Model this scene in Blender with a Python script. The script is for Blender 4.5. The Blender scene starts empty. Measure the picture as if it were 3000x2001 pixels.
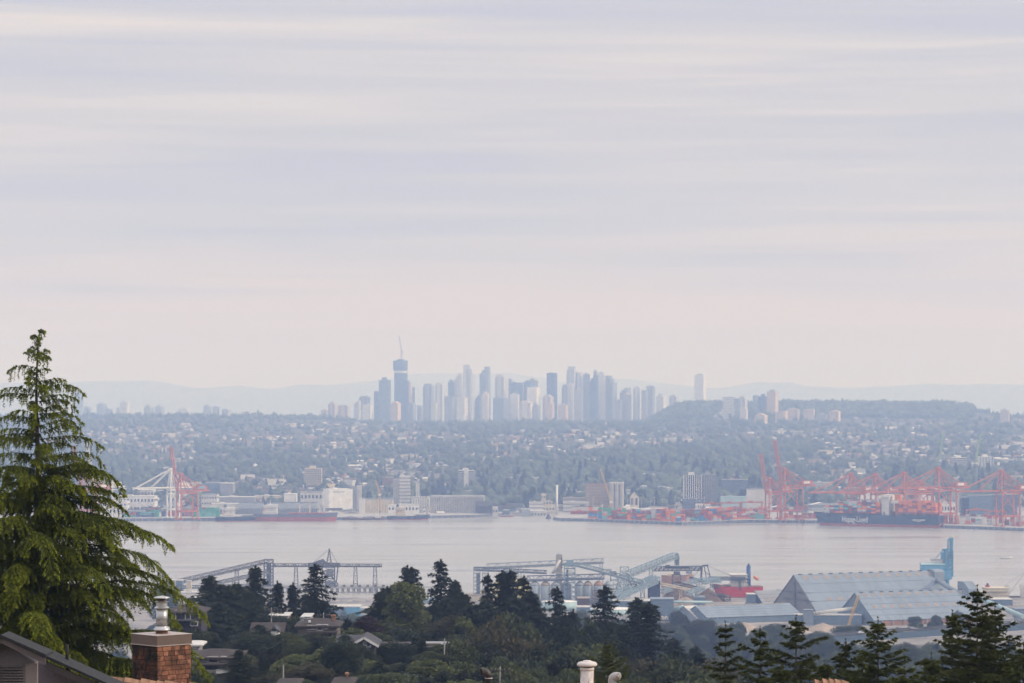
import bpy, math, random
import numpy as np
from mathutils import Vector, Matrix
S = bpy.context.scene
R = math.radians
C = S.collection
# ------------------------------------------------------------------ camera
# photograph 3000 x 2001, focal length 8333 px, eye level on row 1192, eye 160 m above the water
F, CH, HY = 8333.0, 160.0, 1192.0
cam = bpy.data.cameras.new("camera")
camo = bpy.data.objects.new("camera", cam)
C.objects.link(camo)
camo.location = (0, 0, CH)
camo.rotation_euler = (R(90), 0, 0)
cam.sensor_width = 36.0
cam.lens = 36.0 * F / 3000.0
cam.shift_y = (HY - 1000.5) / 3000.0
cam.clip_start = 1.0
cam.clip_end = 200000.0
S.camera = camo
# ------------------------------------------------------------------ sky, sun, exposure
SUN_AZ, SUN_EL = 96.0, 26.0          # degrees clockwise from the view direction; elevation
wd = bpy.data.worlds.new("World")
S.world = wd
wd.use_nodes = True
nt = wd.node_tree
nt.nodes.clear()


def N(t, kind, **kw):
    n = t.nodes.new(kind)
    for k, v in kw.items():
        if k in n.inputs.keys():
            n.inputs[k].default_value = v
        else:
            setattr(n, k, v)
    return n


def build_sky():
    L = nt.links.new
    out = N(nt, 'ShaderNodeOutputWorld')
    sky = N(nt, 'ShaderNodeTexSky', sky_type='NISHITA', sun_disc=False)
    sky.sun_elevation = R(SUN_EL)
    sky.sun_rotation = R(SUN_AZ)
    sky.dust_density = 2.0
    b1 = N(nt, 'ShaderNodeBackground', Strength=0.10)
    L(sky.outputs[0], b1.inputs['Color'])
    tc = N(nt, 'ShaderNodeTexCoord')
    mp = N(nt, 'ShaderNodeMapping')
    mp.inputs['Rotation'].default_value = (0, R(-1.2), 0)
    mp.inputs['Scale'].default_value = (2.4, 2.4, 56)
    L(tc.outputs['Generated'], mp.inputs['Vector'])
    n1 = N(nt, 'ShaderNodeTexNoise', Scale=1.0, Detail=7.0, Roughness=0.52, Distortion=0.55)
    L(mp.outputs[0], n1.inputs['Vector'])
    mp2 = N(nt, 'ShaderNodeMapping')
    mp2.inputs['Rotation'].default_value = (0, R(-1.5), 0)
    mp2.inputs['Location'].default_value = (3.1, 1.7, 5.3)
    mp2.inputs['Scale'].default_value = (5.0, 5.0, 150)
    L(tc.outputs['Generated'], mp2.inputs['Vector'])
    n2 = N(nt, 'ShaderNodeTexNoise', Scale=1.0, Detail=5.0, Roughness=0.5, Distortion=0.6)
    L(mp2.outputs[0], n2.inputs['Vector'])
    mx = N(nt, 'ShaderNodeMath', operation='MULTIPLY_ADD')
    L(n2.outputs[0], mx.inputs[0])
    mx.inputs[1].default_value = 0.54
    sb = N(nt, 'ShaderNodeMath', operation='SUBTRACT')
    L(n1.outputs[0], sb.inputs[0])
    sb.inputs[1].default_value = 0.27
    L(sb.outputs[0], mx.inputs[2])
    cr = N(nt, 'ShaderNodeValToRGB')
    e = cr.color_ramp.elements
    e[0].position = 0.31
    e[0].color = (0.572, 0.572, 0.670, 1)
    e[1].position = 0.71
    e[1].color = (0.80, 0.725, 0.695, 1)
    m = e.new(0.50)
    m.color = (0.655, 0.632, 0.668, 1)
    # a third, finer set of streaks; the deck is greyer higher up
    mp3 = N(nt, 'ShaderNodeMapping')
    mp3.inputs['Rotation'].default_value = (0, R(-1.0), 0)
    mp3.inputs['Scale'].default_value = (9, 9, 420)
    L(tc.outputs['Generated'], mp3.inputs['Vector'])
    n3 = N(nt, 'ShaderNodeTexNoise', Scale=1.0, Detail=4.0, Roughness=0.55, Distortion=0.8)
    L(mp3.outputs[0], n3.inputs['Vector'])
    sx0 = N(nt, 'ShaderNodeSeparateXYZ')
    L(tc.outputs['Generated'], sx0.inputs[0])
    k1 = N(nt, 'ShaderNodeMapRange')
    k1.inputs['From Min'].default_value, k1.inputs['From Max'].default_value = 0.02, 0.15
    k1.inputs['To Min'].default_value, k1.inputs['To Max'].default_value = 0.015, -0.115
    L(sx0.outputs['Z'], k1.inputs['Value'])
    k2 = N(nt, 'ShaderNodeMath', operation='MULTIPLY_ADD')
    L(n3.outputs[0], k2.inputs[0])
    k2.inputs[1].default_value = 0.15
    L(k1.outputs[0], k2.inputs[2])
    k3 = N(nt, 'ShaderNodeMath', operation='ADD')
    L(mx.outputs[0], k3.inputs[0])
    L(k2.outputs[0], k3.inputs[1])
    L(k3.outputs[0], cr.inputs[0])
    # cloud deck grows brighter towards the zenith (overcast sky), warmer near the horizon
    sx = N(nt, 'ShaderNodeSeparateXYZ')
    L(tc.outputs['Generated'], sx.inputs[0])
    wz = N(nt, 'ShaderNodeMath', operation='MULTIPLY_ADD')
    L(k3.outputs[0], wz.inputs[0])
    wz.inputs[1].default_value = -0.11
    L(sx.outputs['Z'], wz.inputs[2])
    lo = N(nt, 'ShaderNodeMapRange')
    lo.inputs['From Min'].default_value = -0.030
    lo.inputs['From Max'].default_value = 0.012
    lo.inputs['To Min'].default_value = 0.40
    L(wz.outputs[0], lo.inputs['Value'])
    warm = N(nt, 'ShaderNodeMix', data_type='RGBA')
    L(lo.outputs[0], warm.inputs['Factor'])
    warm.inputs[6].default_value = (0.775, 0.645, 0.595, 1)
    L(cr.outputs[0], warm.inputs[7])
    zen = N(nt, 'ShaderNodeMapRange')
    zen.inputs['From Min'].default_value = 0.10
    zen.inputs['From Max'].default_value = 1.0
    zen.inputs['To Min'].default_value = 1.0
    zen.inputs['To Max'].default_value = SKY_ZENITH
    L(sx.outputs['Z'], zen.inputs['Value'])
    b2 = N(nt, 'ShaderNodeBackground')
    L(warm.outputs[2], b2.inputs['Color'])
    L(zen.outputs[0], b2.inputs['Strength'])
    ms = N(nt, 'ShaderNodeMixShader', Fac=0.93)
    L(b1.outputs[0], ms.inputs[1])
    L(b2.outputs[0], ms.inputs[2])
    L(ms.outputs[0], out.inputs['Surface'])


SKY_ZENITH = 2.15
build_sky()
sun = bpy.data.lights.new("sun", 'SUN')
sun.energy = 2.2
sun.angle = R(8)
sun.color = (1.0, 0.88, 0.74)
suno = bpy.data.objects.new("sun", sun)
C.objects.link(suno)
_d = Vector((math.sin(R(SUN_AZ)) * math.cos(R(SUN_EL)), math.cos(R(SUN_AZ)) * math.cos(R(SUN_EL)), math.sin(R(SUN_EL))))
suno.rotation_euler = _d.to_track_quat('Z', 'Y').to_euler()
suno.location = (0, 0, 900)
vs = S.view_settings
vs.view_transform = 'Standard'
vs.look = 'None'
vs.exposure = 0.0
vs.gamma = 1.0
S.cycles.volume_bounces = 1
S.cycles.max_bounces = 8
S.cycles.diffuse_bounces = 2
S.cycles.transparent_max_bounces = 8
S.cycles.use_denoising = True
S.cycles.denoising_input_passes = 'RGB'
S.cycles.use_adaptive_sampling = False

# ------------------------------------------------------------------ helpers
rnd = random.Random(7)
RG = np.random.default_rng(11)


def X(px, Y):
    return (px - 1500.0) / F * Y


def Z(py, Y):
    return CH - (py - HY) / F * Y


def W(px, py, Y):
    return Vector((X(px, Y), Y, Z(py, Y)))


def yw(py, z=0.0):
    """distance of a point of height z that shows on row py"""
    return (CH - z) / (py - HY) * F


def sstep(a, b, x):
    t = np.clip((x - a) / (b - a), 0, 1)
    return t * t * (3 - 2 * t)


_mats = {}


def mat(name, col, rough=0.75, metal=0.0, var=0.16, scale=0.6, spec=0.3, stretch=(1, 1, 1), bump=0.0, island=0.0):
    """painted or raw surface with weathering: colour varied by noise in object space (and per piece with island)"""
    if name in _mats:
        return _mats[name]
    m = bpy.data.materials.new(name)
    m.use_nodes = True
    t = m.node_tree
    p = t.nodes['Principled BSDF']
    p.inputs['Roughness'].default_value = rough
    p.inputs['Metallic'].default_value = metal
    p.inputs['Specular IOR Level'].default_value = spec
    tc = N(t, 'ShaderNodeTexCoord')
    mp = N(t, 'ShaderNodeMapping')
    mp.inputs['Scale'].default_value = stretch
    t.links.new(tc.outputs['Object'], mp.inputs['Vector'])
    n = N(t, 'ShaderNodeTexNoise', Scale=scale, Detail=5.0, Roughness=0.65)
    t.links.new(mp.outputs[0], n.inputs['Vector'])
    mr = N(t, 'ShaderNodeMapRange')
    mr.inputs['From Min'].default_value = 0.3
    mr.inputs['From Max'].default_value = 0.7
    mr.inputs['To Min'].default_value = 1 - var
    mr.inputs['To Max'].default_value = 1 + var
    t.links.new(n.outputs[0], mr.inputs['Value'])
    val = mr.outputs[0]
    if island:
        g = N(t, 'ShaderNodeNewGeometry')
        mi = N(t, 'ShaderNodeMapRange')
        mi.inputs['To Min'].default_value = 1 - island
        mi.inputs['To Max'].default_value = 1 + island
        t.links.new(g.outputs['Random Per Island'], mi.inputs['Value'])
        mu = N(t, 'ShaderNodeMath', operation='MULTIPLY')
        t.links.new(val, mu.inputs[0])
        t.links.new(mi.outputs[0], mu.inputs[1])
        val = mu.outputs[0]
    vm = N(t, 'ShaderNodeVectorMath', operation='SCALE')
    vm.inputs[0].default_value = col
    t.links.new(val, vm.inputs['Scale'])
    t.links.new(vm.outputs[0], p.inputs['Base Color'])
    if bump:
        b = N(t, 'ShaderNodeBump', Strength=bump)
        t.links.new(n.outputs[0], b.inputs['Height'])
        t.links.new(b.outputs[0], p.inputs['Normal'])
    _mats[name] = m
    return m


def leafmat(name, dark, light, trans=0.25, nscale=0.45, off=-0.42):
    """foliage: each leaf takes its own tone between dark and light; object to object variation too"""
    if name in _mats:
        return _mats[name]
    m = bpy.data.materials.new(name)
    m.use_nodes = True
    t = m.node_tree
    p = t.nodes['Principled BSDF']
    p.inputs['Roughness'].default_value = 0.6
    p.inputs['Specular IOR Level'].default_value = 0.2
    g = N(t, 'ShaderNodeNewGeometry')
    tc = N(t, 'ShaderNodeTexCoord')
    n = N(t, 'ShaderNodeTexNoise', Scale=nscale, Detail=3.0)
    t.links.new(tc.outputs['Object'], n.inputs['Vector'])
    ad = N(t, 'ShaderNodeMath', operation='MULTIPLY_ADD')
    t.links.new(g.outputs['Random Per Island'], ad.inputs[0])
    ad.inputs[1].default_value = 0.55
    s2 = N(t, 'ShaderNodeMath', operation='MULTIPLY_ADD')
    t.links.new(n.outputs[0], s2.inputs[0])
    s2.inputs[1].default_value = 1.3
    s2.inputs[2].default_value = off
    # young, sunlit twig ends painted lighter, shaded inner leaves painted darker
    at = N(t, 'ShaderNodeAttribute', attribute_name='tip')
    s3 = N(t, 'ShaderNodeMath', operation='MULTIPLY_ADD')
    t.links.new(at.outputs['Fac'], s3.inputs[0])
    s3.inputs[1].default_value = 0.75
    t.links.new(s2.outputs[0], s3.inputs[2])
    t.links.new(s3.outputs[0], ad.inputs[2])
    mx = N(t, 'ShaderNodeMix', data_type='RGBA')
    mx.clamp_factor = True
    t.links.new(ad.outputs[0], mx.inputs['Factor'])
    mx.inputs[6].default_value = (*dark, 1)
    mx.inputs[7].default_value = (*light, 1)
    oi = N(t, 'ShaderNodeObjectInfo')
    mr = N(t, 'ShaderNodeMapRange')
    mr.inputs['To Min'].default_value = 0.75
    mr.inputs['To Max'].default_value = 1.3
    t.links.new(oi.outputs['Random'], mr.inputs['Value'])
    vm = N(t, 'ShaderNodeVectorMath', operation='SCALE')
    t.links.new(mx.outputs[2], vm.inputs[0])
    t.links.new(mr.outputs[0], vm.inputs['Scale'])
    t.links.new(vm.outputs[0], p.inputs['Base Color'])
    if trans:
        tr = N(t, 'ShaderNodeBsdfTranslucent')
        t.links.new(vm.outputs[0], tr.inputs['Color'])
        ms = N(t, 'ShaderNodeMixShader', Fac=trans)
        t.links.new(p.outputs[0], ms.inputs[1])
        t.links.new(tr.outputs[0], ms.inputs[2])
        t.links.new(ms.outputs[0], t.nodes['Material Output'].inputs['Surface'])
    _mats[name] = m
    return m


class MB:
    """collects shapes and links them as ONE mesh object"""

    def __init__(s):
        s.v, s.f, s.m = [], [], []

    def add(s, v, f, m=0):
        o = len(s.v)
        s.v.extend([tuple(p) for p in v])
        s.f.extend([tuple(i + o for i in q) for q in f])
        s.m.extend([m] * len(f))
        return s

    def box(s, x0, x1, y0, y1, z0, z1, m=0):
        return s.add([(x0, y0, z0), (x1, y0, z0), (x1, y1, z0), (x0, y1, z0), (x0, y0, z1), (x1, y0, z1), (x1, y1, z1), (x0, y1, z1)],
                     [(3, 2, 1, 0), (4, 5, 6, 7), (0, 1, 5, 4), (1, 2, 6, 5), (2, 3, 7, 6), (3, 0, 4, 7)], m)

    def cbox(s, c, d, m=0):
        return s.box(c[0] - d[0] / 2, c[0] + d[0] / 2, c[1] - d[1] / 2, c[1] + d[1] / 2, c[2], c[2] + d[2], m)

    def beam(s, a, b, w, h=None, m=0):
        a, b = Vector(a), Vector(b)
        h = h or w
        d = b - a
        if d.length < 1e-6:
            return s
        d.normalize()
        up = Vector((0, 0, 1)) if abs(d.z) < 0.98 else Vector((0, 1, 0))
        sd = d.cross(up).normalized() * (w / 2)
        u = sd.cross(d).normalized() * (h / 2)
        v = [p + i * sd + j * u for p in (a, b) for i, j in ((-1, -1), (1, -1), (1, 1), (-1, 1))]
        return s.add(v, [(0, 1, 2, 3), (7, 6, 5, 4), (4, 5, 1, 0), (5, 6, 2, 1), (6, 7, 3, 2), (7, 4, 0, 3)], m)

    def tube(s, pts, r, n=8, m=0, cap=True):
        pts = [Vector(p) for p in pts]
        rs = r if isinstance(r, (list, tuple)) else [r] * len(pts)
        v, f = [], []
        for i, p in enumerate(pts):
            d = (pts[min(i + 1, len(pts) - 1)] - pts[max(i - 1, 0)]).normalized()
            up = Vector((0, 0, 1)) if abs(d.z) < 0.9 else Vector((0, 1, 0))
            a = d.cross(up).normalized()
            b = a.cross(d)
            for k in range(n):
                t = 2 * math.pi * k / n
                v.append(p + (a * math.cos(t) + b * math.sin(t)) * rs[i])
        for i in range(len(pts) - 1):
            for k in range(n):
                k2 = (k + 1) % n
                f.append((i * n + k, i * n + k2, (i + 1) * n + k2, (i + 1) * n + k))
        if cap:
            f.append(tuple(range(n - 1, -1, -1)))
            f.append(tuple(range((len(pts) - 1) * n, len(pts) * n)))
        return s.add(v, f, m)

    def lathe(s, prof, n=16, c=(0, 0), m=0):
        v, f = [], []
        for r, z in prof:
            for k in range(n):
                t = 2 * math.pi * (k + 0.5) / n
                v.append((c[0] + r * math.cos(t), c[1] + r * math.sin(t), z))
        for i in range(len(prof) - 1):
            for k in range(n):
                k2 = (k + 1) % n
                f.append((i * n + k, i * n + k2, (i + 1) * n + k2, (i + 1) * n + k))
        f.append(tuple(range(n - 1, -1, -1)))
        f.append(tuple(range((len(prof) - 1) * n, len(prof) * n)))
        return s.add(v, f, m)

    def poly(s, p, z0, z1, m=0):
        n = len(p)
        v = [(x, y, z0) for x, y in p] + [(x, y, z1) for x, y in p]
        f = [tuple(range(n - 1, -1, -1)), tuple(range(n, 2 * n))]
        f += [(i, (i + 1) % n, n + (i + 1) % n, n + i) for i in range(n)]
        return s.add(v, f, m)

    def prism(s, prof, y0, y1, m=0):
        """profile in x, z swept along y"""
        n = len(prof)
        v = [(x, y0, z) for x, z in prof] + [(x, y1, z) for x, z in prof]
        f = [tuple(range(n)), tuple(range(2 * n - 1, n - 1, -1))]
        f += [(i, n + i, n + (i + 1) % n, (i + 1) % n) for i in range(n)]
        return s.add(v, f, m)

    def xprism(s, prof, x0, x1, m=0):
        """profile in y, z swept along x"""
        n = len(prof)
        v = [(x0, y, z) for y, z in prof] + [(x1, y, z) for y, z in prof]
        f = [tuple(range(n - 1, -1, -1)), tuple(range(n, 2 * n))]
        f += [(i, (i + 1) % n, n + (i + 1) % n, n + i) for i in range(n)]
        return s.add(v, f, m)

    def hip(s, x0, x1, y0, y1, z0, z1, inset=None, m=0):
        k = inset if inset is not None else (y1 - y0) / 2
        ym = (y0 + y1) / 2
        v = [(x0, y0, z0), (x1, y0, z0), (x1, y1, z0), (x0, y1, z0), (x0 + k, ym, z1), (x1 - k, ym, z1)]
        return s.add(v, [(3, 2, 1, 0), (0, 1, 5, 4), (1, 2, 5), (2, 3, 4, 5), (3, 0, 4)], m)

    def truss(s, a, b, w, d, bays, t=0.4, m=0, deck=None):
        """box girder between a and b (its bottom line): width w, depth d"""
        a, b = Vector(a), Vector(b)
        dr = (b - a).normalized()
        sd = dr.cross(Vector((0, 0, 1))).normalized() * (w / 2)
        up = sd.cross(dr).normalized() * d
        if up.z < 0:
            up = -up
        for sg in (-1, 1):
            s.beam(a + sg * sd, b + sg * sd, t, t, m)
            s.beam(a + sg * sd + up, b + sg * sd + up, t, t, m)
            for i in range(bays):
                p, q = a.lerp(b, i / bays) + sg * sd, a.lerp(b, (i + 1) / bays) + sg * sd
                s.beam(p, p + up, t * 0.7, t * 0.7, m)
                s.beam(p if i % 2 else p + up, q + up if i % 2 else q, t * 0.7, t * 0.7, m)
            s.beam(b + sg * sd, b + sg * sd + up, t * 0.7, t * 0.7, m)
        for i in range(bays + 1):
            p = a.lerp(b, i / bays)
            s.beam(p - sd + up, p + sd + up, t * 0.6, t * 0.6, m)
        if deck is not None:
            s.beam(a + up * 0.25, b + up * 0.25, w * 0.7, d * 0.3, deck)
        return s

    def tower(s, c, w, d, z0, z1, bays, t=0.4, m=0, top=1.0):
        """lattice trestle, four legs tapering to top times the base width"""
        def cn(i, z):
            k = 1 + (top - 1) * (z - z0) / (z1 - z0)
            sx, sy = ((-1, -1), (1, -1), (1, 1), (-1, 1))[i % 4]
            return Vector((c[0] + sx * w / 2 * k, c[1] + sy * d / 2 * k, z))
        for i in range(4):
            s.beam(cn(i, z0), cn(i, z1), t, t, m)
            for j in range(bays):
                za, zb = z0 + (z1 - z0) * j / bays, z0 + (z1 - z0) * (j + 1) / bays
                s.beam(cn(i, zb), cn(i + 1, zb), t * 0.7, t * 0.7, m)
                s.beam(cn(i + j, za), cn(i + 1 + j, zb), t * 0.6, t * 0.6, m)
        return s

    def mesh(s, name, mats, smooth=False):
        me = bpy.data.meshes.new(name)
        me.from_pydata(s.v, [], s.f)
        for m in (mats if isinstance(mats, (list, tuple)) else [mats]):
            me.materials.append(m)
        if any(s.m):
            me.polygons.foreach_set('material_index', s.m)
        if smooth:
            me.polygons.foreach_set('use_smooth', [True] * len(me.polygons))
        me.update()
        return me

    def obj(s, name, mats, parent=None, smooth=False, label=None):
        return link(name, s.mesh(name, mats, smooth), parent, label)


def link(name, data, parent=None, label=None):
    o = bpy.data.objects.new(name, data)
    C.objects.link(o)
    o.parent = parent
    if label:
        o['label'] = label
    return o


def tag(o, label, cat, group=None, kind=None):
    if label:
        o['label'] = label
    if cat:
        o['category'] = cat
    if group:
        o['group'] = group
    if kind:
        o['kind'] = kind
    return o


def thing(name, label, cat, loc=(0, 0, 0), rz=0.0, group=None):
    o = bpy.data.objects.new(name, None)
    o.empty_display_size = 0.5
    C.objects.link(o)
    o.location = loc
    o.rotation_euler = (0, 0, rz)
    return tag(o, label, cat, group)


def copy_tree(o, parent=None):
    c = o.copy()
    C.objects.link(c)
    c.parent = parent
    for ch in list(o.children):
        copy_tree(ch, c)
    return c


def structure(name, mb, mats, smooth=False):
    o = mb.obj(name, mats, None, smooth)
    o['kind'] = 'structure'
    return o


def npmesh(name, V, faces, mats, mi=None, smooth=False):
    """fast mesh from arrays; faces is an (n, k) array, all of the same size k"""
    V = np.asarray(V, dtype=np.float32)
    faces = np.asarray(faces, dtype=np.int32)
    n, k = faces.shape
    me = bpy.data.meshes.new(name)
    me.vertices.add(len(V))
    me.vertices.foreach_set('co', V.ravel())
    me.loops.add(n * k)
    me.loops.foreach_set('vertex_index', faces.ravel())
    me.polygons.add(n)
    me.polygons.foreach_set('loop_start', np.arange(0, n * k, k, dtype=np.int32))
    for m in (mats if isinstance(mats, (list, tuple)) else [mats]):
        me.materials.append(m)
    if mi is not None:
        me.polygons.foreach_set('material_index', np.asarray(mi, dtype=np.int32))
    if smooth:
        me.polygons.foreach_set('use_smooth', np.ones(n, dtype=bool))
    me.update(calc_edges=True)
    return me


def sub(o, v):
    """world point v in the frame of the unrotated thing o"""
    return Vector(v) - o.location


# colours: real surface colours, named by what they are
M = dict(
    concrete=mat('concrete', (0.36, 0.35, 0.33), var=0.2, scale=0.08),
    pale=mat('pale_cladding', (0.56, 0.55, 0.52), scale=0.05),
    white=mat('white_paint', (0.72, 0.71, 0.68), rough=0.5, scale=0.1),
    cream=mat('cream_render', (0.62, 0.55, 0.42), scale=0.08),
    tan=mat('tan_brick', (0.36, 0.27, 0.19), scale=0.1),
    brick=mat('red_brown_brick', (0.27, 0.14, 0.09), scale=0.2),
    grey=mat('grey_cladding', (0.27, 0.28, 0.30), scale=0.05),
    dark=mat('dark_roofing', (0.06, 0.06, 0.068), scale=0.1),
    brownroof=mat('brown_shingle', (0.045, 0.036, 0.034), scale=0.5),
    glass=mat('blue_grey_glass', (0.10, 0.15, 0.21), rough=0.25, spec=0.5, scale=0.05),
    dglass=mat('dark_window_glass', (0.035, 0.045, 0.06), rough=0.15, spec=0.6),
    psteel=mat('grey_brown_pier_steel', (0.115, 0.11, 0.115), rough=0.6, scale=0.15),
    steel=mat('galvanised_steel', (0.33, 0.37, 0.40), rough=0.5, scale=0.15),
    dsteel=mat('dark_steel', (0.10, 0.12, 0.17), rough=0.5, scale=0.15),
    bsteel=mat('pale_blue_steel', (0.23, 0.33, 0.39), rough=0.5, scale=0.1),
    shed=mat('blue_grey_metal_sheet', (0.215, 0.265, 0.32), rough=0.55, var=0.15, scale=0.16, stretch=(1, 0.18, 0.18)),
    shedwall=mat('slate_blue_metal_wall', (0.13, 0.19, 0.26), rough=0.6, var=0.08, scale=0.05),
    gable=mat('weathered_grey_gable_sheet', (0.20, 0.20, 0.22), var=0.18, scale=0.1),
    skylight=mat('aged_fibreglass_panel', (0.27, 0.243, 0.222), rough=0.5, var=0.2, scale=0.2, island=0.12),
    blue=mat('bright_blue_paint', (0.12, 0.33, 0.50), rough=0.45, scale=0.15),
    navy=mat('navy_hull_paint', (0.012, 0.028, 0.075), rough=0.4, scale=0.05),
    redlow=mat('red_antifouling', (0.30, 0.065, 0.05), rough=0.6, scale=0.05),
    red=mat('bright_red_hull_paint', (0.50, 0.02, 0.035), rough=0.45, scale=0.05),
    crane=mat('orange_red_crane_paint', (0.43, 0.11, 0.05), rough=0.5, var=0.2, scale=0.1),
    yellow=mat('yellow_crane_paint', (0.58, 0.37, 0.10), rough=0.5),
    green=mat('lime_green_paint', (0.30, 0.48, 0.13), rough=0.5),
    orange=mat('orange_paint', (0.62, 0.20, 0.05), rough=0.5),
    tank=mat('pale_teal_tank_paint', (0.36, 0.50, 0.53), rough=0.5, var=0.07, scale=0.05),
    sulphur=mat('yellow_sulphur_heap', (0.60, 0.55, 0.30), rough=0.9, var=0.12, scale=0.2),
    sand=mat('tan_gravel', (0.38, 0.31, 0.25), rough=0.95, var=0.25, scale=0.25, bump=0.4),
    bark=mat('conifer_bark', (0.06, 0.045, 0.036), rough=0.9, var=0.3, scale=3.0, stretch=(1, 1, 0.2)),
    black=mat('matt_black_paint', (0.02, 0.02, 0.022), rough=0.6),
)
# ------------------------------------------------------------------ land and water
_sn = [(RG.uniform(0, 6.3), RG.uniform(0, 6.3), RG.uniform(-1, 1), RG.uniform(-1, 1)) for _ in range(7)]


def wob(x, y, s):
    r = 0
    for i, (a, b, c, d) in enumerate(_sn):
        k = (1.7 ** i) / s
        r = r + np.sin(x * k * (1 + 0.3 * c) + y * k * d + a) * np.cos(y * k * (1 + 0.3 * d) - x * k * c + b) / (1.35 ** i)
    return r / 2.2


SHORE = 2335.0


def ground(x, Y):
    x, Y = np.asarray(x, float), np.asarray(Y, float)
    px = 1500 + x / np.maximum(Y, 20) * F
    le = np.interp(Y, [0, 45, 100, 200, 300, 350, 480, 600, 800, 1100, 1400, 1700, 2000, SHORE], [150, 148, 142, 134, 127, 125, 118, 95, 62, 30, 14, 8, 4, 3.2])
    ri = np.interp(Y, [0, 45, 100, 200, 300, 500, 800, 1200, 1450, 1650, 1800, 1950, 2000, SHORE], [150, 147, 141, 130, 121, 103, 74, 36, 20, 15.5, 13, 6, 4, 3.2])
    k = sstep(1250, 1500, px)
    near = le * (1 - k) + ri * k
    far = np.interp(Y, [4140, 4180, 4350, 4700, 5000, 6000, 7000, 8000, 9000, 9600, 11000, 14000, 20000], [-7, 3, 5, 17, 32, 59, 82, 103, 106, 108, 100, 60, 20])
    g = np.exp(-((Y - 9050) / 620.0) ** 2)
    far = far + g * (52 * sstep(1880, 2010, px) * (1 - sstep(2740, 2960, px)) + 20 * (1 - sstep(900, 1150, px)) + 22 * sstep(2700, 2900, px))
    far = far + wob(x, Y, 420.0) * 5.0 * sstep(4600, 5600, Y)
    sea = np.interp(Y, [SHORE, SHORE + 14], [3.2, -7])
    return np.where(Y < SHORE, near, np.where(Y < 4140, sea, far))


def gz(px, Y):
    return float(ground(X(px, Y), Y))


def build_land():
    ys = np.concatenate([np.linspace(-80, 40, 5), np.geomspace(55, 2000, 70), np.linspace(2020, SHORE, 12), [SHORE + 14, SHORE + 60, 3000, 3800, 4140],
                         np.linspace(4180, 9900, 110), np.geomspace(10300, 33000, 18)])
    us = np.linspace(-1, 1, 121)
    Yg, U = np.meshgrid(ys, us, indexing='ij')
    Xg = U * np.minimum(0.30 * np.abs(Yg) + 120, 6400)
    Zg = ground(Xg, Yg)
    V = np.stack([Xg, Yg, Zg], -1).reshape(-1, 3)
    ny, nx = Yg.shape
    i, j = np.meshgrid(np.arange(ny - 1), np.arange(nx - 1), indexing='ij')
    a = (i * nx + j).ravel()
    m = bpy.data.materials.new('ground')
    m.use_nodes = True
    t = m.node_tree
    p = t.nodes['Principled BSDF']
    p.inputs['Roughness'].default_value = 0.95
    g = N(t, 'ShaderNodeNewGeometry')
    n = N(t, 'ShaderNodeTexNoise', Scale=0.03, Detail=8.0, Roughness=0.65)
    t.links.new(g.outputs['Position'], n.inputs['Vector'])
    c1 = N(t, 'ShaderNodeValToRGB')
    c1.color_ramp.elements[0].position, c1.color_ramp.elements[1].position = 0.35, 0.7
    c1.color_ramp.elements[0].color, c1.color_ramp.elements[1].color = (0.028, 0.036, 0.018, 1), (0.075, 0.075, 0.042, 1)
    c2 = N(t, 'ShaderNodeValToRGB')
    c2.color_ramp.elements[0].position, c2.color_ramp.elements[1].position = 0.38, 0.62
    c2.color_ramp.elements[0].color, c2.color_ramp.elements[1].color = (0.12, 0.12, 0.12, 1), (0.33, 0.30, 0.27, 1)
    t.links.new(n.outputs[0], c1.inputs[0])
    t.links.new(n.outputs[0], c2.inputs[0])
    sx = N(t, 'ShaderNodeSeparateXYZ')
    t.links.new(g.outputs['Position'], sx.inputs[0])
    mr = N(t, 'ShaderNodeMapRange')
    mr.inputs['From Min'].default_value, mr.inputs['From Max'].default_value = 13.0, 16.0
    t.links.new(sx.outputs['Z'], mr.inputs['Value'])
    mx = N(t, 'ShaderNodeMix', data_type='RGBA')
    t.links.new(mr.outputs[0], mx.inputs['Factor'])
    t.links.new(c2.outputs[0], mx.inputs[6])
    t.links.new(c1.outputs[0], mx.inputs[7])
    t.links.new(mx.outputs[2], p.inputs['Base Color'])
    me = npmesh('ground', V, np.stack([a, a + 1, a + nx + 1, a + nx], 1), m, smooth=True)
    link('ground', me)['kind'] = 'structure'


build_land()


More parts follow.
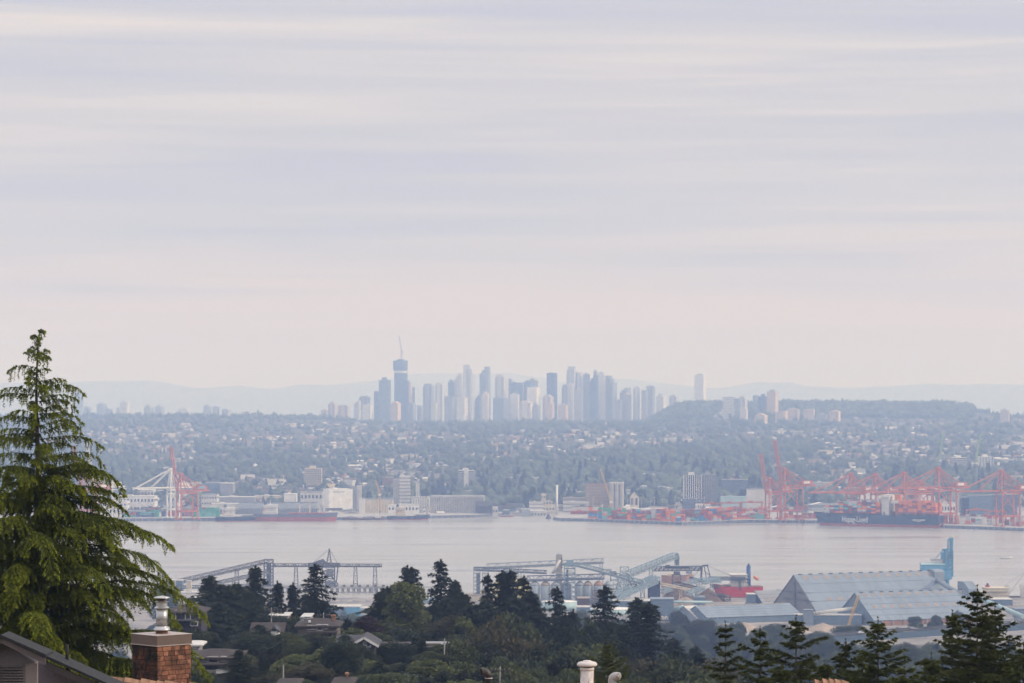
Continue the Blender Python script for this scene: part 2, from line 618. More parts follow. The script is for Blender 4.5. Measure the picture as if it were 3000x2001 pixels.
def build_water():
    m = bpy.data.materials.new('water')
    m.use_nodes = True
    t = m.node_tree
    p = t.nodes['Principled BSDF']
    p.inputs['Base Color'].default_value = (0.335, 0.33, 0.305, 1)
    p.inputs['IOR'].default_value = 1.33
    lane = N(t, 'ShaderNodeMapping')
    lane.inputs['Scale'].default_value = (0.0035, 0.045, 1)
    lane.inputs['Rotation'].default_value = (0, 0, R(-3))
    gl = N(t, 'ShaderNodeNewGeometry')
    t.links.new(gl.outputs['Position'], lane.inputs['Vector'])
    ln = N(t, 'ShaderNodeTexNoise', Scale=1.0, Detail=7.0, Roughness=0.62, Distortion=0.7)
    t.links.new(lane.outputs[0], ln.inputs['Vector'])
    # ripple and sky-reflection streaks painted into the base colour as pale and dark lanes
    lc = N(t, 'ShaderNodeValToRGB')
    lc.color_ramp.elements[0].position, lc.color_ramp.elements[1].position = 0.36, 0.56
    lc.color_ramp.elements[0].color, lc.color_ramp.elements[1].color = (0.21, 0.215, 0.21, 1), (0.36, 0.35, 0.32, 1)
    t.links.new(ln.outputs[0], lc.inputs[0])
    t.links.new(lc.outputs[0], p.inputs['Base Color'])
    g = N(t, 'ShaderNodeNewGeometry')
    # long wind lanes lying across the inlet change the roughness, ripples bend the normal
    mp = N(t, 'ShaderNodeMapping')
    mp.inputs['Scale'].default_value = (0.0016, 0.012, 1)
    mp.inputs['Rotation'].default_value = (0, 0, R(4))
    t.links.new(g.outputs['Position'], mp.inputs['Vector'])
    n = N(t, 'ShaderNodeTexNoise', Scale=1.0, Detail=6.0, Roughness=0.6, Distortion=0.5)
    t.links.new(mp.outputs[0], n.inputs['Vector'])
    r = N(t, 'ShaderNodeMapRange')
    r.inputs['From Min'].default_value, r.inputs['From Max'].default_value = 0.35, 0.65
    r.inputs['To Min'].default_value, r.inputs['To Max'].default_value = 0.16, 0.38
    t.links.new(n.outputs[0], r.inputs['Value'])
    t.links.new(r.outputs[0], p.inputs['Roughness'])
    mp2 = N(t, 'ShaderNodeMapping')
    mp2.inputs['Scale'].default_value = (0.018, 0.085, 1)
    t.links.new(g.outputs['Position'], mp2.inputs['Vector'])
    n2 = N(t, 'ShaderNodeTexNoise', Scale=1.0, Detail=4.0, Roughness=0.6)
    t.links.new(mp2.outputs[0], n2.inputs['Vector'])
    b = N(t, 'ShaderNodeBump', Strength=0.10, Distance=1.0)
    b2 = N(t, 'ShaderNodeMapRange')
    b2.inputs['From Min'].default_value, b2.inputs['From Max'].default_value = 0.5, 0.72
    b2.inputs['To Min'].default_value, b2.inputs['To Max'].default_value = 0.10, 0.42
    t.links.new(n.outputs[0], b2.inputs['Value'])
    t.links.new(b2.outputs[0], b.inputs['Strength'])
    t.links.new(n2.outputs[0], b.inputs['Height'])
    t.links.new(b.outputs[0], p.inputs['Normal'])
    structure('water', MB().add([(-6300, 2200, 0), (6300, 2200, 0), (6300, 4170, 0), (-6300, 4170, 0)], [(0, 1, 2, 3)]), m)


build_water()


def build_mountains():
    m = mat('distant_forested_rock', (0.06, 0.075, 0.07), rough=0.95, var=0.3, scale=0.002)
    for nm, Yr, pts in (
        ('mountains', 28500, [(-400, 1125), (60, 1122), (230, 1118), (300, 1115), (350, 1118), (430, 1113), (500, 1124), (560, 1136), (605, 1138), (690, 1128), (760, 1137), (810, 1139), (870, 1126), (960, 1128), (1110, 1123),
                              (1250, 1130), (1450, 1126), (1600, 1132), (1800, 1135), (2040, 1134), (2110, 1138), (2200, 1122), (2230, 1117), (2270, 1123), (2310, 1117), (2350, 1131), (2500, 1136), (2628, 1131), (2718, 1123), (2800, 1127), (2871, 1124), (3000, 1127), (3400, 1120)]),
        ('mountains', 31500, [(900, 1135), (1120, 1112), (1200, 1097), (1290, 1094), (1400, 1098), (1480, 1092), (1530, 1098), (1600, 1108), (1640, 1118), (1780, 1107), (1870, 1114), (1940, 1122), (2040, 1132), (2200, 1150)])):
        n = 420
        px = np.linspace(pts[0][0], pts[-1][0], n)
        py = np.interp(px, [a for a, b in pts], [b for a, b in pts])
        ker = np.hanning(9)
        py = np.convolve(np.pad(py, 4, 'edge'), ker / ker.sum(), 'valid')
        xr = (px - 1500) / F * Yr
        zr = CH - (py - HY) / F * Yr + wob(xr, xr * 0 + 5, 300) * 3
        V = []
        for k, (f, dy) in enumerate(((0, -2600), (0.35, -1500), (0.75, -600), (1, 0), (0.6, 500), (0.0, 800))):
            V.append(np.stack([xr, np.full(n, Yr + dy) + wob(xr, xr * 0 + k * 900, 900) * 200 * (f > 0), 18 + (zr - 18) * f + wob(xr, xr * 0 + k * 700, 500) * 18 * (0 < f < 1)], -1))
        V = np.concatenate(V)
        i, j = np.meshgrid(np.arange(5), np.arange(n - 1), indexing='ij')
        a = (i * n + j).ravel()
        link(nm, npmesh(nm, V, np.stack([a, a + 1, a + n + 1, a + n], 1), m, smooth=True))['kind'] = 'structure'


build_mountains()


def build_haze():
    m = bpy.data.materials.new('haze')
    m.use_nodes = True
    t = m.node_tree
    t.nodes.clear()
    out = N(t, 'ShaderNodeOutputMaterial')
    v = N(t, 'ShaderNodeVolumePrincipled')
    v.inputs['Color'].default_value = HAZE_COL
    v.inputs['Absorption Color'].default_value = (1, 1, 1, 1)
    v.inputs['Density'].default_value = HAZE_DENSITY
    v.inputs['Anisotropy'].default_value = 0.0
    t.links.new(v.outputs[0], out.inputs['Volume'])
    o = MB().box(-6500, 6500, -150, 33500, -8.5, 545).obj('haze', m)
    tag(o, None, None, None, 'stuff')


HAZE_COL = (0.42, 0.59, 1.0, 1)
HAZE_DENSITY = 0.000148
build_haze()

# ------------------------------------------------------------------ vegetation
LF = dict(
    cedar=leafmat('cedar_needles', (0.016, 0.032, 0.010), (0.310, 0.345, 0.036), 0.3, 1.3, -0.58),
    fir=leafmat('fir_needles', (0.016, 0.026, 0.010), (0.105, 0.120, 0.034), 0.2),
    dfir=leafmat('dark_fir_needles', (0.0112, 0.0186, 0.0149), (0.0372, 0.0506, 0.0322), 0.15),
    cyp=leafmat('cypress_sprays', (0.0136, 0.0232, 0.0164), (0.0486, 0.0636, 0.0342), 0.15),
    lime=leafmat('light_green_leaves', (0.0317, 0.0443, 0.0157), (0.1663, 0.1865, 0.0643), 0.3),
    leaf=leafmat('green_leaves', (0.0171, 0.0271, 0.0137), (0.1070, 0.1255, 0.0503), 0.3),
    rust=leafmat('browning_leaves', (0.022, 0.025, 0.014), (0.100, 0.090, 0.042), 0.3),
    plum=leafmat('purple_leaves', (0.0280, 0.0144, 0.0211), (0.0600, 0.0304, 0.0403), 0.3),
    far=leafmat('mixed_hillside_leaves', (0.022, 0.040, 0.022), (0.080, 0.098, 0.045), 0.0),
    fard=leafmat('dark_hillside_needles', (0.018, 0.032, 0.024), (0.050, 0.066, 0.040), 0.0),
)


def nrm(a):
    return a / np.maximum(np.linalg.norm(a, axis=-1, keepdims=True), 1e-9)


def blades(P, D, L, Wd, n, spread):
    """n narrow leaves on every point P, leaning along D"""
    P, D = np.repeat(P, n, 0), np.repeat(nrm(D), n, 0)
    d = nrm(D * 0.75 + RG.normal(size=P.shape) * spread)
    L = L * RG.uniform(0.6, 1.3, (len(P), 1))
    sd = nrm(np.cross(d, RG.normal(size=P.shape))) * Wd * RG.uniform(0.7, 1.3, (len(P), 1))
    return np.stack([P - sd, P + sd, P + d * L], 1).reshape(-1, 3)


def boughs(spec, step, bl, bt, hang, ang, pts, blade, nb, spread, inner=0.10):
    """spec rows: base z, azimuth, length, rise, droop, power, base offset; returns leaf triangles and bough centre lines"""
    tri, lines, tips = [], [], []
    for z0, az, L, rise, droop, pw in spec:
        t = np.linspace(0, 1, 9)
        ca, sa = math.cos(az), math.sin(az)
        def cv(t):
            r = L * t
            side = 0.05 * L * np.sin(t * 5 + az * 3)
            return np.stack([r * ca - side * sa, r * sa + side * ca, z0 + L * (rise * t - droop * t ** pw)], -1)
        lines.append(cv(t))
        k = max(3, int(L * (1 - inner) / step))
        tj = np.linspace(inner, 1.0, k) + RG.uniform(-0.4, 0.4, k) * step / max(L, 0.1)
        tj = np.clip(tj, 0.03, 1)
        for sg in (1, -1):
            a2 = az + sg * (ang + RG.uniform(-0.25, 0.25, k))
            # twigs are longest mid-bough and shorten to the tip
            l = (bl * L * (0.35 + np.sin(np.pi * np.clip(tj, 0, 1) ** 0.8) * 0.65) * (1 - 0.45 * tj) + bt) * RG.uniform(0.6, 1.25, k)
            u = np.linspace(0.12, 1, pts)
            B = cv(tj)[:, None, :]
            h = RG.uniform(0.5, 1.4, k)[:, None] * hang
            P = np.stack([B[..., 0] + np.cos(a2)[:, None] * l[:, None] * u * (1 - 0.35 * u * hang),
                          B[..., 1] + np.sin(a2)[:, None] * l[:, None] * u * (1 - 0.35 * u * hang),
                          B[..., 2] - h * l[:, None] * u ** 1.8], -1)
            D = np.gradient(P, axis=1) if pts > 1 else P * 0 + 1
            tri.append(blades(P.reshape(-1, 3), D.reshape(-1, 3), blade[0], blade[1], nb, spread))
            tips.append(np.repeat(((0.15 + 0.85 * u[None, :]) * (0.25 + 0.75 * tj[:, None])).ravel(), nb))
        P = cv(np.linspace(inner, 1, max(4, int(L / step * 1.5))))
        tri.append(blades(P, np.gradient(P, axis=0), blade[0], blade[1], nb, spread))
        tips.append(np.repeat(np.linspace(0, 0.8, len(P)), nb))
    return np.concatenate(tri), lines, np.concatenate(tips)


def trimesh(name, T, m, tip=None):
    me = npmesh(name, T, np.arange(len(T)).reshape(-1, 3), m)
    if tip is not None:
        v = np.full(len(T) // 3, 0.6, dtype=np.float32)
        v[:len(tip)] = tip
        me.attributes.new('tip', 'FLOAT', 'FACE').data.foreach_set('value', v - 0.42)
    return me


def wood(name, trunk, lines, r0, n=6, thin=0.035, every=1):
    mb = MB()
    mb.tube(trunk, [max(r0 * (1 - i / (len(trunk) - 1)) ** 0.8, r0 * 0.06) for i in range(len(trunk))], 8)
    for l in lines[::every]:
        L = float(np.linalg.norm(l[-1] - l[0]))
        mb.tube([l[i] for i in (0, 2, 4, 6, 8)], [thin * L * k for k in (0.30, 0.24, 0.17, 0.1, 0.04)], 4, cap=False)
    return mb.mesh(name, M['bark'], True)


def fir_meshes(h, prof, per_m, clear=0.0, rise=0.10, droop=0.12, pw=2.0, step=0.3, bl=0.30, bt=0.1, hang=0.25, ang=1.0, pts=4, blade=(0.2, 0.05), nb=2, spread=0.5,
               leaf='fir', r0=0.2, every=1, lean=0.0, jit=0.25, uneven=0.0, whorl=0):
    """prof(d): bough length d metres below the tip"""
    spec, z, az, wn = [], h - 0.02 * h, RG.uniform(0, 6), 0
    while z > clear:
        d = h - z
        L = max(prof(d) * (1 + RG.uniform(-jit, jit) + uneven * math.sin(az * 2.3 + d)), 0.12)
        up = rise + 0.55 * max(0, 1 - d / (0.16 * h))     # young boughs near the tip point up
        spec.append((z, az, L, up * RG.uniform(0.7, 1.3), droop * RG.uniform(0.7, 1.3), pw))
        az += 2.39996 + RG.uniform(-0.5, 0.5)
        if whorl:      # tiers of boughs with bare stem between
            wn += 1
            z -= 0.015 if wn % whorl else whorl / per_m * RG.uniform(0.7, 1.3)
        else:
            z -= RG.uniform(0.6, 1.4) / per_m
    T, lines, tips = boughs(spec, step, bl, bt, hang, ang, pts, blade, nb, spread)
    tip = np.stack([np.zeros(8), np.zeros(8), np.linspace(h * 0.94, h, 8)], -1)
    T = np.concatenate([T, blades(tip, np.tile([0, 0, 1.0], (8, 1)), blade[0], blade[1], nb * 2, spread)])
    if lean:
        T[:, 0] += lean * np.sin(T[:, 2] / h * 3.0)
    trunk = [(lean * math.sin(z / h * 3.0), 0, z) for z in np.linspace(-2.0, h, 9)]
    return trimesh('crown', T, LF[leaf], tips), wood('trunk', trunk, lines, r0, every=every)


def broad_meshes(h, r, clumps, per, size, leaf, base=0.25, sq=1.0, lumps=0.36):
    """spreading crown of leaf clumps round limbs"""
    cs = []
    for i in range(clumps):
        v = nrm(RG.normal(size=3))
        if v[2] < -0.55:
            v[2] *= -1
        k = RG.uniform(0.35, 1.22) ** 0.6
        zc = h * (base + (1 - base) * 0.5)
        cs.append((v[0] * r * k * (1 - lumps), v[1] * r * k * (1 - lumps), zc + v[2] * (1 - base) * 0.5 * h * k * (1 - lumps * 0.7) * sq))
    T = []
    for c in cs:
        q = nrm(RG.normal(size=(per, 3)))
        rr = r * lumps * RG.uniform(0.45, 1.3)
        P = np.array(c) + q * rr * RG.uniform(0.45, 1.0, (per, 1)) ** 0.5 * np.array([1, 1, 0.75])
        D = q + np.array([0, 0, 0.25])
        T.append(blades(P, D, size, size * 0.42, 1, 0.7))
    mb = MB()
    top = (0, 0, h * (base + 0.35))
    mb.tube([(0, 0, -2), (0.1, 0, h * base * 0.6), (0, 0.1, h * base), top], [h * 0.022, h * 0.018, h * 0.014, h * 0.006], 7)
    for c in cs[::3]:
        mb.tube([(0, 0, h * base), (c[0] * 0.4, c[1] * 0.4, h * base + (c[2] - h * base) * 0.55), c], [h * 0.010, h * 0.007, h * 0.002], 4, cap=False)
    return trimesh('crown', np.concatenate(T), LF[leaf]), mb.mesh('trunk', M['bark'], True)


def tree(name, label, meshes, loc, sc=1.0, rz=0.0, group=None, sxy=None):
    t = thing(name, label, 'tree', loc, rz, group)
    t.scale = ((sxy or sc), (sxy or sc), sc)
    link('crown', meshes[0], t)
    link('trunk', meshes[1], t)
    return t


def build_cedar():
    Y = 90.0
    base = W(110, 960, Y)
    gz0 = float(ground(base.x, Y))
    h = base.z - gz0
    ds = [0, 0.45, 1.0, 1.6, 2.3, 3.0, 3.6, 4.8, 5.4, 6.0, 6.8, 8.4, 9.8, 11.5, 14, 17]
    rs = [0.10, 0.62, 0.78, 1.05, 1.45, 1.55, 2.1, 2.55, 2.6, 3.0, 3.9, 4.2, 4.4, 4.7, 5.2, 4.5]
    spec, d, az = [], 0.10, 0.4
    while d < 15.5:
        L = np.interp(d, ds, rs) * RG.uniform(0.42, 1.02)
        rise = RG.uniform(0.10, 0.46) if d > 1.2 else RG.uniform(0.4, 0.75)
        spec.append((h - d, az, L, rise, rise * 0.5 + RG.uniform(0.10, 0.36), RG.uniform(2.4, 6.0)))
        az += 2.39996 + RG.uniform(-0.45, 0.45)
        d += RG.uniform(0.5, 1.5) / np.interp(d, [0, 2, 4.5, 6, 15], [8, 7.5, 12, 22, 26])
    # the boughs that make its right-hand outline: depth below the tip, azimuth, length
    for d, a, L in ((1.72, 0.05, 1.05), (1.95, -0.1, 1.6), (2.2, 0.1, 1.35), (2.75, 0.0, 1.55), (3.55, -0.08, 2.25), (4.15, 0.12, 2.2), (4.75, -0.05, 2.95), (5.2, 0.1, 2.6), (5.9, 0.06, 3.1), (6.35, -0.1, 3.75),
                    (6.7, 0.04, 4.55), (7.2, -0.06, 4.7), (7.7, 0.14, 4.2), (8.3, -0.04, 5.3), (8.75, -0.1, 4.6), (9.6, 0.05, 4.1), (10.2, -0.08, 5.45), (10.7, 0.02, 5.2), (11.0, -0.05, 5.7),
                    (2.0, 3.2, 1.35), (2.9, 3.0, 1.5), (3.4, 3.3, 1.5)):
        ri = RG.uniform(0.06, 0.30)
        L *= 0.93 if d < 8 else 1.0
        spec.append((h - d, a, L, ri, ri * 0.5 + RG.uniform(0.12, 0.3), RG.uniform(3.2, 6.0)))
    hi = [q for q in spec if h - q[0] < 4.3]
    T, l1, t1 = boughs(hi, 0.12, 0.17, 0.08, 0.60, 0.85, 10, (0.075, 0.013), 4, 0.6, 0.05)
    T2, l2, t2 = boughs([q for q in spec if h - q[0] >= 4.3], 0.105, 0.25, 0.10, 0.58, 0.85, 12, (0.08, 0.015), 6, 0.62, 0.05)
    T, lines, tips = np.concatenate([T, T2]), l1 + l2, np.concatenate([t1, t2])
    # hanging twigs along every bough
    P, D = [], []
    for l in lines:
        L = float(np.linalg.norm(l[-1] - l[0]))
        for t in RG.uniform(0.25, 1.0, int(L * 12)):
            b = np.array([np.interp(t * 8, range(9), l[:, c]) for c in range(3)])
            k = int(RG.uniform(3, 9))
            z = np.arange(k) * 0.055
            q = b + np.stack([RG.normal(0, 0.012, k), RG.normal(0, 0.012, k), -z], -1)
            P.append(q)
            D.append(np.tile([0, 0, -1.0], (k, 1)))
    T = np.concatenate([T, blades(np.concatenate(P), np.concatenate(D), 0.07, 0.014, 5, 0.6)])
    # the nodding leader
    k = 30
    u = np.linspace(0, 1, k)
    lead = np.stack([0.02 + 0.20 * u ** 1.6, u * 0.05, h - 0.35 + 0.42 * u - 0.34 * u ** 4], -1)
    T = np.concatenate([T, blades(lead, np.gradient(lead, axis=0), 0.08, 0.012, 5, 0.6)])
    trunk = [(0.05 * math.sin(z), 0.04 * math.cos(z * 0.7), z) for z in np.linspace(-1.5, h - 0.3, 14)]
    w = wood('trunk', trunk, lines, 0.30, thin=0.022)
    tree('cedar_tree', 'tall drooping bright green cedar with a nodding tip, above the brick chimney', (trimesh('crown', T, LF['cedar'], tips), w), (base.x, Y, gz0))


build_cedar()


def build_near_firs():
    rows = [  # px of the tip, row of the tip, distance, spread per metre below the tip, words
        (2125, 1823, 74, 0.42, 'thin sparse fir with short drooping boughs, first of the near row from the white vents'),
        (2227, 1838, 72, 0.50, 'scraggy green fir with a bare whippy top, between the sparse fir and the wide fir'),
        (2332, 1804, 70, 0.72, 'wide open fir with long upswept boughs, in front of the gravel heaps'),
        (2415, 1938, 66, 0.75, 'low bushy fir top rising just above the brown shake roof ridge'),
        (2478, 1874, 73, 0.72, 'full bushy fir with a blunt crown, in front of the overpass wall'),
        (2572, 1810, 71, 0.58, 'neat pointed fir with even tiers, in front of the blue storage shed eaves'),
        (2729, 1917, 66, 0.60, 'small dark fir pressed against the big fir, before the road'),
        (2790, 1789, 72, 0.42, 'slender side leader of fir beside the tallest near fir'),
        (2863, 1717, 70, 0.62, 'tallest near fir, dense and dark, hiding the end of the blue shed'),
        (2915, 1768, 73, 0.58, 'bushy fir standing close against the tallest near fir, under the sloping blue tube'),
        (3000, 1885, 68, 0.70, 'green fir cut by the edge of the view at the far right corner'),
        (1781, 1880, 118, 0.70, 'fresh green fir behind the pale gooseneck pipe and mushroom vent'),
        (2650, 1945, 62, 0.7, 'low fir top showing between the pointed fir and the small dark fir'),
        (2290, 1950, 62, 0.7, 'low dark fir top under the wide open fir'),
    ]
    for i, (px, py, Y, sl, lab) in enumerate(rows):
        p = W(px, py, Y)
        g0 = float(ground(p.x, Y))
        h = p.z - g0
        cap = 1.9 if px != 2863 else 2.8
        sparse = px in (2125, 2227, 2332)
        ms = fir_meshes(h, lambda d: min(0.07 + 0.72 * sl * d ** 1.2, cap + 0.05 * d), 17 if sparse else 24, clear=max(h - 4.6, 1), rise=0.22, droop=0.02 if i % 2 else 0.16, pw=2.2, step=0.075, bl=0.25, bt=0.09, hang=0.15, ang=0.85,
                        pts=7, blade=(0.060, 0.012), nb=7, spread=0.55, leaf='fir', r0=0.11, jit=0.45, uneven=0.25, whorl=3)
        tree('fir_tree', lab, ms, (p.x, Y, g0), group='firs of the near row')


build_near_firs()

# protos of the wooded slope about 500 m away
FIRS = []
for hh, sl, per, dr, up, lf in ((24, 0.27, 7, 0.30, 0.05, 'dfir'), (25, 0.24, 5, 0.15, 0.14, 'dfir'), (22, 0.34, 7, 0.40, 0.05, 'dfir'), (24, 0.40, 8, 0.30, 0.25, 'cyp'), (20, 0.55, 9, 0.30, 0.45, 'cyp'), (23, 0.30, 4.2, 0.22, 0.14, 'dfir')):
    FIRS.append((hh, fir_meshes(hh, lambda d, sl=sl: min(0.35 + sl * d, sl * 13 + 0.10 * d), per, clear=hh * 0.06, rise=up, droop=dr, pw=2.0, step=0.55, bl=0.34, bt=0.35, hang=0.35, ang=0.95, pts=3,
                                blade=(0.48, 0.11), nb=5, spread=0.6, leaf=lf, r0=0.38, every=3, jit=0.42, uneven=0.22)))
BROADS = []
for hh, r, cl, lf, sq, bs in ((14, 6, 46, 'leaf', 1, 0.08), (13, 6.5, 50, 'rust', 1, 0.08), (12, 5.5, 40, 'lime', 1, 0.08), (24, 4.6, 60, 'lime', 1, 0.1), (11, 6.0, 44, 'leaf', 0.9, 0.05), (9, 4.2, 34, 'plum', 1, 0.05), (12, 6.4, 46, 'cyp', 1, 0.05)):
    BROADS.append((hh, broad_meshes(hh, r, int(cl * 1.2), 190, 0.52, lf, bs, sq)))
CLEAR = [  # rows and columns where a house shows and its distance: nothing grows in front of it
    (500, 584, 1775, 1838, 450), (780, 822, 1828, 1858, 430), (880, 985, 1812, 1862, 440), (1020, 1095, 1862, 1898, 400), (565, 690, 1912, 1975, 330), (1252, 1300, 1894, 1912, 390), (1130, 1170, 1887, 1893, 420), (985, 1022, 1978, 2001, 300), (815, 905, 1986, 2001, 300)]


def put(kind, px, py, Y, label, group=None, half=None, minh=None):
    """plant a tree of the slope with its tip on column px, row py, at distance Y"""
    fam = FIRS if kind[0] == 'f' else BROADS
    hh, ms = fam[int(kind[1])]
    p = W(px, py, Y)
    g0 = float(ground(p.x, Y))
    h = max(p.z - g0, 4.0)
    sc = h / hh
    nm = 'conifer_tree' if kind[0] == 'f' else 'broadleaf_tree'
    if half is not None:
        half = min(max(half, sc * (0.62 if kind[0] == 'b' else 0.55)), sc * 1.9)
    if group == G6:
        nm = 'lowland_tree'
    return tree(nm, label, ms, (p.x, Y, p.z - h), sc, rnd.uniform(0, 6.28), group, sxy=None if half is None else half)


G5 = 'trees of the wooded slope'
G6 = 'hazy trees on the flat by the terminal'
for k, px, py, Y, s, lab in (
    ('f3', 614, 1689, 505, 1.05, 'narrow grey-green cypress spire, tallest of the broad clump beyond the metal flue'),
    ('f4', 655, 1716, 495, 0.90, 'broad dark cypress in the clump, next to the narrow spire'),
    ('f4', 686, 1714, 500, 0.90, 'blunt dark cypress in the middle of the broad clump'),
    ('f4', 722, 1733, 505, 0.85, 'dark cypress at the end of the clump nearest the tall conical fir'),
    ('f4', 640, 1765, 480, 1.0, 'wide low cypress filling the front of the broad clump'),
    ('f4', 590, 1790, 470, 0.9, 'dark cypress at the foot of the clump beside the grey house'),
    ('f0', 748, 1660, 530, 0.95, 'tall dense conical fir in front of the sloping conveyors'),
    ('f3', 738, 1790, 470, 0.9, 'brown-tinged conifer below the tall conical fir'),
    ('f2', 813, 1706, 540, 0.72, 'small cone-shaped fir under the conveyor transfer tower'),
    ('f2', 858, 1711, 545, 0.62, 'small cone-shaped fir between the transfer tower and the shiploader'),
    ('f5', 923, 1655, 520, 0.95, 'ragged tall fir in front of the shiploader mast'),
    ('f4', 900, 1745, 535, 0.75, 'bushy dark conifer at the foot of the ragged tall fir'),
    ('f4', 950, 1762, 525, 0.7, 'dark conifer on the open side of the ragged tall fir'),
    ('b0', 840, 1800, 500, 0.9, 'rounded brownish tree behind the brown-roofed house'),
    ('f0', 1134, 1720, 515, 1.0, 'very dark pointed conifer beside the pale leafy tree'),
    ('f3', 1117, 1735, 510, 0.9, 'dark twin-topped conifer leaning on the very dark one'),
    ('b3', 1189, 1686, 500, 0.95, 'tall light green leafy tree, the palest on the slope'),
    ('f1', 1193, 1660, 560, 0.85, 'first tip of the twin firs behind the pale leafy tree'),
    ('f1', 1206, 1664, 555, 1.0, 'second tip of the twin firs, reaching lower over the pier'),
    ('f5', 1292, 1643, 540, 0.98, 'tall airy fir standing clear against the water'),
    ('f3', 1334, 1702, 545, 0.8, 'rounded cypress next to the tall airy fir'),
    ('f4', 1355, 1740, 530, 0.8, 'broad cypress in front of the sulphur heap edge'),
    ('f4', 1310, 1755, 535, 0.8, 'dark broad conifer under the tall airy fir'),
    ('f5', 1431, 1686, 540, 0.8, 'thin-topped fir in front of the lattice tower'),
    ('f1', 1472, 1674, 545, 0.98, 'fir with a fine tip in front of the yellow sulphur heap'),
    ('f1', 1495, 1673, 540, 1.0, 'fir beside the fine-tipped one, before the sulphur heap'),
    ('f5', 1536, 1692, 535, 1.1, 'dark fir with a ragged edge before the first silos'),
    ('f4', 1420, 1760, 520, 0.9, 'broad dark conifer at the start of the central clump'),
    ('f2', 1555, 1735, 525, 1.2, 'sloping dark conifer at the silo side of the central clump'),
    ('f2', 1510, 1745, 515, 1.25, 'heavy dark conifer in the middle of the central clump'),
    ('f2', 1585, 1790, 505, 1.0, 'dark conifer at the low end of the central clump'),
    ('f5', 1633, 1722, 550, 0.95, 'single dark fir in front of the low round tank'),
    ('f2', 1679, 1789, 530, 0.8, 'brownish conifer beside the fir before the round tank'),
    ('f5', 1772, 1720, 545, 1.15, 'single ragged fir in front of the last silo'),
    ('f2', 1723, 1826, 560, 0.6, 'small young dark fir between two larger firs'),
    ('f1', 1865, 1754, 520, 1.2, 'first of the pair of dark firs before the grey transfer house'),
    ('f1', 1902, 1766, 510, 1.25, 'second of the pair of dark firs, under the grey transfer house'),
    ('f0', 1973, 1870, 560, 1.0, 'lone dark spruce below the pair of firs'),
    ('f3', 2036, 1895, 600, 0.9, 'grey-green conifer below the long blue shed'),
    ('b1', 1318, 1808, 480, 0.8, 'rusty leafed tree under the tall airy fir'),
    ('b2', 1366, 1808, 478, 0.8, 'yellow-green tree under the rounded cypress'),
    ('b1', 1440, 1812, 470, 0.9, 'rusty leafed tree under the central clump'),
    ('b1', 1471, 1836, 430, 1.25, 'large rounded brownish tree in the middle of the slope'),
    ('b4', 1510, 1806, 470, 1.0, 'bluish green rounded tree behind the large brownish tree'),
    ('b2', 1260, 1932, 360, 0.9, 'bright green tree below the flat-roofed house'),
    ('b0', 1685, 1888, 400, 1.2, 'large spreading green tree behind the mushroom vent'),
    ('b5', 1078, 1815, 470, 0.8, 'small purple-leaved tree beside the very dark conifer'),
    ('b2', 1030, 1840, 440, 0.7, 'yellow-green shrubby tree behind the white-trimmed gable'),
    ('b6', 1000, 1872, 370, 0.5, 'small dark tree by the white-trimmed gable house'),
    ('f4', 925, 1880, 400, 1.0, 'dark conifer below the brown-roofed house'),
    ('b2', 960, 1895, 385, 0.7, 'lit green tree below the brown-roofed house'),
    ('f4', 762, 1832, 428, 0.7, 'dark conifer half hiding the small steep house'),
    ('b6', 745, 1850, 424, 0.7, 'dark leafy tree at the foot of the small steep house'),
    ('b0', 860, 1852, 430, 0.75, 'green leafy tree left of the brown-roofed house'),
    ('b6', 905, 1858, 425, 0.6, 'dark tree before the lower floor of the brown-roofed house'),
    ('b2', 880, 1868, 420, 0.55, 'light green tree below the brown-roofed house corner'),
    ('f4', 1012, 1862, 402, 0.7, 'dark conifer hiding the grey-roofed wing'),
    ('b6', 1042, 1884, 392, 0.5, 'dark bush before the white-trimmed gable'),
    ('b0', 1140, 1884, 415, 0.7, 'green tree hiding the low roof beside the gable'),
    ('b6', 1178, 1880, 412, 0.7, 'dark leafy tree behind the flat-roofed house'),
    ('f3', 1238, 1872, 385, 0.7, 'cypress beside the flat-roofed house, on its open side'),
    ('b4', 1318, 1878, 384, 0.8, 'green tree beyond the white pole of the flat-roofed house'),
    ('b0', 1272, 1908, 380, 0.6, 'leafy tree before the flat-roofed house'),
    ('f3', 700, 1905, 335, 0.7, 'cypress at the open side of the grey stepped house'),
    ('b6', 585, 1962, 318, 0.5, 'dark shrub before the grey stepped house, next to the bricks'),
    ('f2', 830, 1795, 505, 0.9, 'dark conifer behind the white dormer'),
    ('f0', 1090, 1790, 500, 0.9, 'dark conifer beside the purple-leaved tree'),
    ('f2', 1270, 1770, 520, 0.9, 'dark conifer between the pale leafy tree and the airy fir'),
    ('f4', 1380, 1775, 515, 0.9, 'dark conifer left of the central clump'),
    ('f2', 1655, 1800, 510, 0.8, 'dark conifer between the single fir and the brownish one'),
    ('f2', 1745, 1820, 520, 0.8, 'dark conifer at the foot of the single ragged fir'),
    ('f4', 1820, 1835, 510, 0.9, 'dark conifer left of the pair of dark firs'),
    ('f5', 765, 1925, 360, 0.7, 'brownish fir beside the white stepped house'),
):
    put(k, px, py, Y, lab, G5, half=s * (1.32 if k[0] == 'f' else 0.98))

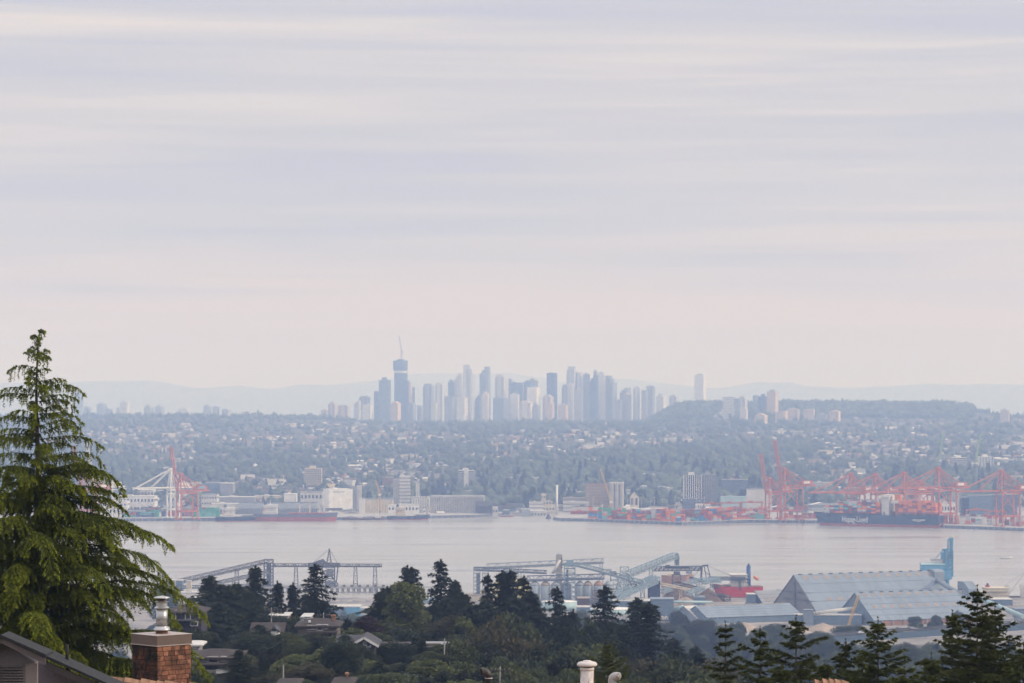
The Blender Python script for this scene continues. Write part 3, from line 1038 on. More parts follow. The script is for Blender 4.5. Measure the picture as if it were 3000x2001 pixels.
WORDS = {'f': ('dark conifer', 'blackish conifer', 'dense conifer', 'grey-green cypress', 'bushy cypress', 'thin conifer'), 'b': ('green leafy tree', 'rusty leafed tree', 'light green tree', 'tall pale leafy tree', 'low green tree', 'purple-leaved tree', 'dark leafy tree')}
SLOPE_LM = [(0, 'behind the brick chimney'), (560, 'round the grey stepped house'), (740, 'below the house with the white dormer'), (860, 'below the brown-roofed house'), (1000, 'round the white-trimmed gable house'), (1110, 'under the pale leafy tree'),
            (1240, 'round the flat-roofed house'), (1330, 'below the tall airy fir'), (1420, 'round the large brownish tree'), (1560, 'below the central clump'), (1680, 'behind the white mushroom vent'), (1800, 'below the pair of dark firs'),
            (1940, 'round the lone dark spruce'), (2060, 'behind the near row of firs')]


def lm_of(px, tab):
    return [w for a, w in tab if a <= px][-1]


def fill_slope():
    n = 0
    row = 1815
    while row < 2045:
        px = 540 + rnd.uniform(0, 40)
        while px < 2080:
            py = row + rnd.uniform(-14, 14)
            Y = 500 - (py - 1815) * 0.95 + rnd.uniform(-15, 15)
            k = rnd.choice(['f0', 'f2', 'f2', 'f3', 'f4', 'f4', 'f0', 'f4', 'b0', 'b6', 'b4'] if py < 1880 else ['f0', 'f2', 'f4', 'f4', 'b0', 'b0', 'b0', 'b1', 'b2', 'b4', 'b6', 'b6'])
            s = rnd.uniform(0.65, 1.05)
            half = (s * 4.3 if k[0] == 'f' else s * 5.6) / Y * F * 0.8
            ok = True
            for a, b, c, d, hy in CLEAR:
                if Y < hy + 12 and px + half > a and px - half < b and py < d:
                    ok = False
            if px > 1830 and py < 1900 - (px - 1830) * 0.05:
                ok = False
            if ok and n < 175:
                front = 'high on the slope' if py < 1870 else ('half way down the slope' if py < 1950 else 'low on the slope')
                put(k, px, py, Y, '%s %s, %s' % (WORDS[k[0]][int(k[1])], lm_of(px, SLOPE_LM), front), G5, half=s)
                n += 1
            px += rnd.uniform(50, 95)
        row += 27


fill_slope()

# the hazier trees on the flat below, 1.2 to 1.8 km away
LOW_LM = [(0, 'beside the white terminal ground'), (700, 'under the loading pier'), (1000, 'by the light blue shed'), (1250, 'by the round tank'), (1700, 'below the pale tanks'), (1900, 'under the grey transfer house'), (2060, 'below the long blue shed'),
          (2250, 'before the first gravel heap'), (2380, 'beside the big gravel heap'), (2480, 'along the overpass'), (2620, 'below the blue storage shed'), (2800, 'behind the tallest near fir'), (2930, 'beside the road at the edge')]
G6 = 'hazy trees on the flat by the terminal'


def low(k, px, py, Y, s, lab):
    put(k, px, py, Y, lab, G6, half=s)


for k, px, py, Y, s, lab in (
    ('b0', 2478, 1831, 1720, 1.6, 'broad bushy grey-green tree beside the gravel heap'), ('b0', 2500, 1828, 1730, 1.4, 'second broad tree growing into the bushy one beside the gravel heap'),
    ('b0', 2680, 1803, 1890, 0.95, 'rounded tree standing alone before the shed wall'), ('b4', 2743, 1801, 1895, 0.8, 'upright tree before the shed wall, nearest the tall fir'), ('b4', 2808, 1790, 1900, 1.0, 'dark rounded tree at the end of the blue shed'),
    ('b4', 2632, 1838, 1800, 0.55, 'small grey bush on the sandy ground'), ('b2', 2713, 1836, 1810, 0.6, 'pale bush on the sandy ground before the shed'), ('b2', 2695, 1822, 1870, 0.55, 'low bush between the two trees before the shed wall'), ('b4', 2728, 1820, 1870, 0.6, 'low bush beside the upright tree'),
    ('b0', 1020, 1790, 1700, 1.15, 'bluish round tree in front of the light blue shed'), ('b4', 1040, 1800, 1680, 0.9, 'smaller bluish tree beside the round one before the light blue shed'), ('b0', 1345, 1800, 1600, 0.9, 'bluish tree behind the rounded cypress'),
    ('b0', 1700, 1784, 1750, 1.1, 'pale blue-grey tree below the round tank'), ('b0', 1660, 1800, 1700, 1.0, 'blue-grey tree behind the single dark fir'), ('b6', 1990, 1790, 1780, 1.3, 'dark tree beside the grey transfer house legs'), ('b0', 2070, 1812, 1770, 1.2, 'grey-green tree below the blue shed gable'),
    ('b0', 2620, 1885, 1500, 1.6, 'large pale tree below the overpass'), ('f0', 2600, 1900, 1350, 1.2, 'bluish spruce below the overpass'), ('b0', 480, 1700, 1900, 1.2, 'blue-grey tree among the terminal sheds beyond the cedar')):
    low(k, px, py, Y, s, lab)


def fill_low():
    for i in range(262):
        px = rnd.uniform(1640, 2990)
        t = rnd.random()
        top = np.interp(px, [1640, 1780, 1980, 2250, 2420, 2440, 2700, 3000], [1804, 1806, 1808, 1822, 1842, 1870, 1878, 1872])
        py = top + t ** 1.4 * 115 + 4
        Y = float(np.interp(py, [1800, 1850, 1900, 1990], [1760, 1620, 1420, 1150])) + rnd.uniform(-20, 20)
        k = rnd.choice(['b0', 'b0', 'b4', 'b1', 'b6', 'f2', 'b2'])
        low(k, px, py, Y, rnd.uniform(0.9, 1.5), '%s %s, %s' % (('hazy ' + WORDS[k[0]][int(k[1])]), lm_of(px, LOW_LM), 'near the sheds' if t < 0.33 else ('further from the sheds' if t < 0.66 else 'at the foot of the slope')))


fill_low()


def fill_shore():
    for i in range(34):     # lowland trees beyond the cedar
        px, Y = rnd.uniform(-260, 560), rnd.uniform(1250, 2050)
        x = X(px, Y)
        g0 = float(ground(x, Y))
        k = rnd.choice((0, 4, 6))
        h = rnd.uniform(8, 15)
        hh, ms = BROADS[k]
        tree('lowland_tree', 'hazy %s on the low ground hidden beyond the cedar, %s' % (WORDS['b'][k], 'near the shore' if Y > 1650 else 'below the slope'), ms, (x, Y, g0), h / hh, rnd.uniform(0, 6.28), G6, sxy=h / hh * rnd.uniform(0.9, 1.3))


fill_shore()
# ------------------------------------------------------------------ near roofs, chimney and vents
M['rake'] = mat('brown_painted_board', (0.135, 0.105, 0.100), rough=0.6, var=0.22, scale=1.2)
M['stucco'] = mat('grey_stucco', (0.21, 0.18, 0.185), rough=0.9, var=0.14, scale=1.5, bump=0.1)
M['shingle'] = mat('dark_asphalt_shingle', (0.030, 0.032, 0.036), rough=0.9, var=0.4, scale=14.0)
M['shake'] = mat('cedar_shake', (0.27, 0.155, 0.095), rough=0.85, var=0.35, scale=5.0, stretch=(1, 0.3, 1), island=0.28)
M['capmetal'] = mat('brown_metal_cap', (0.135, 0.100, 0.085), rough=0.5, var=0.10, scale=3.0)
M['capedge'] = mat('pale_worn_cap_edge', (0.42, 0.36, 0.33), rough=0.45, var=0.1)
M['flue'] = mat('galvanised_flue', (0.50, 0.50, 0.49), rough=0.36, metal=0.75, var=0.16, scale=7.0)
M['rust'] = mat('rusty_iron', (0.11, 0.055, 0.04), rough=0.85, var=0.4, scale=9.0)
M['mortar'] = mat('dark_mortar', (0.075, 0.058, 0.050), rough=0.95, var=0.3, scale=9.0)
M['oldwhite'] = mat('chalky_white_paint', (0.66, 0.61, 0.57), rough=0.6, var=0.13, scale=7.0)
M['plastic'] = mat('light_grey_plastic_pipe', (0.45, 0.43, 0.42), rough=0.45, var=0.1, scale=5.0)
M['dpipe'] = mat('dark_grey_weathered_pipe', (0.055, 0.05, 0.05), rough=0.45, var=0.3, scale=6.0)


def stain_mat(name, base, stain, scale, lo, hi, stretch=(1, 1, 1), island=0.0, rough=0.85):
    m = mat(name, base, rough=rough, var=0.3, scale=scale * 2.2, island=island)
    t = m.node_tree
    p = t.nodes['Principled BSDF']
    src = p.inputs['Base Color'].links[0].from_socket
    tc = N(t, 'ShaderNodeTexCoord')
    mp = N(t, 'ShaderNodeMapping')
    mp.inputs['Scale'].default_value = stretch
    n = N(t, 'ShaderNodeTexNoise', Scale=scale, Detail=6.0, Roughness=0.7)
    mr = N(t, 'ShaderNodeMapRange')
    mr.inputs['From Min'].default_value, mr.inputs['From Max'].default_value = lo, hi
    mx = N(t, 'ShaderNodeMix', data_type='RGBA')
    mx.inputs[7].default_value = (*stain, 1)
    t.links.new(tc.outputs['Object'], mp.inputs['Vector'])
    t.links.new(mp.outputs[0], n.inputs['Vector'])
    t.links.new(n.outputs[0], mr.inputs['Value'])
    t.links.new(mr.outputs[0], mx.inputs['Factor'])
    t.links.new(src, mx.inputs[6])
    t.links.new(mx.outputs[2], p.inputs['Base Color'])
    return m


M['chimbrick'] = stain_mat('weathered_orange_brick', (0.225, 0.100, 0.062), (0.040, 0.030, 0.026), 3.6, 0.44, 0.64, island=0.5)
M['darkbrick'] = stain_mat('dark_blotched_brick', (0.115, 0.050, 0.034), (0.012, 0.011, 0.010), 2.6, 0.36, 0.56, island=0.35)  # darker brick with near-black blotches, for one side of the chimney
M['rustwhite'] = stain_mat('rust_streaked_white_paint', (0.62, 0.57, 0.54), (0.21, 0.10, 0.06), 7.0, 0.50, 0.62, (1.6, 1.6, 0.35))


def build_chimney():
    Y = 55.0
    s = Y / F
    t = thing('brick_chimney', 'weathered orange brick chimney with a brown metal cap, one side much darker and blotched', 'chimney', (X(473, Y), Y, Z(2080, Y)), R(44))
    H = (2080 - 1888) * s
    a = 0.405
    core = MB().box(-a + 0.012, a - 0.012, -a + 0.012, a - 0.012, 0, H - 0.002, 2)
    ch = 0.0925
    k = 0
    z = H - ch
    rr = random.Random(5)
    while z > -0.05:
        for side in range(4):
            u = -a + (0.0 if k % 2 else -0.06)
            while u < a - 0.01:
                w = rr.uniform(0.10, 0.24)
                u0, u1 = max(u, -a), min(u + w, a)
                if u1 - u0 > 0.03:
                    g = 0.006
                    o = rr.uniform(0.0, 0.008)
                    b = [(u0 + g, -a - o), (u1 - g, -a - o), (u1 - g, -a + 0.03), (u0 + g, -a + 0.03)]
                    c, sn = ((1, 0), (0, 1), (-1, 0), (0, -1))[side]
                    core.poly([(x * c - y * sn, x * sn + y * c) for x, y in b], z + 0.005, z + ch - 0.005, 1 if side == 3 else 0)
                u += w
        z -= ch
        k += 1
    core.obj('brick_stack', [M['chimbrick'], M['darkbrick'], M['mortar']], t)
    c = a + 0.012
    cap = MB().box(-c, c, -c, c, H + 0.004, H + 0.205)
    co = cap.obj('metal_cap', M['capmetal'], t)
    e = MB()
    for x0, x1, y0, y1 in ((-c - 0.012, c + 0.012, -c - 0.012, -c - 0.002), (-c - 0.012, c + 0.012, c + 0.002, c + 0.012), (-c - 0.012, -c - 0.002, -c, c), (c + 0.002, c + 0.012, -c, c)):
        e.box(x0, x1, y0, y1, H + 0.006, H + 0.022)
    e.box(-c - 0.008, c + 0.008, -c - 0.008, c + 0.008, H + 0.2055, H + 0.214)
    e.obj('cap_edge', M['capedge'], co)
    # metal flue standing on the cap
    f = thing('metal_flue', 'shiny galvanised flue pipe with a stacked rain cap, standing on the chimney cap', 'flue', (X(474, Y), Y, t.location.z + H + 0.214))
    MB().lathe([(0.118, 0), (0.118, 0.065)], 20).obj('collar', M['rust'], f)
    MB().lathe([(0.162, 0.065), (0.166, 0.072), (0.150, 0.10), (0.112, 0.134), (0.112, 0.14)], 24).obj('storm_skirt', M['flue'], f, True)
    b = MB().lathe([(0.1095, 0.141), (0.1095, 0.487)], 28)
    b.lathe([(0.111, 0.30), (0.111, 0.306)], 28)
    b.obj('pipe', M['flue'], f, True)
    MB().lathe([(0.146, 0.488), (0.150, 0.494), (0.11, 0.525), (0.105, 0.53), (0.105, 0.60), (0.11, 0.602), (0.136, 0.606), (0.138, 0.615), (0.06, 0.63)], 24).obj('vent_band', M['flue'], f)
    MB().lathe([(0.06, 0.631), (0.06, 0.68)], 18).obj('neck', M['rust'], f)
    MB().lathe([(0.155, 0.681), (0.165, 0.687), (0.14, 0.705), (0.02, 0.728)], 24).obj('rain_cap', M['flue'], f, True)


build_chimney()


def rake(t, a, b, depth, hgt, thick, mat_, name, back):
    """sloping board between points a and b (top edge) seen from the front"""
    a, b = Vector(a), Vector(b)
    mb = MB()
    v = []
    for y in (0, thick):
        for p in (a, b):
            v += [(p.x, p.y + y, p.z), (p.x, p.y + y, p.z - hgt)]
    mb.add(v, [(0, 1, 3, 2), (4, 6, 7, 5), (0, 2, 6, 4), (1, 5, 7, 3), (2, 3, 7, 6), (0, 4, 5, 1)])
    return mb.obj(name, mat_, t)


def build_gable_house():
    Y = 50.0
    t = thing('gabled_house', 'grey stucco house gable with a slatted vent and brown rake boards below the cedar', 'house', (X(5, Y), Y, float(ground(X(5, Y), Y))))
    def P(px, py, y=Y):
        return sub(t, W(px, py, y))
    # front gable: wall, slatted vent, corner board
    ap, ri, le = P(5, 1876), P(140, 1948), P(-150, 1954)
    base = -0.2
    w = MB()
    w.prism([(le.x, base), (ri.x - 0.22, base), (ri.x - 0.22, ri.z + 0.03), (ap.x, ap.z - 0.03), (le.x, le.z)], 0.0, 0.3)
    w.obj('gable_wall', M['stucco'], t)
    q0, q1 = P(-60, 1951), P(74, 2040)
    v = MB()
    v.box(q0.x, q1.x, -0.03, -0.002, q1.z, q0.z, 0)
    vo = v.obj('slatted_vent', M['black'], t)
    fr = MB()
    fr.box(q1.x - 0.03, q1.x, -0.055, -0.031, q1.z, q0.z)
    fr.box(q0.x, q1.x - 0.03, -0.055, -0.031, q0.z - 0.02, q0.z)
    z = q0.z - 0.03
    while z > q1.z:
        fr.add([(q0.x, -0.032, z), (q1.x - 0.031, -0.032, z), (q1.x - 0.031, -0.07, z - 0.030), (q0.x, -0.07, z - 0.030), (q0.x, -0.032, z - 0.006), (q1.x - 0.031, -0.032, z - 0.006), (q1.x - 0.031, -0.07, z - 0.036), (q0.x, -0.07, z - 0.036)],
               [(0, 1, 2, 3), (7, 6, 5, 4), (3, 2, 6, 7), (0, 4, 5, 1), (1, 5, 6, 2), (0, 3, 7, 4)])
        z -= 0.048
    fr.obj('slat_frame', mat('painted_vent_slat', (0.14, 0.12, 0.12), rough=0.5), vo)
    b0, b1 = P(75, 1943), P(110, 2060)
    MB().box(b0.x, b1.x, -0.04, -0.002, b1.z, b0.z).obj('corner_board', mat('greige_trim_board', (0.25, 0.21, 0.20), var=0.1), t)
    y0 = -0.45
    rake(t, P(4, 1867, Y + y0), P(133, 1929, Y + y0), 0, 0.105, 0.05, M['rake'], 'rake_board', 0)
    rake(t, P(3, 1867, Y + y0), P(-170, 1950, Y + y0), 0, 0.105, 0.05, M['rake'], 'rake_board', 0)
    for sgn, (e0, e1) in ((1, ((4, 1859), (136, 1917))), (-1, ((4, 1859), (-172, 1938)))):
        p, q = P(*e0, Y + y0), P(*e1, Y + y0)
        r = MB()
        vv = []
        for y in (y0 - 0.04, y0 + 0.75):
            for a in (p, q):
                vv += [(a.x, y, a.z), (a.x, y, a.z - 0.045)]
        r.add(vv, [(0, 1, 3, 2), (4, 6, 7, 5), (0, 2, 6, 4), (1, 5, 7, 3), (2, 3, 7, 6), (0, 4, 5, 1)])
        r.obj('roof', M['shingle'], t)
    # the longer main slope behind it
    y1 = 1.0
    rake(t, P(131, 1936, Y + y1), P(330, 2021, Y + y1), 0, 0.13, 0.05, mat('dark_brown_board', (0.085, 0.072, 0.068), rough=0.55, var=0.2, scale=1.5), 'rake_board', 0)
    p, q = P(105, 1906, Y + y1), P(345, 2014, Y + y1)
    r = MB()
    vv = []
    for y in (y1 - 0.05, y1 + 0.9):
        for a in (p, q):
            vv += [(a.x, y, a.z), (a.x, y, a.z - 0.05)]
    r.add(vv, [(0, 1, 3, 2), (4, 6, 7, 5), (0, 2, 6, 4), (1, 5, 7, 3), (2, 3, 7, 6), (0, 4, 5, 1)])
    r.obj('roof', M['shingle'], t)
    a, b = P(60, 1917, Y + 1.5), P(300, 2024, Y + 1.5)
    MB().prism([(a.x, base), (b.x, base), (b.x, b.z), (a.x, a.z)], 1.5, 1.85).obj('side_wall', mat('lilac_grey_stucco', (0.225, 0.195, 0.215), rough=0.9, var=0.1, scale=1.2), t)
    # black pipe on the main slope
    Yp = Y + 1.6
    o = thing('vent_pipe', 'thin black vent pipe rising from the dark shingle slope beside the cedar', 'vent pipe', W(196.5, 1980, Yp))
    hgt = (1980 - 1888) * Yp / F
    MB().lathe([(0.029, 0), (0.029, hgt - 0.004), (0.026, hgt), (0.020, hgt), (0.020, hgt - 0.05)], 14).obj('pipe', M['black'], o, True)
    MB().lathe([(0.06, 0.05), (0.045, 0.09), (0.031, 0.12)], 14).obj('flashing', M['dsteel'], o)


build_gable_house()


def shakes(mb, x0, x1, y0, z0, n, wide, slope, rr, drop=0.0):
    """row of thick overlapping split shakes along a ridge"""
    w = (x1 - x0) / n
    for i in range(n):
        a = x0 + i * w + rr.uniform(-0.1, 0.1) * w
        z = z0 - drop * (i / max(n - 1, 1)) + rr.uniform(-0.012, 0.012)
        t = 0.022
        ww = w * 1.12
        for sg in (-1, 1):
            v = []
            for x in (a, a + ww):
                lift = 0.030 if x == a else 0.0
                for yy in (0.0, wide * rr.uniform(0.9, 1.1)):
                    zz = z - yy * slope + lift
                    v += [(x, y0 + sg * yy, zz), (x, y0 + sg * yy, zz - t)]
            mb.add(v, [(0, 1, 3, 2), (4, 6, 7, 5), (0, 4, 5, 1), (2, 3, 7, 6), (0, 2, 6, 4), (1, 5, 7, 3)])


def build_shake_roofs():
    rr = random.Random(3)
    # roof that meets the chimney foot
    Y = 53.2
    t = thing('shake_roofed_house', 'house with a brown cedar shake roof ridge meeting the chimney foot', 'house', (X(430, Y), Y, float(ground(X(430, Y), Y))))
    a, b = sub(t, W(296, 1984, Y)), sub(t, W(600, 2006, Y))
    m = MB()
    v = []
    for p in (a, b):
        v += [(p.x, -4, p.z - 1.7), (p.x, 0, p.z - 0.02), (p.x, 4, p.z - 1.7)]
    m.add(v, [(0, 3, 4, 1), (1, 4, 5, 2), (0, 1, 2), (5, 4, 3), (0, 2, 5, 3)])
    shakes(m, a.x, b.x, 0.0, a.z, 13, 0.16, 0.42, rr, a.z - b.z)
    m.obj('roof', M['shake'], t)
    MB().box(a.x + 0.3, b.x - 0.1, -3.4, 3.4, -0.3, b.z - 1.56).obj('wall', M['stucco'], t)
    # roof under the vents, its ridge just below the view except for the raised end cap
    Y = 34.0
    t = thing('shake_roofed_house', 'house roof of brown cedar shakes that carries the three vents', 'house', (X(1900, Y), Y, float(ground(X(1900, Y), Y))))
    a, b = sub(t, W(1330, 2010, Y)), sub(t, W(2492, 2010, Y))
    m = MB()
    v = []
    for p in (a, b):
        v += [(p.x, -5, p.z - 2.2), (p.x, 0, p.z - 0.02), (p.x, 5, p.z - 2.2)]
    m.add(v, [(0, 3, 4, 1), (1, 4, 5, 2), (0, 1, 2), (5, 4, 3), (0, 2, 5, 3)])
    shakes(m, a.x, b.x - 0.4, 0.0, a.z, 34, 0.15, 0.42, rr)
    m.obj('roof', M['shake'], t)
    e = MB()
    shakes(e, sub(t, W(2388, 1997, Y)).x, sub(t, W(2487, 1997, Y)).x, 0.0, sub(t, W(2487, 1996, Y)).z, 5, 0.15, 0.42, rr)
    shakes(e, sub(t, W(2396, 1997, Y)).x, sub(t, W(2478, 1997, Y)).x, 0.0, sub(t, W(2487, 2001, Y)).z, 4, 0.17, 0.42, rr)
    e.obj('ridge_cap', M['shake'], t)
    MB().box(a.x + 0.3, b.x - 0.3, -4.3, 4.3, -0.3, b.z - 2.0).obj('wall', M['stucco'], t)
    z0 = t.location.z + a.z - 0.25
    s = 33.4 / F
    # white mushroom vent
    v = thing('roof_vent', 'chalky white mushroom-capped roof vent with rust streaks on its pipe', 'roof vent', (X(1720, 33.4), 33.4, z0))
    zt = Z(1935, 33.4) - z0
    r = 20.5 * s
    MB().lathe([(r * 0.98, 0), (r * 0.98, zt - 29 * s)], 24).obj('pipe', M['rustwhite'], v, True)
    MB().lathe([(r * 1.02, zt - 28.8 * s), (r * 1.02, zt - 22 * s), (r * 0.99, zt - 21.6 * s), (r * 1.0, zt - 19.6 * s)], 24).obj('collar', M['oldwhite'], v, True)
    MB().lathe([(r * 0.93, zt - 19.5 * s), (r * 0.93, zt - 14 * s)], 24).obj('vent_gap', M['black'], v)
    MB().lathe([(27 * s, zt - 16.5 * s), (29.5 * s, zt - 14 * s), (30 * s, zt - 10.5 * s), (26 * s, zt - 5.2 * s), (19 * s, zt - 3.2 * s), (12.5 * s, zt - 2.6 * s), (12.3 * s, zt - 0.6 * s), (11 * s, zt), (2 * s, zt)], 32).obj('mushroom_cap', M['oldwhite'], v, True)
    # dark gooseneck, its mouth turned to one side
    g = thing('gooseneck_pipe', 'dark grey gooseneck vent pipe with a pale joint ring', 'vent pipe', (X(1431.5, 33.3), 33.3, z0))
    zt = Z(1957, 33.3) - z0
    rr_ = 10.3 * s
    pts = [(0, 0, 0), (0, 0, zt - 27 * s)]
    for k in range(7):
        q = math.pi * 0.62 * k / 6
        pts.append((-(1 - math.cos(q)) * 15 * s, -(1 - math.cos(q)) * 5 * s, zt - 27 * s + math.sin(q) * 17 * s))
    MB().tube(pts[:2], rr_ * 0.98, 20, 0, False).obj('pipe', M['black'], g, True)
    MB().tube(pts[1:], rr_ * 1.06, 20, 0, False).obj('bend', M['dpipe'], g, True)
    MB().lathe([(rr_ * 1.08, zt - 30.5 * s), (rr_ * 1.14, zt - 29.6 * s), (rr_ * 1.08, zt - 28.4 * s)], 20).obj('joint_ring', M['oldwhite'], g)
    d = (Vector(pts[-1]) - Vector(pts[-2])).normalized()
    MB().tube([Vector(pts[-1]) - d * 0.012, Vector(pts[-1]) - d * 0.010], rr_ * 0.98, 20).obj('dark_mouth', M['black'], g)
    # light grey gooseneck with its mouth towards the roof slope
    g = thing('gooseneck_pipe', 'light grey plastic gooseneck vent pipe with its round mouth open to view', 'vent pipe', (X(1793.5, 33.3), 33.3, z0))
    zt = Z(1968, 33.3) - z0
    rr_ = 12.0 * s
    pts = [(0, 0, 0), (0, 0, zt - 21 * s)]
    for k in range(1, 7):
        q = math.pi * 0.5 * k / 6
        pts.append(((1 - math.cos(q)) * 12 * s, -(1 - math.cos(q)) * 9 * s, zt - 24 * s + math.sin(q) * 12 * s))
    pts.append((17 * s, -14 * s, zt - 12.2 * s))
    mb = MB().tube(pts, [rr_] * len(pts), 22, 0, False)
    d = (Vector(pts[-1]) - Vector(pts[-2])).normalized()
    e = Vector(pts[-1])
    mb.tube([e, e + d * 0.004, e + d * 0.004, e - d * 0.03], [rr_, rr_ * 1.02, rr_ * 0.80, rr_ * 0.78], 22, 0, False)
    mb.obj('bend', M['plastic'], g, True)
    MB().tube([e - d * 0.031, e - d * 0.030], rr_ * 0.80, 22).obj('dark_mouth', M['black'], g)


build_shake_roofs()


# ------------------------------------------------------------------ houses and poles on the wooded slope
def house(label, px0, px1, yr, ye, yb, Y, dep, roof, wm, rm, wins=(), name='house', group='houses on the wooded slope', rz=0.0, over=0.6, extras=()):
    s = Y / F
    w = (px1 - px0) * s
    x = X((px0 + px1) / 2, Y)
    zb = Z(yb, Y)
    t = thing(name, label, 'house', (x, Y + dep / 2, zb), R(rz), group)
    ze, zr = Z(ye, Y) - zb, Z(yr, Y) - zb
    y0, y1 = -dep / 2, dep / 2
    b = MB().box(-w / 2, w / 2, y0, y1, -8, ze - 0.003)
    if roof == 'gf':
        b.prism([(-w / 2, ze - 0.003), (w / 2, ze - 0.003), (0, zr - 0.2)], y0, y1)
    if roof == 'gx':
        b.xprism([(y0, ze - 0.003), (y1, ze - 0.003), (0, zr - 0.2)], -w / 2, w / 2)
    b.obj('wall', wm, t)
    r = MB()
    if roof == 'hip':
        r.hip(-w / 2 - over, w / 2 + over, y0 - over, y1 + over, ze, zr, min(w, dep) / 2 * 0.9)
        r.box(-w / 2 - over, w / 2 + over, y0 - over, y1 + over, ze - 0.22, ze - 0.004)
    elif roof == 'flat':
        r.box(-w / 2 - over, w / 2 + over, y0 - over, y1 + over, ze, zr)
    elif roof == 'gf':
        k = (zr - ze) / (w / 2)
        r.prism([(-w / 2 - over, ze - over * k), (0, zr), (w / 2 + over, ze - over * k), (w / 2 + over, ze - over * k - 0.25), (0, zr - 0.25), (-w / 2 - over, ze - over * k - 0.25)], y0 - over, y1 + over)
    else:
        k = (zr - ze) / (dep / 2)
        r.xprism([(y0 - over, ze - over * k), (0, zr), (y1 + over, ze - over * k), (y1 + over, ze - over * k - 0.25), (0, zr - 0.25), (y0 - over, ze - over * k - 0.25)], -w / 2 - over, w / 2 + over)
    ro = r.obj('roof', rm, t)
    for a, b_, c, d in wins:          # columns and rows of the photograph on the front wall
        u0, u1, v0, v1 = (a - (px0 + px1) / 2) * s, (b_ - (px0 + px1) / 2) * s, Z(d, Y) - zb, Z(c, Y) - zb
        n = max(1, int((u1 - u0) / 1.1))
        fr = MB().box(u0 - 0.13, u1 + 0.13, y0 - 0.06, y0 - 0.004, v0 - 0.13, v1 + 0.13)
        for i in range(1, n):
            q = u0 + (u1 - u0) * i / n
            fr.box(q - 0.06, q + 0.06, y0 - 0.12, y0 - 0.08, v0, v1)
        fo = fr.obj('window', M['white'], t)
        MB().box(u0, u1, y0 - 0.075, y0 - 0.062, v0, v1).obj('pane', M['dglass'], fo)
    for kind, a, b_, c, d, mm in extras:
        u0, u1, v0, v1 = (a - (px0 + px1) / 2) * s, (b_ - (px0 + px1) / 2) * s, Z(d, Y) - zb, Z(c, Y) - zb
        if kind == 'chimney':
            MB().box(u0, u1, -0.5, 0.6, v0, v1).box(u0 - 0.1, u1 + 0.1, -0.6, 0.7, v1 + 0.002, v1 + 0.2).obj('chimney', mm, ro)
        elif kind == 'porch':
            MB().box(u0, u1, y0 - 2.4, y0 - 0.01, v0, v1).obj('porch_roof', mm, t)
        elif kind == 'skylight':
            MB().box(u0, u1, y0 + 0.6, y0 + 1.7, v0, v1).obj('skylight', mm, ro)
        elif kind == 'trim':
            k = (zr - ze) / (w / 2)
            m = MB()
            for sg in (-1, 1):
                m.beam((0, y0 - over - 0.06, zr - 0.10), (sg * (w / 2 + over), y0 - over - 0.06, ze - over * k - 0.10), 0.1, 0.32)
            m.obj('white_trim', mm, t)
        elif kind == 'box':
            MB().box(u0, u1, y0 - 0.9, y0 - 0.01, v0, v1).obj('bay', mm, t)
        elif kind == 'deck':
            m = MB().box(u0, u1, y0 - 2.6, y0 - 0.01, v0, v0 + 0.25)
            for i in range(9):
                q = u0 + (u1 - u0) * i / 8
                m.box(q - 0.05, q + 0.05, y0 - 2.58, y0 - 2.5, v0 + 0.25, v1)
            m.box(u0, u1, y0 - 2.6, y0 - 2.48, v1 + 0.002, v1 + 0.08)
            m.obj('balcony', mm, t)
    return t


HW = dict(dk=mat('dark_plum_siding', (0.055, 0.05, 0.065), var=0.1), gr=mat('grey_siding', (0.30, 0.29, 0.30), var=0.1), br=mat('grey_brown_siding', (0.15, 0.13, 0.12), var=0.12), ol=mat('olive_siding', (0.12, 0.115, 0.09), var=0.1))
house('dark plum two-storey house with white window frames, behind the metal flue', 497, 590, 1776, 1793, 1846, 458, 9, 'hip', HW['dk'], M['brownroof'], [(504, 514, 1800, 1812), (544, 557, 1798, 1813), (560, 578, 1822, 1832)],
      extras=[('porch', 495, 575, 1814, 1817, M['dark']), ('skylight', 512, 516, 1788, 1791, M['white'])])
house('grey stepped house with rows of white windows, beside the chimney bricks', 563, 690, 1909, 1926, 1990, 338, 9, 'hip', HW['gr'], M['brownroof'], [(566, 580, 1927, 1938), (611, 637, 1926, 1940), (650, 661, 1925, 1934), (600, 640, 1950, 1962), (668, 686, 1948, 1958), (600, 628, 1970, 1985)],
      extras=[('porch', 563, 692, 1941, 1945, M['brownroof']), ('deck', 640, 692, 1958, 1967, M['white']), ('deck', 600, 692, 1982, 1990, M['white'])])
house('small steep house with a white dormer gable, half hidden by a dark tree', 742, 822, 1828, 1848, 1872, 440, 7, 'gx', HW['br'], M['brownroof'], [(796, 808, 1861, 1866), (750, 760, 1856, 1864)])
house('white dormer front of the steep house, with one black window', 792, 814, 1834, 1844, 1853, 434, 4, 'gf', M['white'], M['dark'], [(797, 810, 1842, 1850)], name='dormer_house', over=0.25)
house('brown-roofed two-storey house with long white windows, largest on the slope', 872, 986, 1817, 1834, 1874, 448, 10, 'hip', HW['br'], M['brownroof'], [(902, 913, 1833, 1843), (919, 926, 1834, 1843), (930, 944, 1831, 1845), (947, 959, 1831, 1841), (912, 924, 1860, 1872), (938, 947, 1858, 1872), (962, 972, 1855, 1866)],
      extras=[('porch', 900, 990, 1848, 1853, M['brownroof']), ('chimney', 874, 882, 1818, 1832, M['grey']), ('skylight', 902, 908, 1820, 1825, M['white']), ('chimney', 966, 976, 1812, 1826, M['brick'])])
house('white flat-roofed house showing behind the brown-roofed house', 884, 908, 1806, 1808, 1830, 492, 8, 'flat', HW['gr'], M['pale'], [(889, 904, 1813, 1817)], over=0.2)
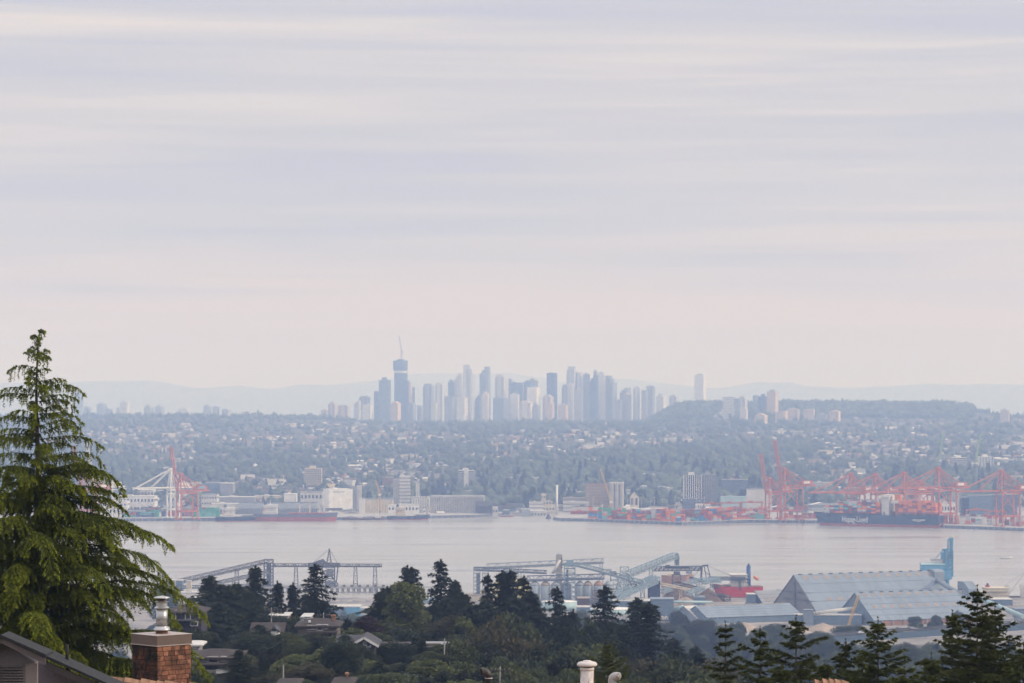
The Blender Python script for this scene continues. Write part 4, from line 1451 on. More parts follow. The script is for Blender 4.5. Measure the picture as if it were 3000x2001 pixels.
house('white flat house front behind the small cone-shaped fir', 790, 842, 1803, 1805, 1824, 500, 8, 'flat', HW['gr'], M['pale'], [(798, 812, 1808, 1815), (822, 836, 1808, 1815)], over=0.3)
house('dark gabled house with bright white trim boards and a white window', 1037, 1096, 1866, 1883, 1905, 405, 9, 'gf', HW['dk'], M['dark'], [(1066, 1071, 1882, 1888), (1075, 1084, 1881, 1894)], extras=[('trim', 0, 0, 0, 0, M['white'])], over=0.7)
house('grey-roofed wing lying behind the white-trimmed gable', 994, 1046, 1865, 1880, 1898, 412, 7, 'gx', HW['dk'], M['dark'], [(1000, 1012, 1885, 1893)], extras=[('chimney', 1024, 1033, 1874, 1886, M['dark'])])
house('low pale roof among the trees, beside the white-trimmed gable', 1116, 1188, 1888, 1892, 1900, 425, 7, 'hip', HW['br'], M['brownroof'], [(1130, 1150, 1894, 1898)])
house('flat-roofed house with a wide carport opening, under the pale leafy tree', 1249, 1304, 1895, 1899, 1924, 398, 9, 'flat', HW['br'], M['grey'], [(1253, 1296, 1903, 1914)], over=0.4, extras=[('box', 1252, 1290, 1884, 1893, HW['br'])])
house('reddish shingle roof with a stub chimney at the foot of the slope', 985, 1022, 1990, 2001, 2020, 306, 6, 'hip', HW['br'], M['brownroof'], [(995, 1010, 2004, 2012)], extras=[('chimney', 1009, 1014, 1984, 1996, M['brick'])])
house('reddish roof peeping out at the very foot of the slope, below the stepped house', 822, 862, 1994, 2004, 2020, 304, 6, 'hip', HW['br'], M['brownroof'], [(835, 850, 2006, 2013)])
house('small pale roof of a shed beside the chimney cap', 562, 582, 1880, 1888, 1900, 400, 5, 'hip', HW['gr'], M['pale'], [(566, 574, 1891, 1897)])


def pole(label, px, py, Y, arms=1, cat='utility pole', name='utility_pole'):
    p = W(px, py, Y)
    g0 = float(ground(p.x, Y))
    t = thing(name, label, cat, (p.x, Y, g0))
    h = p.z - g0
    MB().tube([(0, 0, -1), (0, 0, h)], [0.12, 0.08], 8).obj('pole', M['concrete'], t)
    if arms:
        MB().box(-1.2, 1.2, -0.07, 0.07, h - 0.5, h - 0.35).obj('crossarm', M['bark'], t)
        for x in (-1.0, -0.5, 0.5, 1.0):
            MB().lathe([(0.04, h - 0.349), (0.04, h - 0.22), (0.02, h - 0.2)], 6, (x, 0)).obj('insulator', M['steel'], t)
        MB().beam((0, -0.1, h - 1.8), (1.0, -0.1, h - 0.5), 0.08).obj('brace', M['bark'], t)
    return t


pole('pale utility pole with a crossarm and brace, among the trees before the large brownish tree', 1465, 1953, 320)
pole('white pole at the corner of the flat-roofed house', 1302, 1872, 380, 0, 'pole', 'pole')
pole('thin pale mast among the trees below the stepped house', 830, 1948, 350, 0, 'pole', 'pole')
pole('thin utility pole before the tall conical fir', 795, 1780, 470, 1)
pole('utility pole behind the brown-roofed house', 948, 1795, 470, 1)
# ------------------------------------------------------------------ the near terminal (2.0 to 2.5 km away)
G0 = 3.6


def shed(name, label, aL, aR, hw, ze, nsky=(), vents=0, sides=None, roofm='shed', endm='gable', ends=True, group='storage sheds of the terminal', wallm='shedwall'):
    """ridge from aL to aR, each (px, row, distance); hw half width, ze eave height; built along its own axis"""
    p, q = W(*aL), W(*aR)
    d = Vector((q.x - p.x, q.y - p.y, 0))
    L = d.length
    zr = (p.z + q.z) / 2 - G0
    t = thing(name, label, 'storage shed', (p.x, p.y, G0), math.atan2(d.y, d.x), group)
    z0 = -1.5
    MB().xprism([(-hw, z0), (hw, z0), (hw, ze), (0, zr - 0.25), (-hw, ze)], 0.15, L - 0.15).obj('wall', [M[endm], M[wallm]], t)
    if ze > 1:
        for sg in (-1, 1):
            MB().box(0.0, L, min(sg * hw, sg * (hw + 0.12)), max(sg * hw, sg * (hw + 0.12)), z0, ze - 0.35).obj('side_cladding', M[wallm], t)
    k = (zr - ze) / hw
    o = 0.7
    r = MB()
    for sg in (-1, 1):
        pr = [(0, zr), (sg * (hw + o), ze - o * k), (sg * (hw + o), ze - o * k - 0.3), (0, zr - 0.3)]
        r.xprism(pr if sg > 0 else pr[::-1], -0.5, L + 0.5)
    ro = r.obj('roof', M[roofm], t)
    sl = math.hypot(hw, zr - ze)
    seam = MB()
    for f in (0.22, 0.42, 0.62, 0.82):
        y, z = -f * (hw + o), zr - f * (hw + o) * k
        seam.beam((-0.5, y, z + 0.02), (L + 0.5, y, z + 0.02), 0.35, 0.10)
    seam.obj('sheet_joint', M[wallm], ro)
    for f0, f1, n, a, b in nsky:
        for i in range(n):
            x = a * L + (b - a) * L * (i + 0.5) / n
            w = (b - a) * L / n * 0.27
            v = []
            for xx in (x - w, x + w):
                for f in (f0, f1):
                    y, z = -f * (hw + o), zr - f * (hw + o) * k
                    v += [(xx, y, z + 0.03), (xx, y - 0.02, z + 0.11)]
            MB().add(v, [(0, 4, 5, 1), (2, 3, 7, 6), (0, 1, 3, 2), (4, 6, 7, 5), (1, 5, 7, 3)]).obj('skylight', M['skylight'], ro)
    for i in range(vents):
        x = L * (i + 0.6) / vents
        MB().box(x - 1.6, x + 1.6, -0.5, 0.5, zr + 0.003, zr + 0.32).obj('ridge_vent', M['dark'], ro)
    return t, L, zr


def build_sheds():
    # great shed, its grey gable end towards the lower left
    t, L, zr = shed('storage_shed', 'largest blue-grey shed with a steep weathered gable end and two rows of skylights', (2326, 1683, 2130), (2736, 1671, 2186), 37, 1.2, ((0.035, 0.12, 13, 0.03, 0.98), (0.54, 0.62, 6, 0.10, 0.56)), 14, wallm='gable')
    MB().box(-0.5, 0.1, -2.2, -0.8, -1, zr - 5).box(-0.65, -0.51, -0.6, 0.5, zr - 7.5, zr - 5.6).obj('ladder_shaft', M['dsteel'], t)
    MB().box(-0.45, 0.1, -30, 16, 12.3, 12.7).box(-0.45, 0.1, -24, 24, 18, 18.3).obj('cladding_line', M['dsteel'], t)
    MB().xprism([(-7, zr - 9), (7, zr - 9), (7, zr - 1), (3, zr + 0.8), (-4, zr + 0.8), (-7, zr - 1)], L - 4, L + 5).obj('head_box', [M['shed']], t)
    # second shed in front
    t, L, zr = shed('storage_shed', 'blue-grey shed with two full rows of skylights, in front of the largest shed', (2505, 1736, 2050), (2824, 1726, 2088), 26, 4.8, ((0.04, 0.14, 12, 0.03, 0.99), (0.46, 0.58, 12, 0.05, 1.0)), 11, endm='shedwall')
    MB().xprism([(-8, 10), (7, 10), (7, zr + 5.5), (-1, zr + 5.5), (-8, zr + 0.5)], L - 1, L + 7).obj('head_box', M['shed'], t)
    MB().box(6, L - 2, -26.6, -26.2, -0.6, 3.6).obj('brick_plinth', M['brick'], t)
    m = MB()
    for i in range(10):
        x = 6 + (L - 8) * i / 9
        m.box(x - 0.2, x + 0.2, -27.6, -27.2, -1, 4.2)
    m.obj('eave_post', M['steel'], t)
    # low long pale shed
    t, L, zr = shed('storage_shed', 'low long pale blue shed with a tall slate wall, in front of the largest gable', (2038, 1775, 2062), (2311, 1766, 2092), 18, 5.3, ((0.02, 0.06, 10, 0.04, 0.9),), 0, endm='shedwall')
    for i in range(16):
        x = L * (0.05 + 0.88 * i / 15)
        MB().box(x - 1.2, x + 1.2, -0.8, -0.1, zr - 0.05, zr + 0.28).obj('ridge_flashing', M['cream'], t)
    shed('storage_shed', 'short pale gabled shed tucked against the left end of the low long shed', (2004, 1775, 2072), (2040, 1773, 2078), 17, 3.0, (), 0, endm='shed', roofm='pale')
    shed('storage_shed', 'small grey shed with slanting skylights, behind the low long shed', (2212, 1731, 2200), (2304, 1727, 2212), 17, 2.0, ((0.35, 0.6, 8, 0.12, 0.9),), 0, roofm='grey', endm='shedwall')
    # plain wings
    for lab, px0, px1, yt, yb, Y, dep, mt, nm in (
        ('slate blue lean-to wing joining the low long shed to the second shed', 2332, 2524, 1803, 1840, 2036, 14, 'shedwall', 'shed_wing'),
        ('dark box-shaped annex at the end of the small grey shed', 2190, 2214, 1742, 1764, 2185, 16, 'shedwall', 'shed_annex'),
        ('small box housing where the white tube leaves the largest shed', 2355, 2383, 1788, 1806, 2030, 8, 'shed', 'tube_housing'),
        ('slate blue flat block behind the red-funnelled ship berth', 2905, 2966, 1757, 1790, 2240, 20, 'shedwall', 'warehouse'),
        ('grey transfer box at the foot of the long sloping blue tube', 2976, 3030, 1785, 1812, 2060, 14, 'shed', 'transfer_house')):
        p0, p1 = X(px0, Y), X(px1, Y)
        t = thing(nm, lab, 'building', ((p0 + p1) / 2, Y + dep / 2, G0))
        h, w, zb = Z(yt, Y) - G0, p1 - p0, min(Z(yb, Y) - G0, -1) if yb > 1780 else -1
        zb = -1.0 if nm != 'transfer_house' else Z(yb, Y) - G0
        MB().box(-w / 2, w / 2, -dep / 2, dep / 2, zb, h).obj('wall', M[mt], t)
        m = MB().box(-w / 2 - 0.3, w / 2 + 0.3, -dep / 2 - 0.3, dep / 2 + 0.3, h + 0.003, h + 0.4)
        m.obj('roof', M['pale' if mt == 'shedwall' else 'shed'], t)
        m = MB()
        n = max(2, int(w / 9))
        for i in range(n + 1):
            x = -w / 2 + w * i / n
            m.box(x - 0.12, x + 0.12, -dep / 2 - 0.12, -dep / 2 - 0.003, -1, h)
        m.obj('wall_rib', M[mt], t)  # widely spaced upright ribs on the front wall
        if nm == 'transfer_house':
            m = MB().tower((0, 0), w * 0.8, dep * 0.8, -2, zb - 0.05, 2, 0.5)
            m.obj('trestle', M['steel'], t)
    # grey transfer house standing on a trestle
    Y = 2080
    t = thing('transfer_house', 'square blue-grey transfer house raised on a lattice trestle', 'building', (X(1939, Y), Y, G0))
    s = Y / F
    w, z0, z1 = 66 * s, Z(1801, Y) - G0, Z(1752, Y) - G0
    MB().xprism([(-7, z0), (7, z0), (7, z1 - 0.6), (0, z1), (-7, z1 - 0.6)], -w / 2, w / 2).obj('house_wall', M['shedwall'], t)
    MB().xprism([(-7.5, z1 - 0.58), (0, z1 + 0.25), (7.5, z1 - 0.58), (7.5, z1 - 0.1), (0, z1 + 0.7), (-7.5, z1 - 0.1)], -w / 2 - 0.4, w / 2 + 0.4).obj('roof', M['shed'], t)
    m = MB()
    m.truss((-w / 2 + 0.6, -4, z0 - 5.2), (w / 2 - 0.6, -4, z0 - 5.2), 3, 5.0, 5, 0.5)
    for x in (-w * 0.4, w * 0.4):
        m.tower((x, 0), 2.4, 10, -3, z0 - 0.05, 3, 0.45)
    m.obj('trestle', M['bsteel'], t)


build_sheds()


def tube_conveyor(label, a, b, r, m='shed', name='conveyor_tube', legs=0, ring=6.0):
    a, b = W(*a), W(*b)
    t = thing(name, label, 'conveyor', (a.x, a.y, G0))
    a, b = sub(t, a), sub(t, b)
    mb = MB().tube([a, b], r, 14)
    mb.obj('tube', M[m], t, True)
    n = max(2, int((b - a).length / ring))
    rg = MB()
    for i in range(n + 1):
        c = a.lerp(b, i / n)
        d = (b - a).normalized() * 0.18
        rg.tube([c - d, c + d], r * 1.06, 14)
    rg.obj('stiffening_ring', M[m], t)
    if legs:
        lg = MB()
        for i in range(legs):
            c = a.lerp(b, (i + 0.5) / legs)
            lg.tower((c.x, c.y), 2.5, 2.5, -1, c.z - r, max(1, int(c.z / 5)), 0.35, top=0.6)
        lg.obj('trestle', M['steel'], t)
    return t


def gallery(label, pts, w, d, m='bsteel', legs=(), name='conveyor_gallery', t0=0.5, bay=4.0, deck='steel', cat='conveyor'):
    """lattice conveyor gallery through points (px, row of its bottom, distance); legs at fractions of the whole"""
    P = [W(*p) for p in pts]
    t = thing(name, label, cat, (P[0].x, P[0].y, G0))
    P = [sub(t, p) for p in P]
    mb = MB()
    for a, b in zip(P, P[1:]):
        mb.truss(a, b, w, d, max(2, int((b - a).length / bay)), t0, 0)
    mb.obj('truss', M[m], t)
    db = MB()
    for a, b in zip(P, P[1:]):
        u = Vector((0, 0, d * 0.25))
        db.beam(a + u, b + u, w * 0.66, d * 0.32)
    db.obj('belt', M[deck], t)
    if legs:
        for f in legs:
            k = f * (len(P) - 1)
            i = min(int(k), len(P) - 2)
            c = P[i].lerp(P[i + 1], k - i)
            MB().tower((c.x, c.y), w * 0.9, w * 1.1, -3.5, c.z - 0.1, max(2, int(c.z / 6)), 0.42, top=0.55).obj('trestle', M[m], t)
    return t


tube_conveyor('pale tube sloping down from the end of the largest shed', (2746, 1700, 2175), (2795, 1731, 2110), 1.7)
tube_conveyor('long pale blue tube sloping down past the tallest near fir', (2838, 1740, 2092), (2996, 1806, 2050), 1.7, 'tank')
tube_conveyor('white ribbed tube between the largest shed and the second gable', (2383, 1797, 2036), (2501, 1782, 2046), 1.25, 'pale', ring=2.5)
tube_conveyor('thin pale blue tube running from the grey transfer house over the yard', (1972, 1763, 2100), (2085, 1764, 2130), 0.95, 'tank', legs=3)
tube_conveyor('short pale blue tube below the thin one, beside the transfer house', (1972, 1786, 2090), (2000, 1778, 2085), 1.4, 'tank')


M['silo'] = mat('pale_blue_silo_sheet', (0.40, 0.46, 0.50), rough=0.5, var=0.15, scale=0.15, stretch=(1, 1, 0.1))


def build_silos():
    Y = 2262
    s = Y / F
    z1 = Z(1700, Y) - G0
    for i, (px, yy, kind) in enumerate(((1567, 0, 0), (1598, 0, 1), (1629, 0, 0), (1660, 6, 0), (1699, 0, 0), (1722, 0, 1), (1753, 0, 2), (1783, 2, 0))):
        r = 14.2 * s
        words = ('first silo beside the dark central firs', 'second silo, with a dusty tan dome', 'third silo, just before the lattice lift tower', 'silo half hidden behind the lattice lift tower', 'silo right after the lattice lift tower', 'silo with a dusty tan dome in the further group',
                 'silo with an orange-stained dome and machinery in front', 'end silo under the descending gallery')[i]
        t = thing('silo', 'blue-grey ribbed ' + words, 'silo', (X(px, Y), Y + yy, G0), 0, 'row of ribbed silos at the near terminal')
        zt = z1 - 4.0
        MB().lathe([(r, -1), (r, zt)], 28).obj('shell', M['silo'], t, True)
        rb = MB()
        for k in range(22):
            a = 2 * math.pi * k / 22
            rb.beam((r * math.cos(a), r * math.sin(a), -1), (r * math.cos(a), r * math.sin(a), zt - 0.1), 0.28)
        rb.obj('rib', M['shed'], t)
        MB().lathe([(r * 1.02, zt + 0.003), (r * 0.9, zt + 1.2), (r * 0.35, zt + 3.2), (r * 0.3, zt + 3.6)], 28).obj('dome', M[('steel', 'sand', 'rust')[kind]] if kind < 2 else mat('orange_stained_dome', (0.42, 0.24, 0.16), var=0.25, scale=0.5), t, True)
    # walkway house over the silos, lift tower, head tower with its chute
    gallery('dark conveyor bridge over the silo domes', ((1545, 1703, Y), (1770, 1697, Y)), 5, 4.2, 'dsteel', name='conveyor_gallery', bay=5)
    t = thing('lift_tower', 'open lattice lift tower between the two groups of silos', 'tower', (X(1669, Y - 14), Y - 14, G0))
    h = Z(1648, Y - 14) - G0
    MB().tower((0, 0), 31 * s, 7, -1, h - 1, 9, 0.55).obj('lattice_frame', M['bsteel'], t)
    MB().box(-15 * s, 15 * s, -3.8, 3.8, h - 3, h).box(-8 * s, 10 * s, -3, 3, h + 0.003, h + 2.2).obj('lift_machinery', M['bsteel'], t)
    MB().box(-10 * s, -4 * s, -1, 3, 0, h - 6).obj('lift_shaft', M['shedwall'], t)
    Yt = Y + 22
    t = thing('head_tower', 'tall square grey tower with a round-topped head above the silos', 'tower', (X(1638, Yt), Yt, G0))
    s2 = Yt / F
    h = Z(1624, Yt) - G0
    MB().box(-9 * s2, 9 * s2, -2.5, 2.5, -1, h).obj('tower_wall', M['concrete'], t)
    MB().lathe([(9.5 * s2, h + 0.003), (8 * s2, h + 0.4), (4 * s2, h + 0.8), (1, h + 1.0)], 14).obj('roof', M['steel'], t)
    m = MB()
    for i in range(4):
        m.box(6.5 * s2, 9.4 * s2, -2.7, -2.505, h - 4 - i * 2.2, h - 2.8 - i * 2.2)
    m.obj('window', M['dglass'], t)
    a, b = Vector((0.5, -4, Z(1641, Yt) - G0)), Vector((-19 * s2, -9, Z(1677, Yt) - G0))
    MB().tube([a, b], 1.15, 10).obj('chute', M['pale'], t, True)
    MB().add([(-8 * s2, -1, h - 13), (8 * s2, -1, h - 13), (16 * s2, -3, Z(1680, Yt) - G0), (-30 * s2, -3, Z(1680, Yt) - G0), (-8 * s2, 2, h - 13), (8 * s2, 2, h - 13), (16 * s2, 2, Z(1680, Yt) - G0), (-30 * s2, 2, Z(1680, Yt) - G0)],
             [(0, 1, 2, 3), (7, 6, 5, 4), (0, 4, 5, 1), (1, 5, 6, 2), (2, 6, 7, 3), (3, 7, 4, 0)]).obj('sloping_house', M['steel'], t)
    # galleries
    gallery('long pale lattice bridge carried high across the silo block', ((1427, 1667, 2330), (1768, 1651, 2330)), 4.5, 4.2, 'steel', (0.28, 0.98), bay=4.2)
    gallery('dark belt gallery falling gently from the corner tower to the silos', ((1392, 1671, 2290), (1600, 1681, 2275)), 4, 2.6, 'dsteel', (0.5,))
    gallery('pale gallery falling from the lift tower over the end silos', ((1684, 1658, 2240), (1760, 1677, 2235), (1880, 1712, 2230)), 4.5, 3.0, 'bsteel', (0.8,))
    gallery('pale gallery rising towards the dark transfer tower', ((1798, 1752, 2215), (1918, 1700, 2250)), 4.5, 4.2, 'bsteel', (0.35, 0.7))
    gallery('second pale gallery beside it, rising to the dark transfer tower', ((1812, 1757, 2195), (1924, 1708, 2225)), 3.5, 3.0, 'bsteel', ())
    gallery('broad pale gallery climbing to the loader head tower', ((1842, 1691, 2330), (1979, 1636, 2380)), 5, 5.0, 'bsteel', (0.47,), bay=3.6)
    gallery('short stub gallery at the right end of the high lattice bridge', ((1766, 1683, 2300), (1791, 1683, 2300)), 4.5, 4.0, 'steel', ())
    gallery('thin tan gallery falling from the dark transfer tower', ((1932, 1713, 2245), (2035, 1734, 2260)), 3.2, 1.8, 'cream', (0.6,))
    gallery('blue gallery rising from the yard behind the tan one', ((1940, 1738, 2290), (2045, 1706, 2330), (2110, 1703, 2335)), 4, 3.2, 'bsteel', (0.5,))
    gallery('dark red gallery crossing behind the tan one', ((1980, 1712, 2310), (2060, 1732, 2300)), 3.5, 2.2, 'rust', ())
    gallery('short pale gallery climbing from the yard to the round hopper', ((2012, 1745, 2200), (2060, 1728, 2215)), 4, 3.0, 'bsteel', (0.6,))
    gallery('curving blue gallery over the red ship deck', ((2060, 1713, 2300), (2085, 1705, 2310), (2108, 1708, 2315)), 4, 3.0, 'bsteel', (0.5,))
    # corner tower on the left with its legs
    Yc = 2300
    t = thing('lattice_tower', 'wide open lattice tower at the left corner of the silo block', 'tower', (X(1409, Yc), Yc, G0))
    h = Z(1668, Yc) - G0
    w = 44 * Yc / F
    m = MB().tower((-w * 0.27, 0), w * 0.42, 8, -1, h, 8, 0.5)
    m.tower((w * 0.30, 0), w * 0.38, 8, -1, h, 8, 0.5)
    m.truss((-w / 2, 0, h - 0.4), (w / 2, 0, h - 0.4), 8, 2.2, 6, 0.45)
    m.obj('lattice_frame', M['steel'], t)
    MB().box(-w * 0.30, -w * 0.05, -2, 2, 2, h - 3).obj('chute_box', M['shedwall'], t)
    # hub with curved chutes right of the silos
    Yh = 2290
    t = thing('chute_tower', 'tangled open steel frame with curved chutes, right of the end silo', 'tower', (X(1815, Yh), Yh, G0))
    h = Z(1672, Yh) - G0
    s = Yh / F
    m = MB().tower((0, 0), 52 * s, 12, -1, h - 4, 6, 0.5).tower((4, 2), 24 * s, 8, h - 4, h + 3, 2, 0.4)
    for k in range(10):
        m.beam((RG.uniform(-24, 24) * s, -6, RG.uniform(0, h * 0.5)), (RG.uniform(-24, 40) * s, 6, RG.uniform(h * 0.3, h - 3)), 0.45)
    m.obj('lattice_frame', M['bsteel'], t)
    for k in range(2):
        MB().tube([(6 * s + k * 9 * s, -5, h - 1), (18 * s + k * 9 * s, -5, h - 2), (28 * s + k * 9 * s, -5, h - 6), (33 * s + k * 9 * s, -5, h - 11)], 0.8, 8).obj('curved_chute', M['steel'], t, True)
    MB().box(-22 * s, -10 * s, -5, 3, h - 4, h - 0.5).obj('drive_housing', M['rust'], t)
    # dark transfer tower
    Yd = 2235
    t = thing('transfer_tower', 'dark navy windowless transfer tower below the pale galleries', 'tower', (X(1916, Yd), Yd, G0))
    s = Yd / F
    h = Z(1703, Yd) - G0
    MB().box(-17.5 * s, 17.5 * s, -5, 5, -1, h).obj('tower_wall', mat('navy_cladding', (0.035, 0.045, 0.10), scale=0.1), t)
    MB().truss((-20 * s, 0, h + 0.05), (18 * s, 0, h + 0.05), 9, 3.2, 5, 0.4).obj('head_frame', M['bsteel'], t)


build_silos()


def build_loader():
    Y = 2385
    s = Y / F
    t = thing('ship_loader', 'dark lattice ship loader with a level bridge, beside the red ship', 'ship loader', (X(1985, Y), Y, G0))
    def P(px, py, y=Y):
        return sub(t, W(px, py, y))
    MB().truss(P(1912, 1673), P(2052, 1671), 5, 3.6, 22, 0.55).obj('bridge', M['dsteel'], t)
    MB().box(P(1947, 0).x, P(2020, 0).x, -2.4, 2.4, P(0, 1665).z, P(0, 1658).z).box(P(1950, 0).x, P(1962, 0).x, -2, 2, P(0, 1658).z + 0.003, P(0, 1655).z).obj('machinery_house', M['dsteel'], t)
    m = MB().tower((P(1983, 0).x, 0), 12 * s, 4, P(0, 1656).z, P(0, 1628).z, 5, 0.5)
    m.box(P(1976, 0).x, P(1988, 0).x, -2, 2, P(0, 1630).z, P(0, 1621).z)
    m.lathe([(1.2, P(0, 1656).z), (1.9, P(0, 1640).z), (2.4, P(0, 1634).z)], 10, (P(1984, 0).x, 0))
    m.obj('chute_head', M['bsteel'], t)
    MB().tower((P(1982, 0).x, 0), 24 * s, 7, -4, P(0, 1684).z, 3, 0.6).box(P(1974, 0).x, P(1992, 0).x, -3, 3, P(0, 1684).z, P(0, 1675).z).obj('pedestal', M['dsteel'], t)
    m = MB().beam(P(2054, 1700), P(2056, 1658), 1.6).beam(P(2070, 1698), P(2063, 1657), 0.7).beam(P(2083, 1697), P(2072, 1657), 0.7).beam(P(2056, 1658), P(2075, 1656), 1.4).beam(P(2062, 1672), P(2080, 1686), 0.5)
    m.obj('a_frame', M['dsteel'], t)
    MB().beam(P(2075, 1659), P(2150, 1690), 0.28).beam(P(2056, 1660), P(2030, 1690), 0.28).obj('stay_cable', M['dsteel'], t)
    MB().truss(P(2076, 1699), P(2183, 1700), 3.6, 2.6, 20, 0.5).beam(P(2020, 1692), P(2060, 1703), 3, 2.4).obj('boom', M['dsteel'], t)
    MB().beam(P(2168, 1700), P(2168, 1726), 1.4).beam(P(2160, 1699), P(2180, 1697), 2.2).obj('loading_spout', M['dsteel'], t)
    MB().box(P(2010, 0).x, P(2027, 0).x, -2, 2, P(0, 1681).z, P(0, 1674).z).obj('operator_cab', M['steel'], t)


build_loader()


# ------------------------------------------------------------------ ships
def hull(t, L, B, D, zb, up, lo, bow_rise=2.5, rake=6.0, stern=0.82, deckm='rust'):
    """hull along local x, stern at 0; zb height of the red boot top, D deck height"""
    U, Lw, Dk = MB(), MB(), MB()
    st = []
    for i in range(25):
        f = i / 24
        bt = stern + (1 - stern) * min(1, f / 0.12)
        bw = stern * 0.7 + (1 - stern * 0.7) * min(1, f / 0.2)
        if f > 0.8:
            k = (f - 0.8) / 0.2
            bt *= max(1 - k ** 2.6, 0.03)
            bw *= max(1 - k ** 1.7, 0.01)
        zd = D + bow_rise * max(0, (f - 0.86) / 0.14) ** 0.7
        rk = rake * max(0, (f - 0.8) / 0.2) ** 3
        st.append((f * L, bw * B / 2, bt * B / 2, zd, rk))
    def ring(mb, za, zc, m=0):
        v = []
        for x, bw, bt, zd, rk in st:
            for z in (za, zc):
                z_ = zd if z is None else z
                k = np.clip(z_ / zd, 0, 1) ** 1.6
                b = bw + (bt - bw) * k
                xx = x + rk * np.clip(z_ / zd, 0, 1.0)
                v += [(xx, -b, z_), (xx, b, z_)]
        f = []
        for i in range(len(st) - 1):
            a, b = i * 4, (i + 1) * 4
            f += [(a, b, b + 2, a + 2), (a + 3, b + 3, b + 1, a + 1)]
        f += [(0, 2, 3, 1), (len(st) * 4 - 4, len(st) * 4 - 3, len(st) * 4 - 1, len(st) * 4 - 2)]
        mb.add(v, f, m)
    ring(Lw, -3, zb)
    ring(U, zb, D * 0.7)
    ring(U, D * 0.7, None)
    v = []
    for x, bw, bt, zd, rk in st:
        v += [(x + rk, -bt, zd - 0.15), (x + rk, bt, zd - 0.15)]
    Dk.add(v, [(i * 2, i * 2 + 2, i * 2 + 3, i * 2 + 1) for i in range(len(st) - 1)])
    ho = U.obj('hull', M[up], t)
    Lw.obj('boot_topping', M[lo], t)
    Dk.obj('deck', M[deckm], t)
    return ho


def bridge_house(t, x0, x1, w, z0, decks, m, funnel=None, fm='navy', mast=8, dh=2.7, taper=0.07):
    mb, wn = MB(), MB()
    n = decks
    for i in range(n):
        k = 1 - taper * i * (1 if i < n - 1 else 0.3)
        xa, xb = x0 + (x1 - x0) * (1 - k) * 0.4, x0 + (x1 - x0) * (1 - (1 - k) * 0.3)
        yy = w / 2 * k if i < n - 1 else w / 2 * 1.12
        mb.box(xa, xb, -yy, yy, z0 + i * dh + (0.003 if i else 0), z0 + (i + 1) * dh - 0.25)
        mb.box(xa - 0.8, xb + 0.8, -yy - 0.5, yy + 0.5, z0 + (i + 1) * dh - 0.247, z0 + (i + 1) * dh)
        for sg in (-1, 1):
            c = int((xb - xa) / 2.2)
            for j in range(c):
                q = xa + (xb - xa) * (j + 0.3) / c
                wn.box(q, q + 0.9, min(sg * yy, sg * (yy + 0.06)), max(sg * yy, sg * (yy + 0.06)), z0 + i * dh + 1.1, z0 + i * dh + 1.6)
        c = max(2, int(2 * yy / 2.0))
        for j in range(c):
            q = -yy + 2 * yy * (j + 0.25) / c
            for xx in (xa - 0.06, xb):
                wn.box(xx, xx + 0.06, q, q + 1.1, z0 + i * dh + 1.1, z0 + i * dh + 1.7)
    ho = mb.obj('superstructure', m, t)
    wn.obj('glazing', M['dglass'], ho)
    zt = z0 + n * dh
    xm = (x0 + x1) / 2
    a = MB().tube([(xm, 0, zt), (xm, 0, zt + mast)], [0.35, 0.15], 6).box(xm - 0.15, xm + 0.15, -2.2, 2.2, zt + mast * 0.55, zt + mast * 0.55 + 0.2).box(xm - 0.6, xm + 0.6, -0.8, 0.8, zt + mast * 0.75, zt + mast * 0.75 + 0.25)
    a.obj('mast', M['white'], t)
    if funnel:
        fx, fw, fh, fz = funnel
        MB().lathe([(fw, fz), (fw * 0.95, fz + fh)], 14, (fx, 0)).obj('funnel', M[fm], t, True)
        MB().lathe([(fw * 0.45, fz + fh), (fw * 0.4, fz + fh + 1.6)], 8, (fx, 0)).obj('exhaust_pipe', M['black'], t)
    return zt


M['salmon'] = mat('salmon_hull_paint', (0.36, 0.22, 0.18), rough=0.5)
M['funnel'] = mat('deep_blue_funnel_paint', (0.03, 0.09, 0.25), rough=0.4)


